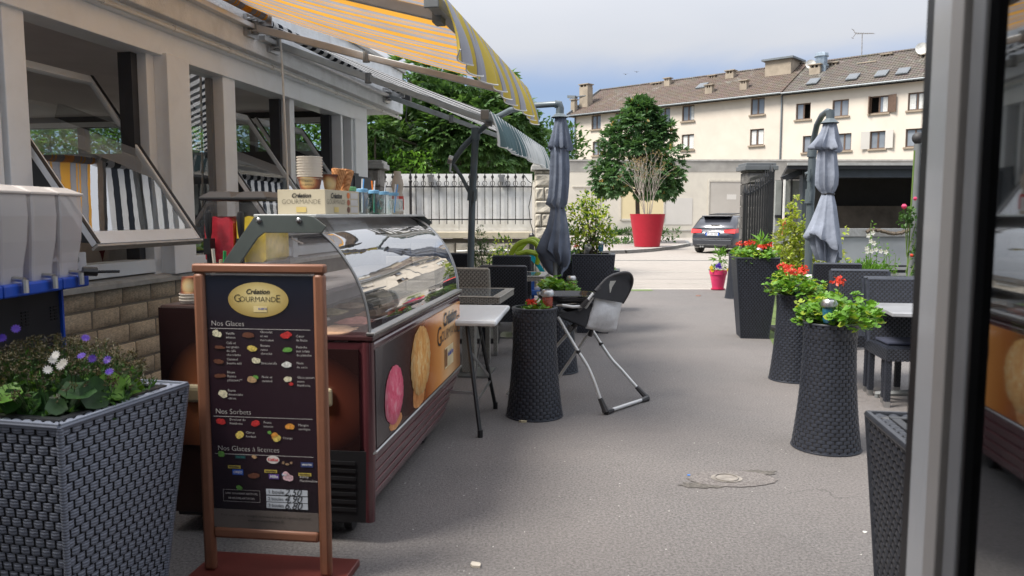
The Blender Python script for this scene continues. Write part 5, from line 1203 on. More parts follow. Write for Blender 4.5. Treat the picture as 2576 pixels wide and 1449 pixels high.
# mason jars
M_jar = glass('jar_glass', (.84,.90,.90), .10, .0); M_jarg = glass('green_jar_glass', (.25,.55,.47), .06, .02)
jar = thing('mason_jar', 'x', 'jar')
g = MB(); g.lathe([(.030,0),(.036,.006),(.037,.03),(.036,.085),(.030,.105),(.028,.112),(.028,.122)], 20, caps=False); g.lathe([(0,.002),(.03,.002)], 20); jb = g.build('jar_body', M_jar, jar)
g = MB(); g.tube([(.036,0,.085),(.052,0,.082),(.056,0,.06),(.05,0,.038),(.036,0,.034)], .005, 6); g.build('handle', M_jar, jar)
g = MB(); g.lathe([(.026,.118),(.0315,.118),(.0315,.134),(.029,.137),(0,.137)], 24); 
lid = g.build('lid', mat('blue_gingham', (.16,.36,.56), .4), jar)
for q in range(12): pass
strw = MB(); strw.tube([(0,0,.01),(.004,.002,.13),(.010,.004,.19)], .0042, 6); strm = strw.mesh('straw', M_white)
jobs = [('clear mason jar with blue lid and white straw, leftmost, half behind the holder box',838,1,None,(.7,.7,.72),0,.10),('green tinted mason jar with green lid and green straw',884,2,'g',(.10,.42,.06),.0,.11),('clear mason jar with blue lid and blue straw leaning inside, right of the green-lidded jar',913,1,None,(.06,.34,.75),0,.12),
        ('green tinted mason jar with blue lid and orange straw',943,1,'g',(.85,.22,.03),0,.10),('clear mason jar with blue lid and no straw above it, between two others',968,1,None,None,0,.1),('clear mason jar with blue lid and pale blue straw, last on the right',992,1,None,(.12,.36,.75),14,.1)]
M_lidg = mat('green_gingham', (.10,.30,.14), .4)
for i_, (lb, px, lidc, tint_, sc_, tl, q) in enumerate(jobs):
    fy = (.60,.58,.86,1.10,1.35,1.58)[i_]; r_ = jar if i_ == 0 else copy_tree(jar)
    # find x on the plate so that the jar is seen at column px
    best = min((abs((cw(x_, fy, TZ).x/ (cw(x_, fy, TZ).y)) - (px-1288)/FPX), x_) for x_ in [-.50 + .005*k for k in range(60)])
    r_.location = cw(best[1], fy, TZ); r_.rotation_euler = (0,0,R(-60 + 17*i_)); tag(r_, lb, 'jar', 'mason jars on the freezer top')
    for ch in [k for k in bpy.data.objects if k.parent is r_]:
        if ch.name.startswith('jar_body') and tint_: ch.data = ch.data.copy(); ch.data.materials[0] = M_jarg
        if ch.name.startswith('lid') and lidc == 2: ch.data = ch.data.copy(); ch.data.materials[0] = M_lidg
    if sc_:
        s_ = bpy.data.objects.new('straw', strm.copy()); COL.objects.link(s_); s_.parent = r_; s_.data.materials[0] = mat('straw_%d' % i_, sc_, .4); s_.rotation_euler = (R(U(-4,4)), R(tl*.5), R(200*i_))
# beige bottle at the far end
p = at(1001, 540, 5.05); bt = thing('sauce_bottle', 'beige sauce bottle with red and white label behind the jars', 'bottle', (p.x, p.y, TZ))
g = MB(); g.lathe([(.035,0),(.038,.01),(.038,.12),(.030,.14),(.037,.17),(.040,.195),(.034,.225),(.024,.245),(.024,.275),(.022,.28),(0,.28)], 20); g.build('bottle_body', mat('beige_plastic', (.42,.36,.29), .45), bt)
g = MB(); g.lathe([(.0388,.02),(.0388,.115)], 20, caps=False); g.build('label', mat('label_white', (.6,.58,.55), .5), bt); g = MB(); g.lathe([(.0394,.10),(.0394,.118)], 20, caps=False); g.box(.030,.0395,-.014,.014,.03,.10); g.build('label_band', mat('label_red', (.45,.03,.02), .5), bt)
# slush machine on the rear counter
p = at(592, 540, 3.88); sl = thing('slush_machine', 'twin tank slush machine with red and yellow drinks on the rear counter', 'drink dispenser', (p.x, 3.88, 1.052), -4)
g = MB(); g.box(-.17,.17,-.02,.30,.0,.16); g.box(-.165,.165,-.10,.0,.0,.04); g.build('base', mat('grey_machine_base', (.12,.125,.13), .4), sl, False, bev=.01)
for sx_, cc_, nm in ((-.083,(.55,.03,.05),'red'),(.083,(.80,.58,.06),'yellow')):
    g = MB(); g.box(sx_-.081,sx_+.081,-.02,.32,.13,.47); g.build('tank', M_sg if False else glass('tank_plastic_'+nm, (.97,.97,.97), .02, .05), sl, False, bev=.02)
    g = MB(); nn = 12; vs = []
    for a_ in range(nn+1):
        for b_ in range(nn+1): vs.append((sx_-.074+.148*a_/nn, -.012+.32*b_/nn, .385 + .007*math.sin(a_*1.1+sx_*30) - .0006*(a_-6)**2))
    nt_ = (nn+1)**2; vs += [(x_, y_, .145 + .03*(abs(x_-sx_)/.074)**3) for x_, y_, _ in vs]; idx = lambda a_, b_: a_*(nn+1)+b_
    fs = [(idx(a_,b_), idx(a_+1,b_), idx(a_+1,b_+1), idx(a_,b_+1)) for a_ in range(nn) for b_ in range(nn)]; fs += [tuple(k+nt_ for k in reversed(q_)) for q_ in fs]
    ed = [idx(a_,0) for a_ in range(nn+1)] + [idx(nn,b_) for b_ in range(1,nn+1)] + [idx(a_,nn) for a_ in range(nn-1,-1,-1)] + [idx(0,b_) for b_ in range(nn-1,0,-1)]
    fs += [(ed[k], ed[(k+1)%len(ed)], ed[(k+1)%len(ed)]+nt_, ed[k]+nt_)[::-1] for k in range(len(ed))]
    g.add(vs, fs); g.build('drink', mat('slush_'+nm, cc_, .45, var=.2, scale=30), sl)
    g = MB(); g.lathe([(.010,.28),(.016,.31),(.020,.38),(.014,.410),(0,.415)], 12, (sx_-.035,-.05,0)); g.box(sx_-.052,sx_-.018,-.075,-.02,.20,.28); g.tube([(sx_-.035,-.05,.26),(sx_-.035,-.05,.32)],.011,8); g.tube([(sx_-.035,-.05,.20),(sx_-.035,-.05,.13)],.014,8); g.build('tap', M_black, sl)
g = MB(); g.box(-.175,.175,-.03,.33,.47,.485)
g.add([(-.175,-.03,.485),(0,-.03,.485),(0,.33,.485),(-.175,.33,.485),(-.14,.02,.515),(-.035,.02,.515),(-.035,.28,.515),(-.14,.28,.515)], [(4,5,6,7),(0,1,5,4),(1,2,6,5),(2,3,7,6),(3,0,4,7)])
g.add([(0,-.03,.485),(.175,-.03,.485),(.175,.33,.485),(0,.33,.485),(.035,.02,.515),(.14,.02,.515),(.14,.28,.515),(.035,.28,.515)], [(4,5,6,7),(0,1,5,4),(1,2,6,5),(2,3,7,6),(3,0,4,7)]); g.build('lid', M_black, sl, False, bev=.004)
# stack of cups on the near left counter
p = at(470, 765, 3.5); c3 = thing('cup_stack', 'short stack of brown paper tubs on the dark counter left of the menu board', 'cup stack', cw(-.87,.10,1.052))
for q in range(3): inst(rm, 'cup', c3, (0,0,q*.014), scale=(1.0,1.0,1.))
g = cup(.046,.054,.075); o = g.build('cup', M_cupb, c3); o.location = (0,0,.118); o.rotation_euler = (PI,0,0)
tub_ = thing('straw_holder', 'white beaker holding green and cream spoon handles above the menu board', 'beaker', cw(-.79,.20,1.052))
g = MB(); g.lathe([(.03,0),(.036,.15),(.033,.15),(.028,.01),(0,.01)], 16); g.build('beaker', M_cupw, tub_)
for (x, y, m_, h_) in ((.012,0,(.02,.28,.08),.23),(-.014,.004,(.6,.56,.48),.24),(0,.014,(.6,.45,.3),.19)):
    g = MB(); g.tube([(x,y,.012),(x*2.2,y,h_)], .008, 8); g.build('spoon_handle', mat('spoon_%d' % int(h_*100), m_, .4), tub_)

# ------------------------------------------------------------------ juice dispenser at the far left
p = at(110, 700, 3.45); jd = thing('juice_dispenser', 'triple clear hopper juice dispenser with blue tray on a black cabinet at the left edge', 'drink dispenser', (-2.0, 3.015, 0), 88)
zt_ = 1.17
g = MB(); g.box(-.6,.305,-.02,.42,.35,zt_-.03); g.build('cabinet', mat('black_cabinet', (.020,.022,.026), .35, var=.2), jd, False, bev=.006)
g = MB(); g.box(.305,.318,-.03,.42,.35,zt_-.03); g.build('blue_side', mat('blue_plastic', (.015,.07,.42), .4), jd, False)
for (x0, x1) in ((-.6,-.165),(-.16,.195),(.20,.385)):
    g = MB(); g.box(x0, x1, -.11, .42, zt_-.035, zt_+.015); g.build('tray', bpy.data.materials['blue_plastic'], jd, False, bev=.008)
hop = MB(); hp = [(.0,-.09),(.17,-.09)]
for j_, (w, z) in enumerate(((.045,.0),(.050,.03),(.060,.12),(.062,.25),(.058,.34))): pass
m, t_, b_, o_ = newmat('frosted_hopper'); M_hop = m; b_.inputs['Base Color'].default_value = (.80,.77,.76,1); b_.inputs['Roughness'].default_value = .2
tr_ = N(t_, 'ShaderNodeBsdfTransparent'); tr_.inputs[0].default_value = (.9,.88,.87,1); ms_ = N(t_, 'ShaderNodeMixShader'); ms_.inputs[0].default_value = .46; L(t_, tr_.outputs[0], ms_.inputs[1]); L(t_, b_.outputs[0], ms_.inputs[2]); L(t_, ms_.outputs[0], o_.inputs[0])
M_hopfill = mat('cloudy_juice', (.30,.25,.235), .5, var=.08)
for i_, xc in enumerate((-.43,-.25,-.07,.11,.29)):
    g = MB(); pr = [(.066,.0),(.069,.06),(.079,.16),(.084,.26),(.082,.345)]
    vs = []
    for w, z in pr: vs += [(xc-w,-.08-(w-.066)*1.4,zt_+.015+z),(xc+w,-.08-(w-.066)*1.4,zt_+.015+z),(xc+w,.36,zt_+.015+z),(xc-w,.36,zt_+.015+z)]
    g.add(vs, [(i*4+k, i*4+(k+1)%4, i*4+4+(k+1)%4, i*4+4+k) for i in range(4) for k in range(4)]); ho = g.build('hopper', M_hop, jd, False, bev=.012)
    g = MB(); g.box(xc-.086,xc+.086,-.11,.37,zt_+.36,zt_+.372); g.add([(xc-.083,-.105,zt_+.372),(xc+.083,-.105,zt_+.372),(xc+.083,.36,zt_+.372),(xc-.083,.36,zt_+.372),(xc-.06,-.05,zt_+.395),(xc+.06,-.05,zt_+.395),(xc+.06,.33,zt_+.41),(xc-.06,.33,zt_+.41)], [(4,5,6,7),(0,1,5,4),(1,2,6,5),(2,3,7,6),(3,0,4,7)]); g.build('hopper_lid', mat('beige_lid', (.55,.50,.46), .4, var=.1) if i_ == 0 else bpy.data.materials['beige_lid'], jd, False, bev=.004)
    g = MB(); g.tube([(xc+.0,-.13,zt_+.03),(xc,-.13,zt_-.02)], .012, 8); g.tube([(xc,-.13,zt_+.03),(xc,-.08,zt_+.035)],.01,8); g.build('spout', M_steel, jd)
    if i_ >= 2:
        g = MB(); g.lathe([(0,0),(.03,.03),(.042,.10),(.03,.17),(0,.19)], 14, (xc,.18,zt_+.12)); g.build('juice', mat('orange_juice_%d' % i_, [(.34,.04,.03),(.3,.10,.05),(.75,.22,.03)][i_-2], .6, var=.5, scale=20), jd)
for xc in (-.13, .05, .235):
    g = MB()
    for q in range(5): 
        for w in (0, .024): g.box(xc+w, xc+w+.02, -.024, -.020, zt_-.17+q*.013, zt_-.163+q*.013)
    g.build('vent_slots', M_core, jd, False)
    g = MB(); g.box(xc-.095,xc-.045,-.05,-.02,zt_-.25,zt_-.24); g.build('drip_lip', M_steel, jd, False)
g = MB(); g.tube([(.16,-.028,zt_-.37),(.16,-.045,zt_-.37),(.20,-.045,zt_-.37),(.20,-.028,zt_-.37),(.20,-.028,zt_-.355),(.16,-.028,zt_-.355)], .003, 5); g.build('latch', M_steel, jd)
g = MB(); g.box(-.3,.28,.02,.36,0,.35); g.build('stand', M_black, jd, False)
sg = thing('glass_sign', 'small white card with a wine glass drawing on the dispenser tray', 'sign', at(188, 660, 3.42), 20)
g = MB(); g.box(-.045,.045,0,.003,-.045,.045); g.build('card', M_white, sg, False)
g = MB(); g.tube([(.018*math.cos(a*PI/8), -.002, .018+.012*math.sin(a*PI/8)) for a in range(16)], .0012, 4, closed=True); g.tube([(.018*math.cos(PI+a*PI/8), -.002, .012+.018*math.sin(PI+a*PI/8)) for a in range(9)], .0012, 4); g.tube([(0,-.002,-.006),(0,-.002,-.03)],.0012,4); g.tube([(.013*math.cos(a*PI/8), -.002, -.032+.004*math.sin(a*PI/8)) for a in range(16)], .0012, 4, closed=True); g.build('drawing', M_black, sg, False)
wg = thing('wine_glass', 'upturned clear wine glass behind the small white card', 'wine glass', at(140, 690, 3.46)); 
g = MB(); g.lathe([(.03,.0),(.036,.03),(.03,.06),(.008,.078),(.005,.085),(.005,.125),(.034,.132)], 20, caps=False); g.build('glass_bowl', glass('clear_glass', (.9,.9,.9), .15), wg)
# dispenser carries the glass on a shelf of the veranda sill side
g = MB(); g.tube([(.32,-.12,zt_+.035),(.36,-.16,zt_+.03)], .02, 8); g.tube([(.36,-.16,zt_+.03),(.38,-.25,zt_+.03)], .007, 6); g.build('tap_lever', M_black, jd)

# ------------------------------------------------------------------ menu board
MBm = thing('menu_board', 'copper framed standing menu board listing ice creams in front of the freezer', 'menu board', (-.972, 2.94, 0), -7)
M_cop = mat('copper_frame', (.22,.095,.055), .42, .1, var=.12, scale=5, dirt=((.12,.05,.03), 5, .4))
HW = .265; TT = 1.262
g = MB(); g.box(-HW,-HW+.048,-.018,.018,.03,TT-.035); g.build('post', M_cop, MBm, True, bev=.014)
g = MB(); g.box(HW-.048,HW,-.018,.018,.03,TT-.035); g.build('post', M_cop, MBm, True, bev=.014)
g = MB(); g.box(-HW-.002,HW+.002,-.019,.019,TT-.036,TT); g.build('top_rail', M_cop, MBm, True, bev=.008)
zlow = .21
g = MB(); g.box(-HW+.047,HW-.047,-.016,.016,zlow-.045,zlow); g.build('bottom_rail', M_cop, MBm, True, bev=.012)
g = MB(); g.box(-HW-.04,HW+.06,-.16,.16,0,.03); g.build('foot', mat('dark_red_foot', (.11,.025,.02), .4), MBm, False, bev=.005)
PWH = HW - .048
g = MB(); g.box(-PWH,PWH,-.006,.006,zlow-.002,TT-.045)
def poster():
    m, t, b, o = newmat('menu_print'); c = N(t, 'ShaderNodeTexCoord'); s = N(t, 'ShaderNodeSeparateXYZ'); L(t, c.outputs['Object'], s.inputs[0])
    mr_ = N(t, 'ShaderNodeMapRange'); L(t, s.outputs['Z'], mr_.inputs[0]); mr_.inputs[1].default_value = .21; mr_.inputs[2].default_value = 1.22
    L(t, ramp(t, mr_.outputs[0], [(0,(.008,.006,.009)),(.3,(.020,.009,.015)),(.7,(.024,.011,.016)),(.86,(.012,.009,.016)),(1,(.006,.010,.022))]), b.inputs[0]); b.inputs['Roughness'].default_value = .25; return m
ps = g.build('poster', poster(), MBm, False)
g = MB(); g.box(-PWH+.02,PWH-.02,-.004,.004,TT-.044,TT-.038); g.build('clip_strip', M_white, MBm, False)
g = MB(); g.box(-PWH,PWH,-.0075,-.0062,zlow,zlow+.075); g.build('grey_strip', mat('grey_print', (.13,.11,.10), .35), ps, False)
FYm = -.0085
def mz(py): return TT - .045 - (py - 682) / (1323 - 682) * (TT - .045 - zlow - .06)     # poster rows, top 682 to 1323
def mx_(px): return -PWH + (px - 515) / (795 - 515) * 2 * PWH
g = MB(); disc(g, (mx_(653), FYm, mz(745)), (1,0,0), (0,0,1), .122, .068, 40); g.build('printed_oval', radial('gold_oval_print', 0, mz(735), .13, .085, [(0,(.72,.62,.34)),(.5,(.55,.44,.18)),(1,(.34,.24,.07))], 'X', .35), ps, False)
g = MB(); put_text(g, 'Création', (mx_(652), FYm-.001, mz(724)), (1,0,0), (0,0,1), .03, shear=.3, offset=.0006, width=.095); put_text(g, 'G', (mx_(599), FYm-.001, mz(742)), (1,0,0), (0,0,1), .042, offset=-.0006); put_text(g, 'OURMAND', (mx_(652), FYm-.001, mz(744)), (1,0,0), (0,0,1), .033, offset=-.0004, width=.145); put_text(g, 'E', (mx_(705), FYm-.001, mz(742)), (1,0,0), (0,0,1), .042, offset=-.0006); g.build('lettering', M_black, ps, False)
g = MB(); rect(g, (mx_(658), FYm-.001, mz(769)), (1,0,0), (0,0,1), .055, .024); g.build('printed_packet', mat('gold_packet', (.7,.58,.3), .4), ps, False)
g = MB(); put_text(g, 'la Laitière', (mx_(664), FYm-.002, mz(768)), (1,0,0), (0,0,1), .015, shear=.3, offset=.0006, width=.035); g.build('lettering', mat('packet_blue2', (.03,.08,.4), .4), ps, False)
def MU(px, py): return (mx_(px), FYm, mz(py))
HD = MB(); SM = MB()
M_pw = mat('print_white', (.62,.60,.58), .5)
for s_, px, py in (('Nos Glaces', 527, 809), ('Nos Sorbets', 530, 1045), ('Nos Glaces à licences', 532, 1145)):
    HD = MB(); put_text(HD, s_, MU(px, py), (1,0,0), (0,0,1), .029, align='LEFT', offset=-.0006); HD.build('heading', M_pw, ps, False)
for py in (822, 1058, 1160): HD = MB(); rect(HD, MU(655, py), (1,0,0), (0,0,1), 2*PWH-.03, .0014); HD.build('printed_line', M_pw, ps, False)
items = [('Vanille\nintense',565,840),('Chocolat\net ses\nmorceaux',655,840),('Cœur\nde fraise',748,844),('Café et\nses grains\nde café\nchocolatés',565,876),('Banane\nsauce\nchocolat',655,876),('Pistache\naux éclats\nde pistache',748,878),('Caramel\nbeurre salé',565,909),('Stracciatella',655,912),('Noix\nde coco',748,915),
         ('Rhum\nRaisins\npâtissiers**',565,949),('Noix et\ncaramel',656,954),('Glace yaourt\nsauce\nframboise',748,958),('Façon\ncheesecake\ncitron',565,998),('Douceur de\nframboise',567,1071),('Fraise\nintense',657,1076),('Mangue\nexotique',748,1080),('Citron\nfondant',609,1105),('Orange',706,1111),('Bubbly\nMarshmallow',748,1220)]
for s_, px, py in items:
    for i_, ln in enumerate(s_.split('\n')):
        put_text(SM, ln, MU(px, py + (i_ - (s_.count('\n'))/2)*10.5), (1,0,0), (0,0,1), .0135, align='LEFT', res=1)
put_text(SM, 'SANS COLORANT ARTIFICIEL', MU(592,1268), (1,0,0), (0,0,1), .011, width=.135, res=1); put_text(SM, 'NI ARÔME ARTIFICIEL', MU(592,1281), (1,0,0), (0,0,1), .011, width=.11, res=1)
for (a, b, c, d) in ((543,641,1258,1258.8),(543,641,1290,1290.8)): rect(SM, MU((a+b)/2, c), (1,0,0), (0,0,1), (b-a)/280*2*PWH, .001)
for a in (543, 641): rect(SM, MU(a, 1274), (1,0,0), (0,0,1), .001, .047)
SM.build('lettering', mat('print_pale', (.48,.46,.45), .5), ps, False, kind='stuff')
# small printed food pictures
pics = {'cream': ((.62,.58,.42), [(543,835,14,10),(640,905,15,10),(548,996,16,11),(555,1003,10,6),(724,952,12,9),(655,1211,0,0)]), 'brown': ((.13,.05,.03), [(627,838,22,9),(546,872,18,5),(543,909,18,8),(547,949,18,7),(625,1218,20,9)]), 'red': ((.45,.03,.03), [(722,837,18,10),(543,1072,15,10),(635,1075,14,10),(730,965,9,5)]),
        'yellow': ((.62,.48,.12), [(632,874,17,9),(593,1105,12,12),(690,1113,13,11)]), 'orange': ((.62,.27,.05), [(725,1080,15,10),(684,1106,13,11)]), 'green': ((.12,.30,.06), [(725,876,17,8),(541,1162,14,9),(588,1252,12,7),(672,1098,7,5),(640,950,9,6)]), 'white': ((.60,.60,.58), [(724,914,18,8)]), 'nut': ((.40,.26,.14), [(630,954,17,11),(629,1165,8,6)]), 'pink': ((.62,.42,.46), [(720,1217,18,11),(712,1210,12,8)]), 'dots': ((.3,.2,.12), [(706,1178,5,4),(716,1182,6,4),(727,1178,5,4)])}
for k_, (c_, lst) in pics.items():
    g = MB()
    for (px, py, rx, ry) in lst:
        if not rx: continue
        for q in range(3):
            O = Vector(MU(px + U(-.35,.35)*rx, py + U(-.3,.3)*ry)) + Vector((0,-.0004*q,0)); disc(g, O, (1,0,0), (0,0,1), rx*.62*2*PWH/280, ry*.7*2*PWH/280, 12, .18)
    g.build('printed_food', mat('print_' + k_, c_, .4, var=.45, scale=120), ps, False, kind='stuff')
def logo(px, py, w, h, bg_, body, fg, sh_=.2, ell=False):
    g = MB(); (disc(g, MU(px, py), (1,0,0), (0,0,1), w/2, h/2, 24) if ell else rect(g, MU(px, py), (1,0,0), (0,0,1), w, h)); lo = g.build('printed_logo', mat('logo_bg', bg_, .4), ps, False)
    g = MB(); O = Vector(MU(px, py)) + Vector((0,-.001,0)); put_text(g, body, O, (1,0,0), (0,0,1), h*.62, shear=sh_, offset=.0004, width=w*.82, res=2); g.build('lettering', mat('logo_ink', fg, .5), lo, False)
logo(679,1171,.052,.032,(.62,.58,.56),'KitKat',(.55,.02,.02),0,True); logo(768,1181,.05,.020,(.03,.05,.16),'SMARTIES',(.6,.6,.6)); logo(584,1209,.045,.022,(.02,.10,.5),'OREO',(.7,.7,.7)); logo(680,1217,.042,.020,(.10,.05,.25),'Milka',(.6,.6,.65)); logo(708,1210,.022,.016,(.05,.2,.5),'~',(.6,.6,.6),0,True); logo(592,1167,.045,.016,(.015,.03,.04),'After Eight',(.03,.22,.20))
for px, py in ((575,1195),(672,1203),(762,1208)): logo(px, py, .052, .0125, (.5,.40,.08), 'NOUVEAU', (.05,.03,.02), 0)
for i_, (py, n1, n2) in enumerate(((1259,'1 boule','2,50'),(1278,'2 boules','4,90'),(1296,'3 boules','6,80'))):
    g = MB(); rect(g, MU(713, py), (1,0,0), (0,0,1), .17, .024); lo = g.build('price_strip', mat('price_white', (.46,.50,.56), .5) if i_ == 0 else bpy.data.materials['price_white'], ps, False)
    g = MB(); O = Vector((0,-.001,0)); put_text(g, n1, Vector(MU(663, py)) + O, (1,0,0), (0,0,1), .021, align='LEFT', width=.062); put_text(g, n2, Vector(MU(728, py)) + O, (1,0,0), (0,0,1), .026, shear=.35, width=.072); g.build('lettering', M_black, lo, False)
g = MB(); put_text(g, 'Pour votre santé, mangez au moins 5 fruits et légumes par jour', (0,FYm-.0005,zlow+.052), (1,0,0), (0,0,1), .014, width=.37, res=1); put_text(g, 'www.mangerbouger.fr', (0,FYm-.0005,zlow+.034), (1,0,0), (0,0,1), .014, width=.15, res=1); g.build('lettering', mat('print_grey', (.05,.045,.04), .5), ps, False)

# ------------------------------------------------------------------ cane planters
def square_planter(name, label, loc, rz, w, H, taper, nu, nv, m, tall=False, group=None, h=.005, soil=.08, top=True, sides=(0,1,2,3)):
    t = thing(name, label, 'planter', loc, rz, group); b = w/2; c = w/2 - taper
    g = MB(); g.add([(-c+.004,-c+.004,0),(c-.004,-c+.004,0),(c-.004,c-.004,0),(-c+.004,c-.004,0),(-b+.004,-b+.004,H),(b-.004,-b+.004,H),(b-.004,b-.004,H),(-b+.004,b-.004,H)], [(0,3,2,1),(0,1,5,4),(1,2,6,5),(2,3,7,6),(3,0,4,7)])
    ri = b - .05; g.add([(-b,-b,H-.004),(b,-b,H-.004),(b,b,H-.004),(-b,b,H-.004),(-ri,-ri,H-.004),(ri,-ri,H-.004),(ri,ri,H-.004),(-ri,ri,H-.004)], [(0,1,5,4),(1,2,6,5),(2,3,7,6),(3,0,4,7)]); g.build('core', M_core, t, False)
    g = MB(); cb_ = [(-c,-c),(c,-c),(c,c),(-c,c)]; tb_ = [(-b,-b),(b,-b),(b,b),(-b,b)]
    for k_ in sides:
        a, d = k_, (k_+1) % 4
        weave(g, flatP((*cb_[a],0),(*cb_[d],0),(*tb_[d],H),(*tb_[a],H)), nu, nv, h)
    if top:
        for k_ in range(4):
            a, d = k_, (k_+1) % 4; i_ = [(-ri,-ri),(ri,-ri),(ri,ri),(-ri,ri)]
            weave(g, flatP((*tb_[a],H),(*tb_[d],H),(*i_[d],H),(*i_[a],H)), nu, 2, h)
    for k_ in range(4):   # braided edges
        a, d = Vector((*tb_[k_],H)), Vector((*tb_[(k_+1)%4],H)); g.tube([a, d], h*1.5, 6); g.tube([Vector((*cb_[k_],0)), a], h*1.3, 6)
    g.build('weave', m, t, True, 60, kind='stuff')
    g = MB(); r2 = ri + .002
    for (x0,x1,y0,y1) in ((-r2,r2,-r2,-r2+.03),(-r2,r2,r2-.03,r2),(-r2,-r2+.03,-r2+.03,r2-.03),(r2-.03,r2,-r2+.03,r2-.03)): g.box(x0,x1,y0,y1,H-.10,H+.008)
    g.build('liner', M_liner, t, False, bev=.004)
    g = MB(); g.box(-ri+.03,ri-.03,-ri+.03,ri-.03,H-.2,H-soil); g.build('soil', M_soilpot, t, False); return t
def vase_mesh(H, rb, rt, nu, nv, h):
    def prof(v): return rt*1.0 + (rb-rt)*(1-v)**2.2 + .012*max(0, v-.85)/.15*.6
    def P(u, v):
        a = 2*PI*u; r_ = prof(v); dr = (prof(min(v+.01,1)) - prof(max(v-.01,0)))/.02/H
        n = Vector((math.cos(a), math.sin(a), -dr)).normalized(); return Vector((r_*math.cos(a), r_*math.sin(a), v*H)), n
    w = MB(); weave(w, P, nu, nv, h); pts = lambda z, r_, n=36: [(r_*math.cos(2*PI*k/n), r_*math.sin(2*PI*k/n), z) for k in range(n)]
    w.tube(pts(H, prof(1)), .007, 6, closed=True); w.tube(pts(.006, rb), .006, 6, closed=True)
    c = MB(); c.lathe([(prof(k/14)-.002, H*k/14) for k in range(15)], 40, caps=False)
    return w, c, prof
VW, VC, VP = vase_mesh(.785, .205, .152, 24, 34, .0055)
VWm = VW.mesh('weave', M_rattan, True, 60); VCm = VC.mesh('core', M_core)
lg = MB(); rt = VP(1); lg.lathe([(rt-.004,.70),(rt-.004,.79),(rt-.018,.792),(rt-.022,.72)], 36, caps=False); LNm = lg.mesh('liner', M_liner); so_ = MB(); so_.lathe([(rt-.01,.735),(.05,.75),(0,.752)], 24, caps=False); SOm = so_.mesh('soil', M_soilpot)
def vase(label, loc, s=1., rz=0):
    t = thing('vase_planter', label, 'planter', loc, rz, 'waisted cane vase planters'); t.scale = (s, s, s)
    for nm, me in (('weave', VWm), ('core', VCm), ('liner', LNm), ('soil', SOm)):
        o = inst(me, nm, t)
        if nm == 'weave': o['kind'] = 'stuff'
    return t
def foot(px0, px1, pyb, r_=.205):   # centre of a round base seen with its front edge at pyb
    p = gz((px0+px1)/2, pyb); d = Vector((p.x, p.y, 0)).normalized(); return Vector((p.x, p.y, 0)) + d * r_
vR1 = foot(1987, 2165, 1148); vR2 = foot(1918, 2065, 966); vR3 = foot(1823, 1885, 753); vL1 = foot(1271, 1418, 1063); vL2 = foot(1345, 1456, 945); vL3 = foot(1415, 1475, 800)
vase('nearest waisted black cane planter on the right, full of green geranium', vR1); vase('second waisted black cane planter on the right, topped with red geraniums', vR2, .96, 30); vase('farthest waisted cane planter on the right, behind the pink pot', vR3, 1.02, 50)
vase('waisted black cane planter in front of the baby high chair', vL1, 1., 70); vase('waisted cane planter half hidden behind the high chair tray', vL2, .97, 20); vase('waisted cane planter behind the folded umbrella next to the square one', (at(1432,540,10.2).x, 10.2, 0), 1.08, 10)
def sq_at(px0, px1, pyb, w): 
    p = gz((px0+px1)/2, pyb); d = Vector((p.x,p.y,0)).normalized(); return Vector((p.x,p.y,0)) + d*w*.45
q = sq_at(1855, 1930, 852, .36); square_planter('square_planter', 'tall square tapered black cane planter on the right with red geraniums', q, -8, .485, .95, .085, 11, 40, M_rattan, group='tall square cane planters', h=.0045); SQR = q
q = sq_at(1452, 1532, 838, .40); square_planter('square_planter', 'tall square tapered black cane planter on the left holding the yellow green shrub', q, -8, .52, .965, .075, 12, 40, M_rattan, group='tall square cane planters', h=.0045); SQL = q
q = at(1545, 540, 11.6); square_planter('square_planter', 'low dark cane planter peeping out behind the tall left one', (q.x-.12, 11.6, 0), -8, .42, .62, .05, 10, 26, M_rattan, group='tall square cane planters', h=.0045); SQL2 = Vector((q.x-.12, 11.6, 0))
# near left and near right
NL = thing; ang = 13.3
cN = Vector((-1.389, 2.304)); dN = Vector((math.sin(R(ang)), math.cos(R(ang)))); eN = Vector((-dN.y, dN.x)); wN = .61
cen = cN + dN * wN/2 + eN * wN/2
square_planter('square_planter', 'large square charcoal cane planter with daisies at the left front corner', (cen.x, cen.y, 0), -ang, wN, .80, .08, 13, 25, M_rattan_near, h=.008)
NLc = Vector((cen.x, cen.y, 0))
cR = Vector((1.162, 2.47)); dR = Vector((math.sin(R(9)), math.cos(R(9)))); eR = Vector((dR.y, -dR.x)); cen = cR - dR*.31 + eR*.31
square_planter('square_planter', 'square black cane planter cut by the door frame at the right front corner', (cen.x, cen.y, 0), -9, .61, .80, .06, 14, 31, mat('black_cane_near', (.03,.033,.042), .32, var=.3, scale=60), h=.008)
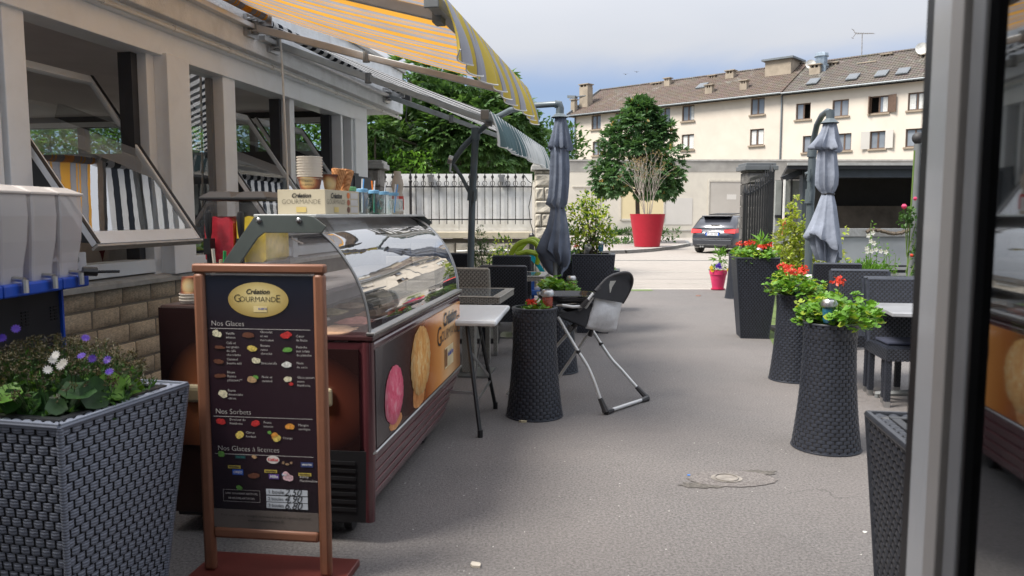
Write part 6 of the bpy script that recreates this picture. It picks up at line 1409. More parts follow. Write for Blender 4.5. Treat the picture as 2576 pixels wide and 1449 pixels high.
# ------------------------------------------------------------------ flowers and plants
def plant_root(name, label, cat_, loc, group=None): return thing(name, label, cat_, loc, 0, group)
def geranium(label, loc, r_, hgt, nl, nfl, seed, m=L_bright):
    random.seed(seed); t = plant_root('geranium', label, 'flowers', loc, 'red geraniums in the cane planters')
    s = MB(); lf = MB(); fl = MB()
    for _ in range(int(nl/6)):
        a = U(0, 2*PI); k_ = U(.1,1)**.6; e = Vector((r_*k_*math.cos(a), r_*k_*math.sin(a), hgt*U(.25,1)*(1.1-.5*k_))); s.tube([(e.x*.25,e.y*.25,0), (e.x*.6,e.y*.6,e.z*.6), e], [.005,.004,.003], 4)
        for _ in range(9):
            c = e + rv()*.05; n_ = (rv()*.7 + Vector((0,0,1))).normalized(); x_ = n_.orthogonal().normalized(); y_ = n_.cross(x_); rr = U(.014,.027); M_ = 9
            vs = [c] + [c + (x_*math.cos(2*PI*k/M_) + y_*math.sin(2*PI*k/M_))*rr*(1+.16*(k%2)) + n_*rr*(.25+.22*(k%2)) for k in range(M_)]
            lf.cur = 0 if rnd() < .85 else 1; lf.add(vs, [(0,1+k,1+(k+1)%M_) for k in range(M_-1)])
    s.build('stem', M_stem, t); lf.build('leaves', [m, L_yellow], t, True, 80)
    for i_ in range(nfl):
        a = U(0, 2*PI) if nfl > 2 else U(2.6,3.4); k_ = U(.1,.95); p = Vector((r_*k_*math.cos(a), r_*k_*math.sin(a)*.7 - r_*.25, hgt*U(.95,1.3)))
        if nfl == 1: p = Vector((-r_*.30, -r_*.5, hgt*1.32))
        fl = MB(); fl.cur = 1; fl.tube([(p.x*.5,p.y*.5,.05), p], .003, 4); fl.cur = 0
        for _ in range(34):
            d = rv(); d.z = abs(d.z)*.8 - .1; c = p + d*U(.02,.045); leaf(fl, c, rv(), d, .026, .022, .1)
        fl.build('bloom', [M_red, M_stem], t, False)
    return t
def on(v, z): return (v.x, v.y, z)
geranium('bushy green geranium with one red bloom in the nearest right vase', (vR1.x+.06, vR1.y, .755), .23, .22, 430, 1, 3); 
geranium('red geranium in the second vase on the right', on(vR2, .72), .25, .22, 420, 6, 5)
geranium('red geranium spilling from the tall square right planter', on(SQR, .90), .25, .17, 420, 8, 6)
geranium('small drooping geranium with one red bloom in the vase before the high chair', on(vL1, .745), .085, .06, 50, 1, 8)
geranium('green leafy geranium without blooms in the vase behind the high chair tray', on(vL2, .72), .17, .13, 230, 0, 9)
geranium('red geranium in the waisted planter behind the folded umbrella', (at(1432,540,10.2).x-.05, 10.2, .80), .22, .22, 220, 3, 10)
geranium('green plant in the low planter behind the tall left one', on(SQL2, .56), .13, .10, 80, 0, 11)
# single blooms on the near one placed towards the camera side is enough
# broad leaf shrub rising from the square right planter
def bush_obj(name, label, loc, blobs, l, w, mats, stems=6, group=None, n=120, inner=.3):
    t = thing(name, label, 'shrub', loc, 0, group); g = MB()
    for (c, r_, k_) in blobs: bush(g, int(n*k_), ellip(c, r_ if hasattr(r_, '__len__') else (r_,)*3, inner), l, w, .3, len(mats))
    g.build('leaves', mats, t, False); s = MB()
    for i_ in range(stems):
        c, r_, k_ = blobs[i_ % len(blobs)]; c = Vector(c); a = Vector((U(-.06,.06), U(-.06,.06), 0)); s.tube([a, a.lerp(c, .5) + rv()*.04, c + rv()*.05], [.010,.007,.004], 5)
    s.build('stem', M_bark if stems > 3 else M_stem, t); return t
random.seed(21)
lq = [((0,0,.16),.10,1.),((.03,0,.26),.06,.6)]
t = bush_obj('leafy_shoot', 'upright broad-leaved green shoot among the red geraniums of the tall square planter', (SQR.x+.06, SQR.y, .92), [((0,0,.10),.07,1),((.02,0,.2),.05,.6)], .13, .035, [L_bright], 3, n=60)
# big yellow-green shrub in left square planter
BL = []; zc = .92
for (px, py, r_) in ((1465,600,.16),(1505,595,.17),(1485,560,.17),(1455,540,.14),(1520,560,.13),(1480,520,.13),(1500,535,.12),(1440,575,.11),(1530,600,.11),(1468,500,.08),(1485,495,.07),(1450,620,.12),(1495,620,.12),(1535,585,.08),(1432,530,.06),(1515,515,.07)):
    p = at(px, py, SQL.y); BL.append(((p.x-SQL.x, U(-.15,.15), p.z-zc), r_, (r_/.12)**2))
bush_obj('yellow_shrub', 'bushy yellow green shrub in the tall square planter on the left', (SQL.x, SQL.y, zc), BL, .065, .035, [L_yellow, L_mid, L_yellow], 16, n=70, inner=.2)
# variegated shrub column on the right + second lump
BV = []; VY = 10.6
for (px, py, r_) in ((1990,640,.20),(1965,610,.16),(2020,620,.18),(1990,590,.17),(1960,650,.16),(2025,660,.18),(1985,680,.2),(1975,570,.10),(2005,560,.12),(2025,590,.12),(1998,535,.07),(2000,520,.06),(1965,560,.05),(2035,560,.06),(2003,505,.05),(2050,690,.15),(1955,690,.15)):
    p = at(px, py, VY); BV.append(((p.x, U(-.12,.12), p.z), r_, (r_/.12)**2))
bx0 = at(1995, 0, VY).x; BV = [((c[0]-bx0, c[1], c[2]), r_, k_) for c, r_, k_ in BV]
bush_obj('variegated_shrub', 'tall gold and green variegated shrub left of the right umbrella pole', (bx0, VY, 0), BV, .075, .042, [L_varieg, L_yellow], 10, n=75)
BV = []
for (px, py, r_) in ((2070,690,.16),(2100,680,.14),(2110,640,.10),(2112,600,.07),(2060,670,.12),(2110,660,.12),(2118,580,.04)):
    p = at(px, py, VY+.2); BV.append(((p.x-at(2090,0,VY).x, U(-.1,.1), p.z), r_, (r_/.12)**2))
bush_obj('variegated_shrub', 'smaller variegated shrub behind the hem of the right umbrella', (at(2090,0,VY).x, VY+.2, 0), BV, .075, .042, [L_varieg, L_yellow], 6, n=75)
# olive-like shrub by the left umbrella pole and weeds near the wall
BO = []; OY = 11.2
for (px, py, r_) in ((1205,600,.12),(1200,630,.16),(1210,655,.17),(1195,670,.15),(1215,620,.10),(1210,580,.06),(1188,640,.1)):
    p = at(px, py, OY); BO.append(((p.x-at(1203,0,OY).x, U(-.08,.08), p.z), r_, (r_/.12)**2))
bush_obj('olive_shrub', 'small grey green bush beside the left umbrella pole', (at(1203,0,OY).x, OY, 0), BO, .05, .018, [L_olive, L_mid], 5, n=110)
for (px, lb) in ((1262,'thin yellow green shrub against the low stone wall left of the slide'), (1238,'low leafy plant growing between the bush and the thin shrub')):
    ph = 600 if px == 1262 else 650
    p0 = at(px, ph, 13.2); bush_obj('garden_plant', lb, (p0.x, 13.2, 0), [((0,0,p0.z-.15),.2,1),((.1,0,p0.z-.5),.3,1.2),((-.1,0,p0.z-.8),.3,1.2),((-.05,0,p0.z-.35),.2,1)], .08, .035, [L_yellow, L_mid], 6, n=90)
# pink pot with pansies
pk_ = gz(1811, 731); PP = thing('flower_pot', 'small bright pink flower pot standing at the edge of the road', 'pot', (pk_.x, pk_.y+.15, 0)); sc_ = pk_.y/14.5
g = MB(); g.lathe([(.105,.02),(.155,.30),(.165,.30),(.17,.38),(.155,.38),(.15,.32),(0,.32)], 28); g.build('pot_body', mat('raspberry_plastic', (.60,.035,.13), .5), PP); g = MB(); g.lathe([(.10,0),(.13,.01),(.135,.03),(.11,.025)], 24); g.build('saucer', mat('raspberry_saucer', (.5,.03,.10), .5), PP)
random.seed(17); t = thing('pansies', 'yellow and purple pansies with a tall leafy stem in the pink pot', 'flowers', (pk_.x, pk_.y+.15, .34)); g = MB(); bush(g, 160, ellip((0,0,.06),(.19,.15,.08),.1), .06, .025, .2, 1); bush(g, 70, ellip((.03,0,.30),(.10,.08,.14),.1), .16, .035, .6, 1); g.build('leaves', L_bright, t, False)
for (x, z, m_) in ((-.17,.10,M_yelpet),(-.15,.05,M_yelpet),(.16,.06,M_yelpet),(-.06,.13,M_purple),(.0,.11,M_purple),(-.02,.16,M_purple)):
    g = MB(); c = Vector((x,-.12,z))
    for q in range(5): a = 2*PI*q/5+.3; disc(g, c + Vector((.018*math.cos(a), -.002*q, .018*math.sin(a))), (1,0,0), (0,.3,1), .02, .02, 8)
    g.build('bloom', m_, t, False)
g = MB(); g.tube([(.03,0,0),(.04,0,.35)], .006, 5); g.build('stem', M_stem, t)
# daisies planter (near left)
random.seed(41); t = thing('daisy_plant', 'half faded purple and white daisies with broad green leaves in the large left planter', 'flowers', (NLc.x, NLc.y, .74))
g = MB()
for _ in range(260):
    a = U(0,2*PI); k_ = U(0,1)**.5; p = Vector((.27*k_*math.cos(a), .27*k_*math.sin(a), U(.0,.13))); n_ = (Vector((math.cos(a)*k_, math.sin(a)*k_, .8)) + rv()*.6).normalized(); x_ = n_.orthogonal().normalized(); y_ = n_.cross(x_); rr = U(.028,.055); M_ = 10
    g.cur = 0 if rnd() < .7 else 1
    g.add([p] + [p + (x_*math.cos(2*PI*k/M_)*1.0 + y_*math.sin(2*PI*k/M_))*rr*(1+.14*(k%2)) + n_*rr*(.2+.15*(k%2)) for k in range(M_)], [(0,1+k,1+(k+1)%M_) for k in range(M_)])
g.build('leaves', [L_deep, L_bright], t, True, 80)
g = MB(); s = MB()
def dome():
    a = U(0,2*PI); k_ = U(0,1)**.5; return Vector((.30*k_*math.cos(a), .30*k_*math.sin(a), .27*math.sqrt(max(0,1-k_*k_*.75)) + U(-.04,.02)))
for _ in range(420):
    p = dome(); s.tube([Vector((p.x*.7,p.y*.7,.05)), p], .0014, 3, caps=False)
    for _ in range(9): leaf(g, p + rv()*.006, rv(), rv(), U(.008,.017), .005, .1)
g.build('faded_heads', L_brown, t, False, kind='stuff'); s.build('stem', L_olive, t, False, kind='stuff')
g = MB(); gm = MB()
for _ in range(240):
    p = dome() - Vector((0,0,U(.03,.12))); 
    for _ in range(4): leaf(gm, p + rv()*.015, rv()+Vector((0,0,.5)), rv(), .03, .010)
gm.build('fine_leaves', L_mid, t, False, kind='stuff')
def daisy(c, n_, m_, r_=.022):
    g = MB(); n_ = n_.normalized(); x_ = n_.orthogonal().normalized(); y_ = n_.cross(x_)
    for q in range(11):
        a = 2*PI*q/11; d = x_*math.cos(a)+y_*math.sin(a); leaf(g, c, d + n_*.15, n_, r_, r_*.42, .05)
    return g.build('bloom', m_, t, False)
fr = Vector((.25,-.8,.5))
for (px, py, m_) in ((140,893,M_petal),(152,920,M_petal),(120,930,M_petal),(133,905,M_petal),(215,850,M_purple),(275,935,M_purple),(270,905,M_purple),(40,827,M_purple),(5,850,M_purple),(205,895,M_purple),(232,902,M_purple),(160,912,M_petal)):
    p = at(px, py, 2.42 + .12*rnd()); daisy(p - Vector((NLc.x, NLc.y, .74)), fr + rv()*.4, m_, .016)
# white bellflowers, roses right
t = thing('bellflowers', 'tall green stems with white bellflowers in front of the grey trailer side', 'flowers', (at(2205,0,9.6).x, 9.6, 0)); g = MB(); s = MB(); b0 = at(2205,0,9.6).x
for (px, py) in ((2197,560),(2190,590),(2180,620),(2240,630),(2250,640),(2225,620),(2170,650),(2260,650),(2232,612),(2210,600)):
    p = at(px, py, 9.6); s.tube([(p.x-b0+U(-.05,.05),0,.3),(p.x-b0,U(-.1,.1),p.z)], [.006,.003], 4)
    for q in range(26): zq = p.z - q*.028; leaf(g, Vector((p.x-b0+U(-.01,.01),0,zq)), rv()+Vector((0,0,.3)), rv(), .045+.012*q/6, .016+.004*q/6)
bush(g, 420, ellip((0,0,.72),(.32,.2,.14),.1), .10, .02, .8, 1); g.build('leaves', L_yellow if False else L_bright, t, False); s.build('stem', M_stem, t)
for (px, py) in ((2184,593),(2195,586),(2190,607),(2198,612),(2180,625),(2181,633),(2215,632),(2228,634),(2203,628),(2192,632)):
    p = at(px, py, 9.5); g = MB(); c = Vector((p.x-b0, -.1, p.z))
    for q in range(5): a = 2*PI*q/5; leaf(g, c, Vector((math.cos(a), -.3, math.sin(a))), Vector((0,-1,0)), .035, .028, .2)
    g.build('bloom', M_petal, t, False)
t = thing('rose_climber', 'climbing rose with pink buds on the dark post next to the door', 'flowers', (at(2312,0,7.9).x, 7.9, 0)); b0 = at(2312,0,7.9).x; g = MB(); s = MB()
for (px, py, k_) in ((2285,540,60),(2278,555,40),(2305,560,30),(2310,640,60),(2312,680,80),(2310,720,60),(2305,600,20)):
    p = at(px, py, 7.85); bush(g, k_, ellip((p.x-b0, -.05, p.z), (.07,.07,.07), .1), .05, .028, .2, 1); s.tube([(0,0,p.z-.35),(p.x-b0,-.05,p.z)], .005, 4)
g.build('leaves', L_mid, t, False); s.tube([(0,0,0),(.02,0,1.2),(.03,0,2.1)], .008, 5); s.build('stem', M_stem, t)
for (px, py, m_, r_) in ((2277,520,M_pinkpet,.028),(2296,643,M_red,.018),(2305,500,M_pinkpet,.02)):
    p = at(px, py, 7.8); g = MB(); g.lathe([(0,-r_),(r_*.8,-r_*.4),(r_,.2*r_),(r_*.5,r_),(0,r_*.8)], 8, (p.x-b0,-.08,p.z)); g.build('bloom', m_, t)
# post with ball finial
p = at(2300, 540, 8.0); zt = at(2300, 362, 8.0).z; t = thing('ball_post', 'dark metal post with a ball finial beside the climbing rose', 'post', (at(2292,700,8.0).x, 8.0, 0))
g = MB(); g.tube([(0,0,0),(0,0,zt)], .036, 14); g.build('shaft', M_grey, t); g = MB(); g.lathe([(.0,-.062),(.03,-.055),(.052,-.03),(.060,0),(.052,.03),(.03,.052),(0,.060)], 18, (0,0,zt+.06)); g.build('ball', mat('dark_ball', (.035,.034,.036), .6), t)
g = MB(); g.tube([(.02,0,zt-.12),(.12,-.02,zt-.10),(.2,-.03,zt-.0)], .022, 8); g.tube([(.16,-.02,zt-.05),(.10,0,zt-.25)], .015, 8); g.build('branch_arm', M_grey, t)
# solar lamps
def solar(label, p, tilt, az_, glassc, s=1.):
    t = thing('solar_lamp', label, 'solar lamp', p, az_, 'solar garden lamps'); t.rotation_euler = (R(tilt), 0, R(az_)); t.scale = (s,s,s)
    g = MB(); g.lathe([(.024,.0),(.030,.02),(.033,.06),(.033,.085)], 18, caps=False); g.build('jar', mat('crackle_glass', glassc, .15, var=.5, scale=60, spec=.9), t)
    g = MB(); g.lathe([(.034,.082),(.042,.088),(.043,.105),(.036,.118),(.032,.124),(0,.124)], 24); g.build('cap', M_steel, t); g = MB(); g.box(-.018,.018,-.018,.018,.124,.127); g.build('solar_cell', M_darkblue, t, False)
    g = MB(); g.tube([(0,0,-.12),(0,0,.01)], .006, 6); g.build('spike', M_black, t)
solar('silver capped solar lamp in the nearest right vase', (vR1.x-.055, vR1.y-.10, .80), 0, 0, (.02,.10,.16), 1.15); solar('silver capped solar lamp among the red geraniums of the second right vase', (vR2.x-.02, vR2.y-.12, .76), 0, 0, (.03,.10,.12), .95)
solar('silver capped solar lamp in the square right planter', (SQR.x, SQR.y-.15, .94), 0, 0, (.08,.05,.06)); solar('solar lamp with red crackle glass in the vase before the high chair', (vL1.x+.09, vL1.y-.02, .775), 3, 0, (.40,.08,.05), 1.15)
solar('solar lamp beside the geranium behind the high chair tray', (vL2.x+.13, vL2.y, .76), 0, 0, (.2,.12,.10), 1.05); solar('tilted solar lamp on the left of the yellow green shrub', (at(1477,0,SQL.y).x, SQL.y-.12, .97), 38, 20, (.3,.3,.28), 1.1); solar('solar lamp with blue glass at the right of the yellow green shrub', (at(1516,0,SQL.y).x, SQL.y-.10, 1.0), 0, 0, (.05,.16,.24), 1.)

# ------------------------------------------------------------------ cane chairs
def chair_parts(t, m, mc, nu=13, nv=14, seat=True, cushion=None):
    W_, D_ = .46, .44
    # legs
    for (x, y, h_) in ((-W_/2+.025,-D_/2+.03,.43),(W_/2-.025,-D_/2+.03,.43),(-W_/2+.025,D_/2-.02,.43),(W_/2-.025,D_/2-.02,.43)):
        g = MB(); g.box(x-.019,x+.019,y-.019,y+.019,.045,h_); c = g.build('leg', mc, t, False)
        g = MB(); weave(g, flatP((x-.021,y-.021,.045),(x+.021,y-.021,.045),(x+.021,y-.021,h_),(x-.021,y-.021,h_)), 2, 24, .003)
        weave(g, flatP((x+.021,y-.021,.045),(x+.021,y+.021,.045),(x+.021,y+.021,h_),(x+.021,y-.021,h_)), 2, 24, .003); weave(g, flatP((x-.021,y+.021,.045),(x-.021,y-.021,.045),(x-.021,y-.021,h_),(x-.021,y+.021,h_)), 2, 24, .003); weave(g, flatP((x+.021,y+.021,.045),(x-.021,y+.021,.045),(x-.021,y+.021,h_),(x+.021,y+.021,h_)), 2, 24, .003)
        g.build('leg_weave', m, c, True, 60, kind='stuff')
        g = MB(); g.box(x-.02,x+.02,y-.02,y+.02,0,.045); g.build('foot_cap', M_steel, c, False)
    a, b = W_/2, D_/2
    g = MB(); g.box(-a,a,-b,b,.36,.445); sc__ = g.build('seat', mc, t, False)
    g = MB(); z0, z1 = .355, .448
    for (A_, B_) in (((-a,-b),(a,-b)),((a,-b),(a,b)),((a,b),(-a,b)),((-a,b),(-a,-b))): weave(g, flatP((*A_,z0),(*B_,z0),(*B_,z1),(*A_,z1)), 14, 6, .003)
    weave(g, flatP((-a,-b,z1),(a,-b,z1),(a,b,z1),(-a,b,z1)), 14, 22, .003); g.build('seat_weave', m, sc__, True, 60, kind='stuff')
    if cushion:
        g = MB(); g.box(-a+.03,a-.03,-b+.02,b-.05,.45,.475); g.build('cushion', cushion, t, False, bev=.01)
    # back: leans slightly, at +y
    zb, zt = .44, .93; yb, yt = b-.03, b+.07; th = .028
    def bk_(x, z, o): f = (z-zb)/(zt-zb); return (x, yb+(yt-yb)*f + o, z)
    g = MB(); g.add([bk_(-a,zb,0),bk_(a,zb,0),bk_(a,zt,0),bk_(-a,zt,0),bk_(-a,zb,th),bk_(a,zb,th),bk_(a,zt,th),bk_(-a,zt,th)], [(0,1,2,3),(7,6,5,4),(0,4,5,1),(1,5,6,2),(2,6,7,3),(3,7,4,0)]); bc = g.build('backrest', mc, t, False)
    g = MB(); weave(g, flatP(bk_(-a,zb,0),bk_(a,zb,0),bk_(a,zt,0),bk_(-a,zt,0)), nu, nv*2, .0035); weave(g, flatP(bk_(a,zb,th),bk_(-a,zb,th),bk_(-a,zt,th),bk_(a,zt,th)), nu, nv*2, .0035)
    for sx_ in (-a, a): g.tube([bk_(sx_,zb,th/2), bk_(sx_,zt,th/2)], .017, 6)
    g.tube([bk_(-a,zt,th/2), bk_(a,zt,th/2)], .018, 6); g.build('backrest_weave', m, bc, True, 60, kind='stuff')
proto = thing('cane_chair', 'p', 'chair'); chair_parts(proto, M_rattan, M_core)
GL = 'black cane chairs of the terrace'
def back_at(px0, px1, pyt, zt=.94):  # position of a chair whose back is seen face-on from behind
    Y = FPX*(EYE-zt)/(pyt-540.); 
    for _ in range(5):
        p = at((px0+px1)/2, pyt, Y); Y *= (EYE-zt)/(EYE-p.z)
    return at((px0+px1)/2, pyt, Y)
first = [True]
def chair(px0, px1, pyt, rz, label, flip=True, s=1.):
    p = back_at(px0, px1, pyt); d = Vector((-math.sin(R(rz)), math.cos(R(rz)), 0))   # local +y
    loc = Vector((p.x, p.y, 0)) - d * .29 * s
    if first[0]: o = proto; first[0] = False; o.location = loc; o.rotation_euler = (0,0,R(rz)); o['label'] = label; o['group'] = GL; o.scale = (s,s,s); return o
    return dup(proto, loc, rz, label, GL, s)
# left side: chairs seen from behind (back towards us) => local +y points to the camera: rz ~ 180
chair(1203, 1327, 668, 176, 'black cane chair nearest on the left, its back to us beside the grey table', s=1.0)
chair(1235, 1339, 643, 176, 'black cane chair farther back on the left, in front of the green slide')
chair(1090, 1182, 637, 172, 'black cane chair at the back left beside the umbrella pole')
# right side
chair(2047, 2165, 662, 170, 'black cane chair farthest back on the right, behind the geranium vases')
chair(2086, 2240, 687, -12, 'black cane chair in the middle of the right group', s=1.03)
C3 = chair(2174, 2320, 697, -6, 'black cane chair tucked under the silver table on the right', s=1.0)
g = MB(); g.box(-.2,.2,-.2,.17,.453,.478); o = g.build('seat_cushion', mat('navy_cushion', (.03,.035,.06), .9), C3, False, bev=.01)
q4 = gz(2256, 1036); dup(proto, (q4.x+.22, q4.y+.30, 0), -8, 'black cane chair nearest the door, only its seat corner and legs showing', GL)
gc = thing('grey_cane_chair', 'grey woven cane chair beside the glass-topped table, back towards us', 'chair'); chair_parts(gc, M_greycane, M_greycore, 12, 12)
p = back_at(1130, 1257, 674); gc.location = (p.x - .04, p.y + .29, 0); gc.rotation_euler = (0,0,R(170))
# ------------------------------------------------------------------ tables
def cane_table(label, c, rz, W_, D_, H, m, mc, top):
    t = thing('cane_table', label, 'table', c, rz, 'woven cane tables with glass tops'); a, b = W_/2, D_/2
    g = MB(); g.box(-a+.004,a-.004,-b+.004,b-.004,H-.055,H-.004); core = g.build('tabletop', mc, t, False)
    g = MB(); cs_ = [(-a,-b),(a,-b),(a,b),(-a,b)]; r_ = .07; ci = [(-a+r_,-b+r_),(a-r_,-b+r_),(a-r_,b-r_),(-a+r_,b-r_)]
    for k_ in range(4):
        A_, B_ = cs_[k_], cs_[(k_+1)%4]; weave(g, flatP((*A_,H-.06),(*B_,H-.06),(*B_,H),(*A_,H)), 18, 5, .003); weave(g, flatP((*A_,H),(*B_,H),(*ci[(k_+1)%4],H),(*ci[k_],H)), 18, 5, .003)
        g.tube([(*A_,H-.003),(*B_,H-.003)], .006, 6)
    g.build('edge_weave', m, core, True, 60, kind='stuff')
    g = MB(); g.box(-a+r_,a-r_,-b+r_,b-r_,H-.006,H+.002); g.build('glass_top', top, t, False)
    g = MB(); g.box(-.055,.055,-.055,.055,.02,H-.055); pc = g.build('pedestal', mc, t, False); g = MB()
    for (A_, B_) in (((-.058,-.058),(.058,-.058)),((.058,-.058),(.058,.058)),((.058,.058),(-.058,.058)),((-.058,.058),(-.058,-.058))): weave(g, flatP((*A_,.02),(*B_,.02),(*B_,H-.06),(*A_,H-.06)), 5, 44, .003)
    g.build('pedestal_weave', m, pc, True, 60, kind='stuff')
    g = MB(); g.box(-.21,.21,-.21,.21,0,.018); g.build('base_plate', mat('steel_plate', (.25,.26,.26), .3, .7) if 'steel_plate' not in bpy.data.materials else bpy.data.materials['steel_plate'], t, False); return t
M_ttop = mat('table_glass', (.16,.18,.19), .04, var=.1, spec=1., coat=.6)
c1 = gz(1298, 722, .75); c2_ = gz(1250, 752, .75)     # right edge of the near grey table
d_ = Vector((c1.x-c2_.x, c1.y-c2_.y, 0)); ang1 = math.degrees(math.atan2(d_.x, d_.y)); w1 = d_.length; dn = d_.normalized(); lf_ = Vector((-dn.y, dn.x, 0))
mid = Vector(((c1.x+c2_.x)/2, (c1.y+c2_.y)/2, 0)) + lf_*.35
cane_table('grey cane table with glass top behind the white folding table', mid, -ang1, .70, max(.6,min(w1,.8)), .75, M_greycane, M_greycore, M_ttop)
c1 = gz(1379, 684, .75); mid = Vector((c1.x-.38, c1.y-.30, 0)); cane_table('smaller grey cane table with glass top farther back by the slide', mid, -8, .70, .70, .75, M_greycane, M_greycore, M_ttop)
c1 = gz(2030, 697, .75); cane_table('white woven cane table between the right hand chairs', Vector((c1.x+.38, c1.y-.05, 0)), -8, .70, .70, .75, M_whitecane, M_greycore, M_ttop)
# white folding table
c1 = gz(1283, 768, .755); c2_ = gz(1250, 806, .755); d_ = Vector((c1.x-c2_.x, c1.y-c2_.y, 0)); a1 = math.degrees(math.atan2(d_.x, d_.y)); dn = d_.normalized(); lf_ = Vector((-dn.y, dn.x, 0)); D1 = d_.length
mid = (c1 + c2_)/2; mid.z = 0; mid = mid + lf_*.42
ft_ = thing('folding_table', 'white plastic folding table with black metal legs beside the freezer', 'table', mid, -a1)
g = MB(); g.box(-.42,.42,-D1/2-.02,D1/2+.02,.715,.755); g.build('tabletop', mat('white_plastic', (.68,.70,.72), .38, var=.03), ft_, False, bev=.018)
M_leg = mat('black_leg', (.03,.032,.035), .35, .2)
fm = Matrix.Translation(mid) @ Matrix.Rotation(R(-a1),4,'Z'); fi = fm.inverted()
A1 = fi @ gz(1208, 1100); B1 = fi @ gz(1246, 1028)
for (b_, tx) in ((A1, Vector((A1.x-.12, A1.y*.6, .715))), (B1, Vector((B1.x-.12, B1.y*.6, .715)))):
    g = MB(); g.tube([tx, b_.lerp(tx, .5), b_ + Vector((0,0,.02))], .014, 8); lo_ = g.build('leg', M_leg, ft_); g = MB(); g.tube([b_, b_ + Vector((0,0,.05))], .018, 8); g.build('foot_cap', M_black, lo_)
tA, tB = Vector((A1.x-.12, A1.y*.6, .715)), Vector((B1.x-.12, B1.y*.6, .715))
g = MB(); g.beam(A1.lerp(tA,.45), B1.lerp(tB,.80), .008, .026); g.beam(A1.lerp(tA,.75), B1.lerp(tB,.35), .008, .022); g.beam(A1.lerp(tA,.38), A1.lerp(tA,.38)+Vector((-.55,0,.02)), .012,.02); g.tube([A1.lerp(tA,.3),B1.lerp(tB,.3)], .009, 6); g.build('brace', M_steel, ft_, False)
for sy_ in (A1.y, B1.y):
    g = MB(); g.tube([(-.30,sy_*.6,.715),(-.36,sy_,0)], .014, 8); g.build('leg', M_leg, ft_)
# silver-edged table on the right
c1 = gz(2180, 757, .745); c2_ = gz(2245, 787, .745); d_ = Vector((c1.x-c2_.x, c1.y-c2_.y, 0)); a1 = math.degrees(math.atan2(d_.x, d_.y)); dn = d_.normalized(); rt_ = Vector((dn.y, -dn.x, 0)); D1 = d_.length
mid = (c1 + c2_)/2; mid.z = 0; mid = mid + rt_*.35
st_ = thing('bistro_table', 'square silver-edged bistro table on a cast foot at the right', 'table', mid, -a1)
g = MB(); g.box(-.35,.35,-D1/2,D1/2,.715,.745); g.build('tabletop', mat('brushed_top', (.42,.43,.45), .28, .3), st_, False, bev=.006)
g = MB(); g.tube([(0,0,.05),(0,0,.715)], .035, 14); g.build('column', M_black, st_)
for k_ in range(4):
    a = R(45+90*k_+20); g = MB(); g.tube([(0,0,.09),(.18*math.cos(a),.18*math.sin(a),.055),(.34*math.cos(a),.34*math.sin(a),.03)], [.028,.022,.018], 8); g.tube([(.33*math.cos(a),.33*math.sin(a),0),(.33*math.cos(a),.33*math.sin(a),.03)], .018, 8); g.build('foot', M_grey, st_)
rp2 = gz(2262, 856, 0); t = thing('red_pot', 'small red pot on the ground glimpsed under the silver table', 'pot', (at(2268,850,9.3).x, 9.3, 0)); g = MB(); g.lathe([(.11,0),(.17,.24),(.18,.28),(.16,.28),(0,.22)], 24); g.build('pot_body', bpy.data.materials['raspberry_plastic'], t)

# ------------------------------------------------------------------ folded cantilever umbrellas
def umbrella(label, CX, CY, prof, base, joint, arm, m, tie, rot0=0., hem=.10, nfold=8, seed=1, tilt=False):
    random.seed(seed); t = thing('cantilever_umbrella', label, 'umbrella', (base.x, base.y, 0), 0, 'folded cantilever umbrellas'); B = Vector((base.x, base.y, 0))
    n = 64; vs = []; ph = [U(0, 6.28) for _ in range(6)]
    for (z, r_, pl, ox, hm) in prof:
        for k in range(n):
            a = 2*PI*k/n; f = 1 + pl*(1.1*(1 - 2*abs(math.sin(.5*nfold*a + .6*math.sin(2*a+ph[0]) + z*.35))**.7) + .35*math.sin(3*a + ph[1] + z*1.2) + .18*math.sin(17*a + ph[2] + z*2.5))
            zz = z + hm*(-1.3*math.cos(a+rot0) if tilt else 0) + hm*(.35 if tilt else 1.)*(math.sin(2*a + ph[3]) + .6*math.sin(3*a+ph[4]) + .35*math.cos(nfold*a))
            vs.append((CX + ox - B.x + r_*f*math.cos(a+rot0), CY - B.y + r_*f*math.sin(a+rot0)*.9, zz))
    g = MB(); m_ = len(prof); g.add(vs, [(i*n+k, i*n+(k+1)%n, (i+1)*n+(k+1)%n, (i+1)*n+k) for i in range(m_-1) for k in range(n)]); cp_ = g.build('canopy', m, t, True, 80)
    # strap
    zt_, rt_, ot_ = tie; g = MB(); g.tube([(CX+ot_-B.x + rt_*math.cos(2*PI*k/20), CY-B.y + rt_*.9*math.sin(2*PI*k/20), zt_ + .006*math.sin(k)) for k in range(20)], .009, 6, closed=True, flat=.6); g.build('strap', M_darkblue, cp_)
    return t, B
def circ(pts, r_): g = MB(); g.tube(pts, r_, 12); return g
# left one
UY = 8.1; f_ = lambda px, py, Y=UY: at(px, py, Y); c0 = f_(1408, 290)
def pr(rows, Y, cx):
    out = []
    for (py, hw, pl, dx, hm) in rows:
        p = at(cx + dx, py, Y); out.append((p.z, hw*Y/FPX, pl, p.x - at(cx, 540, Y).x, hm))
    return out
cx_ = 1405
rows = [(288,7,.0,5,0),(292,13,.04,5,0),(320,18,.12,5,0),(350,24,.2,4,0),(368,27,.3,3,.012),(374,26,.3,3,.016),(373,20,.15,2,0),(385,21,.16,2,0),(420,23,.18,2,0),(460,24,.18,1,0),(495,25,.18,-2,0),(513,27,.18,-6,0),(523,18,.12,-3,0),(533,20,.15,-2,0),(570,27,.16,-3,0),(606,35,.2,-9,.02),(634,41,.24,-13,.04),(650,32,.34,-6,.07),(664,22,.4,-2,.08),(668,17,.4,0,.08),(630,12,.3,-2,0)]
base = gz(1180, 778); base.y = 8.9; base.x = at(1180, 600, 8.9).x
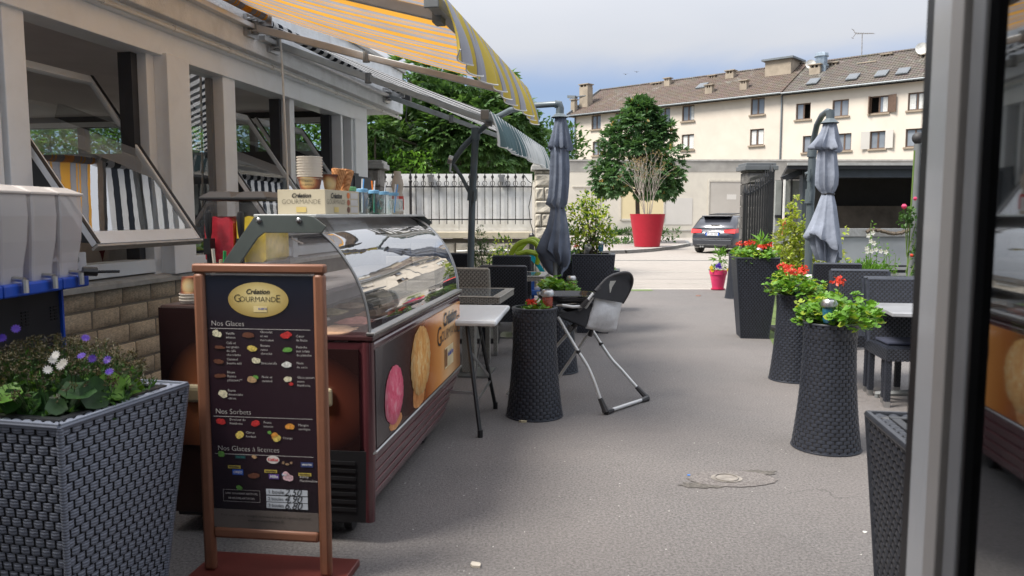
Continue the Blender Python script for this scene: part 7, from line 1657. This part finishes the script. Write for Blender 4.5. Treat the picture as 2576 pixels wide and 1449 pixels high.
t, B = umbrella('folded slate grey cantilever umbrella on the left, strapped round the middle', at(cx_,540,UY).x, UY, pr(rows, UY, cx_), base, None, None, M_umb, (at(cx_,523,UY).z, 15*UY/FPX, 0), .4, seed=5)
def lp(px, py, Y): return at(px, py, Y) - B
PYy = 8.9
g = circ([lp(1181,790,PYy)*1.0, lp(1188,500,PYy), lp(1197,330,PYy)], .040); g.build('pole', M_umbpole, t)
g = circ([lp(1196,352,PYy), lp(1197,322,PYy)], .052); g.tube([lp(1187,505,PYy), lp(1189,475,PYy)], .055, 12); g.tube([lp(1182,520,PYy-.06), lp(1183,500,PYy-.06)], .012, 6); g.tube([lp(1192,512,PYy-.06), lp(1194,480,PYy-.06)], .02, 6); split_build(g, 'collar', M_umbpole, t)
g = circ([lp(1135,412,8.95), lp(1165,370,8.93), lp(1200,335,8.9), lp(1240,300,8.75), lp(1285,277,8.55), lp(1335,266,8.3), lp(1390,262,8.12), lp(1402,262,8.1)], .032); g.build('arm', M_umbpole, t)
g = circ([lp(1396,262,8.1), lp(1407,263,8.1), lp(1409,272,8.1), lp(1408,292,8.1)], .042); g.lathe([(.035,0),(.06,-.02),(.09,-.045),(.085,-.05)], 16, lp(1408,284,8.1), caps=False); g.build('hub', M_umbpole, t)
g = circ([lp(1138,410,8.95), lp(1163,448,8.92), lp(1183,488,8.9)], .022); g.build('strut', M_umbpole, t)
g = circ([lp(1128,400,8.9), lp(1138,404,8.9)], .05); g.tube([lp(1134,410,8.85), lp(1132,432,8.85), lp(1139,434,8.85)], .014, 6); g.build('crank', M_steel, t)
g = circ([lp(1395,600,UY), lp(1397,705,UY)], .022); g.build('centre_tube', M_grey, t)
g = MB(); g.box(-.35,.35,-.35,.35,0,.06); g.build('base_plate', M_black, t, False, bev=.01)
# right one
UY2 = 8.7; cx_ = 2082
rows = [(300,6,0,6,0),(304,14,.03,6,0),(330,19,.14,5,0),(352,27,.22,0,0),(372,36,.32,-4,.012),(378,34,.32,-4,.015),(377,20,.2,0,0),(400,23,.16,-1,0),(440,25,.18,-1,0),(465,24,.18,-2,0),(480,18,.15,-1,0),(487,12,.1,0,0),(494,15,.08,0,0),(520,22,.09,-2,0),(560,32,.09,-6,.02),(592,41,.10,-9,.05),(614,46,.11,-11,.10),(620,44,.12,-10,.10),(606,33,.3,-6,.06),(625,28,.5,-4,.02),(660,19,.5,-4,.03),(655,12,.3,-4,0)]
base = Vector((at(2036,600,9.3).x, 9.3, 0))
t, B = umbrella('folded pale slate cantilever umbrella on the right, hem flared like a skirt', at(cx_,540,UY2).x, UY2, pr(rows, UY2, cx_), base, None, None, M_umb2, (at(cx_,488,UY2).z, 14.5*UY2/FPX, 0), 2.1, seed=11, tilt=True)
g = circ([lp(2030,800,9.3), lp(2035,600,9.3), lp(2044,380,9.3)], .045); g.build('pole', M_umbpole, t)
g = circ([lp(2036,512,9.3), lp(2039,476,9.3)], .056); g.tube([lp(2042,395,9.3), lp(2044,374,9.3)], .055, 12); g.tube([lp(2026,438,9.25), lp(2034,434,9.25)], .02, 6); g.tube([lp(2033,455,9.22), lp(2037,425,9.22)], .02, 6); g.tube([lp(2038,505,9.22), lp(2040,482,9.22)], .018, 6); split_build(g, 'collar', M_umbpole, t)
g = circ([lp(2044,385,9.3), lp(2047,350,9.28), lp(2055,315,9.15), lp(2068,290,8.95), lp(2082,280,8.75), lp(2088,282,8.7)], .034); g.build('arm', M_umbpole, t)
g = circ([lp(2036,430,9.3), lp(2041,395,9.3)], .018); g.build('strut', M_umbpole, t)
g = circ([lp(2088,277,8.7), lp(2089,290,8.7), lp(2088,304,8.7)], .045); g.lathe([(.045,0),(.065,-.02),(.10,-.05),(.095,-.055)], 16, lp(2088,298,8.7), caps=False); g.build('hub', M_umbpole, t)
g = MB(); g.box(-.35,.35,-.35,.35,0,.06); g.build('base_plate', M_black, t, False, bev=.01)

# ------------------------------------------------------------------ baby high chair
hc = thing('high_chair', 'folding baby high chair with white tube legs and grey fabric back', 'high chair', (0,0,0))
R1 = gz(1524, 1043); R2 = gz(1628, 1008); M_tube = mat('white_tube', (.62,.62,.61), .3, .3, var=.03); M_joint = mat('dark_joint', (.035,.033,.035), .45)
hc.location = (R1.x, R1.y, 0); HB = Vector((R1.x, R1.y, 0))
def hp(px, py, Y): return at(px, py, Y) - HB
yn = R1.y; yf = R2.y + .25
def tb2(pts, nm, r_=.0125, m=M_tube): g = MB(); g.tube(pts, r_, 10); return g.build(nm, m, hc)
nl_ = [R1 - HB + Vector((0,0,.02)), hp(1509,1000,yn+.02), hp(1495,960,yn+.05), hp(1477,920,yn+.09), hp(1455,885,yn+.12), hp(1430,843,yn+.16), hp(1404,797,yn+.2)]
fl_ = [R2 - HB + Vector((0,0,.02)), hp(1600,972,R2.y+.04), hp(1565,932,R2.y+.1), hp(1539,904,R2.y+.14), hp(1512,865,R2.y+.2), hp(1489,829,R2.y+.25), hp(1470,800,R2.y+.3)]
tb2(smoothpts([tuple(v) for v in nl_], 4), 'leg'); tb2(smoothpts([tuple(v) for v in fl_], 4), 'leg')
F1 = gz(1275, 998); tb2([F1 - HB + Vector((0,0,.02)), hp(1400,871,yn+.40), hp(1440,826,yn+.32), hp(1491,746,yn+.20)], 'leg')
F2 = gz(1330, 985); F2p = Vector((F1.x+.30, F1.y+.32, 0)); tb2([hp(1404,952,6.25)*1.0 + Vector((-.12,.02,-.14)), hp(1404,952,6.25), hp(1485,833,6.1)], 'leg')
tb2([R1 - HB + Vector((0,0,.02)), R2 - HB + Vector((0,0,.02))], 'foot_bar', .0135)
for (C_, a, b) in ((R1, nl_[1], R2), (R2, fl_[1], R1)):
    c_ = C_ - HB + Vector((0,0,.02)); g = MB(); g.tube([c_.lerp(a, .95), c_.lerp(a,.3), c_], [.018,.022,.026], 8); g.tube([c_, c_.lerp(Vector(b - HB), .16)], [.026,.016], 8); g.build('foot_joint', M_joint, hc)
for (pts_, i_) in ((nl_,4),(fl_,4)):
    g = MB(); g.tube([Vector(pts_[i_]) - Vector((0,0,.012)), Vector(pts_[i_]) + Vector((0,0,.012))], .018, 8); g.build('leg_joint', M_joint, hc)
g = MB(); g.tube([hp(1431,832,yn+.32), hp(1464,800,yn+.28)], [.02,.024], 8); g.tube([hp(1424,838,yn+.2),hp(1436,820,yn+.2)], .02, 8); g.tube([hp(1484,846,yn+.45),hp(1490,822,yn+.45)], .018, 8); g.build('pivot_joint', M_joint, hc)
# backrest loop
loop = [(1455,782),(1491,746),(1507,722),(1530,699),(1556,688),(1577,686),(1588,694),(1590,712),(1580,738),(1566,762)]
lo = smoothpts([tuple(hp(px, py, yn + .20 + .35*i_/9)) for i_, (px, py) in enumerate(loop)], 4); tb2(lo, 'back_frame', .012, M_joint)
bk_p = [(1507,727),(1528,703),(1556,691),(1578,690),(1585,702),(1580,728),(1564,752),(1535,752),(1500,757)]
def sling(poly, Y0, Y1, name, m, th=.02, lab=None):
    pts = [hp(px, py, Y0 + (Y1-Y0)*(px - min(q[0] for q in poly))/(max(q[0] for q in poly)-min(q[0] for q in poly)+.01)) for px, py in poly]; n_ = len(pts); g = MB()
    g.add([p_ for p_ in pts] + [p_ + Vector((0,th,-.002)) for p_ in pts], [tuple(range(n_-1,-1,-1)), tuple(range(n_, 2*n_))] + [(i,(i+1)%n_,n_+(i+1)%n_,n_+i) for i in range(n_)]); return g.build(name, m, hc, False)
M_dkf = mat('black_fabric', (.028,.028,.032), .8, var=.15, bmp=.2, bs=200); M_grf = mat('grey_satin_fabric', (.58,.58,.59), .5, var=.1, scale=14, bmp=.9, bs=14)
bk_p = [(1491,748),(1507,722),(1530,699),(1556,688),(1577,686),(1588,694),(1590,712),(1580,738),(1566,762),(1530,756)]
sling(bk_p, 5.64, 5.96, 'headrest', M_dkf, .03)
sling([(1535,707),(1550,706),(1540,722),(1536,736),(1528,735)], 5.765, 5.80, 'care_label', mat('care_label', (.4,.39,.36), .7), .002)
# grey back: gently folded sheet
g = MB(); nu_, nv_ = 14, 10; P00, P10, P01, P11 = hp(1497,746,5.72), hp(1565,750,6.02), hp(1474,824,5.70), hp(1548,830,5.98); vs = []
for j in range(nv_+1):
    for i in range(nu_+1):
        u, v = i/nu_, j/nv_; p_ = (P00*(1-u)+P10*u)*(1-v) + (P01*(1-u)+P11*u)*v; bul = math.sin(PI*u)*math.sin(PI*v)
        vs.append(p_ + Vector((.03*bul, -.05*bul + .007*math.sin(u*11+v*5), -.02*math.sin(PI*u)*v + .004*math.sin(v*14+u*4))))
g.add(vs, [(j*(nu_+1)+i, j*(nu_+1)+i+1, (j+1)*(nu_+1)+i+1, (j+1)*(nu_+1)+i) for j in range(nv_) for i in range(nu_)]); o = g.build('back_fabric', M_grf, hc, True, 80); sm_ = o.modifiers.new('solid', 'SOLIDIFY'); sm_.thickness = .008
g = MB(); g.tube([hp(1497,746,5.72), hp(1530,747,5.86), hp(1565,750,6.02)], .008, 6); g.tube([hp(1474,824,5.70), hp(1510,830,5.84), hp(1548,830,5.98)], .008, 6); g.build('fabric_hem', mat('white_piping', (.6,.6,.6), .6), hc)
# dark seat sling
g = MB(); A_ = [hp(1400,792,5.66), hp(1430,805,5.66), hp(1472,822,5.68), hp(1490,770,5.72)]; Bq = [p_ + Vector((.06,.34,.0)) for p_ in A_]
g.add(A_ + Bq + [hp(1392,765,5.7), hp(1398,765,6.0)], [(0,1,5,4),(1,2,6,5),(2,3,7,6),(0,1,2,3),(4,7,6,5)]); o = g.build('seat', M_dkf, hc, False); sm_ = o.modifiers.new('solid', 'SOLIDIFY'); sm_.thickness = .015
# tray
g = MB(); TZ_ = hp(1400, 742, 5.85).z; a = hp(1350,744,5.85); b = hp(1500,744,5.85); cxy = (a+b)/2; rx_ = (b.x-a.x)/2; pr_ = []
def tr_ring(k, z, inset): 
    out = []
    for q in range(28):
        an = 2*PI*q/28; c_, s_ = math.cos(an), math.sin(an); e = .55
        out.append((cxy.x + (rx_-inset)*abs(c_)**e*(1 if c_>0 else -1), cxy.y + (.22-inset)*abs(s_)**e*(1 if s_>0 else -1), z))
    return out
rings = [tr_ring(0, TZ_-.045, .05), tr_ring(0, TZ_-.01, .008), tr_ring(0, TZ_+.012, 0), tr_ring(0, TZ_+.012, .018), tr_ring(0, TZ_-.018, .035)]
vs = [p_ for r_ in rings for p_ in r_]; n_ = 28; g.add(vs, [(i*n_+k, i*n_+(k+1)%n_, (i+1)*n_+(k+1)%n_, (i+1)*n_+k) for i in range(4) for k in range(n_)] + [tuple(range(n_-1,-1,-1)), tuple(4*n_+k for k in range(n_))]); g.build('tray', mat('black_gloss_tray', (.02,.02,.022), .15, coat=.5), hc)
tb2([hp(1415,768,5.62), hp(1440,772,5.6), hp(1462,771,5.62), hp(1478,755,5.64), hp(1492,738,5.66)], 'armrest_tube', .011)
tb2([hp(1400,770,6.1), hp(1450,765,6.05), hp(1500,735,6.0)], 'armrest_tube', .009)
g = MB(); g.tube([hp(1462,771,5.6), hp(1480,754,5.6)], .016, 8); g.tube([hp(1498,733,5.68), hp(1508,722,5.7)], .016, 8); g.build('grip', M_joint, hc)

# ------------------------------------------------------------------ toddler slide
SYd = 10.6; ts = thing('toy_slide', 'toddler slide with lime green hand rails and turquoise chute', 'toy slide', (at(1340,0,SYd).x, SYd, 0)); SB = Vector((at(1340,0,SYd).x, SYd, 0))
def spt(px, py, dy=0.): return at(px, py, SYd + dy) - SB
M_lime = mat('lime_plastic', (.30,.40,.02), .4, var=.08); M_turq = mat('turquoise_plastic', (.0,.42,.52), .35, var=.05); M_bluep = mat('blue_plastic_step', (.05,.16,.55), .4)
for dy, ox in ((0., 0),(.42, 22)):
    pts_ = [(1283,650),(1290,630),(1303,615),(1322,607),(1340,608),(1352,620),(1355,640),(1350,665)] if dy == 0 else [(1290,640),(1300,625),(1318,606),(1335,602),(1350,612),(1362,628),(1370,650),(1372,668)]
    g = MB(); g.tube(smoothpts([tuple(spt(px+ox*.4, py, dy)) for px, py in pts_], 4), .038, 10); g.tube([spt(1300+ox*.4,640,dy), spt(1325+ox*.4,633,dy), spt(1352+ox*.4,640,dy)], .036, 10); g.tube([spt(1283+ox*.4,650,dy), spt(1278+ox*.4,740,dy), spt(1276+ox*.4,830,dy)], .04, 8); g.build('hand_rail', M_lime, ts)
chp = smoothpts([tuple(spt(*q)) for q in ((1334,652),(1348,668),(1366,694),(1386,724),(1415,760),(1455,795),(1500,822))], 4); g = MB(); wd = .40
sec = [(-.03,.09),(.0,.10),(.02,.0),(.02,-.02)]
vs = []; 
for i_, p_ in enumerate(chp):
    p_ = Vector(p_)
    for (oy, oz) in ((-.02,.0),(-.02,.10),(.03,.10),(.05,.01),(wd-.05,.01),(wd-.03,.10),(wd+.02,.10),(wd+.02,.0)): vs.append(p_ + Vector((0, oy, oz)))
g.add(vs, [(i*8+k, i*8+(k+1)%8, (i+1)*8+(k+1)%8, (i+1)*8+k) for i in range(len(chp)-1) for k in range(8)]); g.build('chute', M_turq, ts)
e = spt(1533, 820); g = MB(); g.prism([(e.x-.30,e.y+.0),(e.x-.05,e.y-.02),(e.x+.04,e.y+.10),(e.x+.04,e.y+.34),(e.x-.06,e.y+.42),(e.x-.3,e.y+.42)], 2, max(.0,-.0), .07); g.build('chute_end', M_lime, ts, False, bev=.02)
for (px, py) in ((1330,735),(1342,790)):
    a = spt(px, py); g = MB(); g.box(a.x-.12, a.x+.42, 0, .40, a.z-.05, a.z+.03); g.build('step', M_bluep, ts, False, bev=.015)
g = MB(); g.box(spt(1300,700).x, spt(1345,700).x, .05, .40, 0, spt(1300,690).z); g.build('ladder_side', M_bluep, ts, False, bev=.02)
g = MB(); g.X = Matrix.Translation(spt(1305,860,.1)); g.X = None
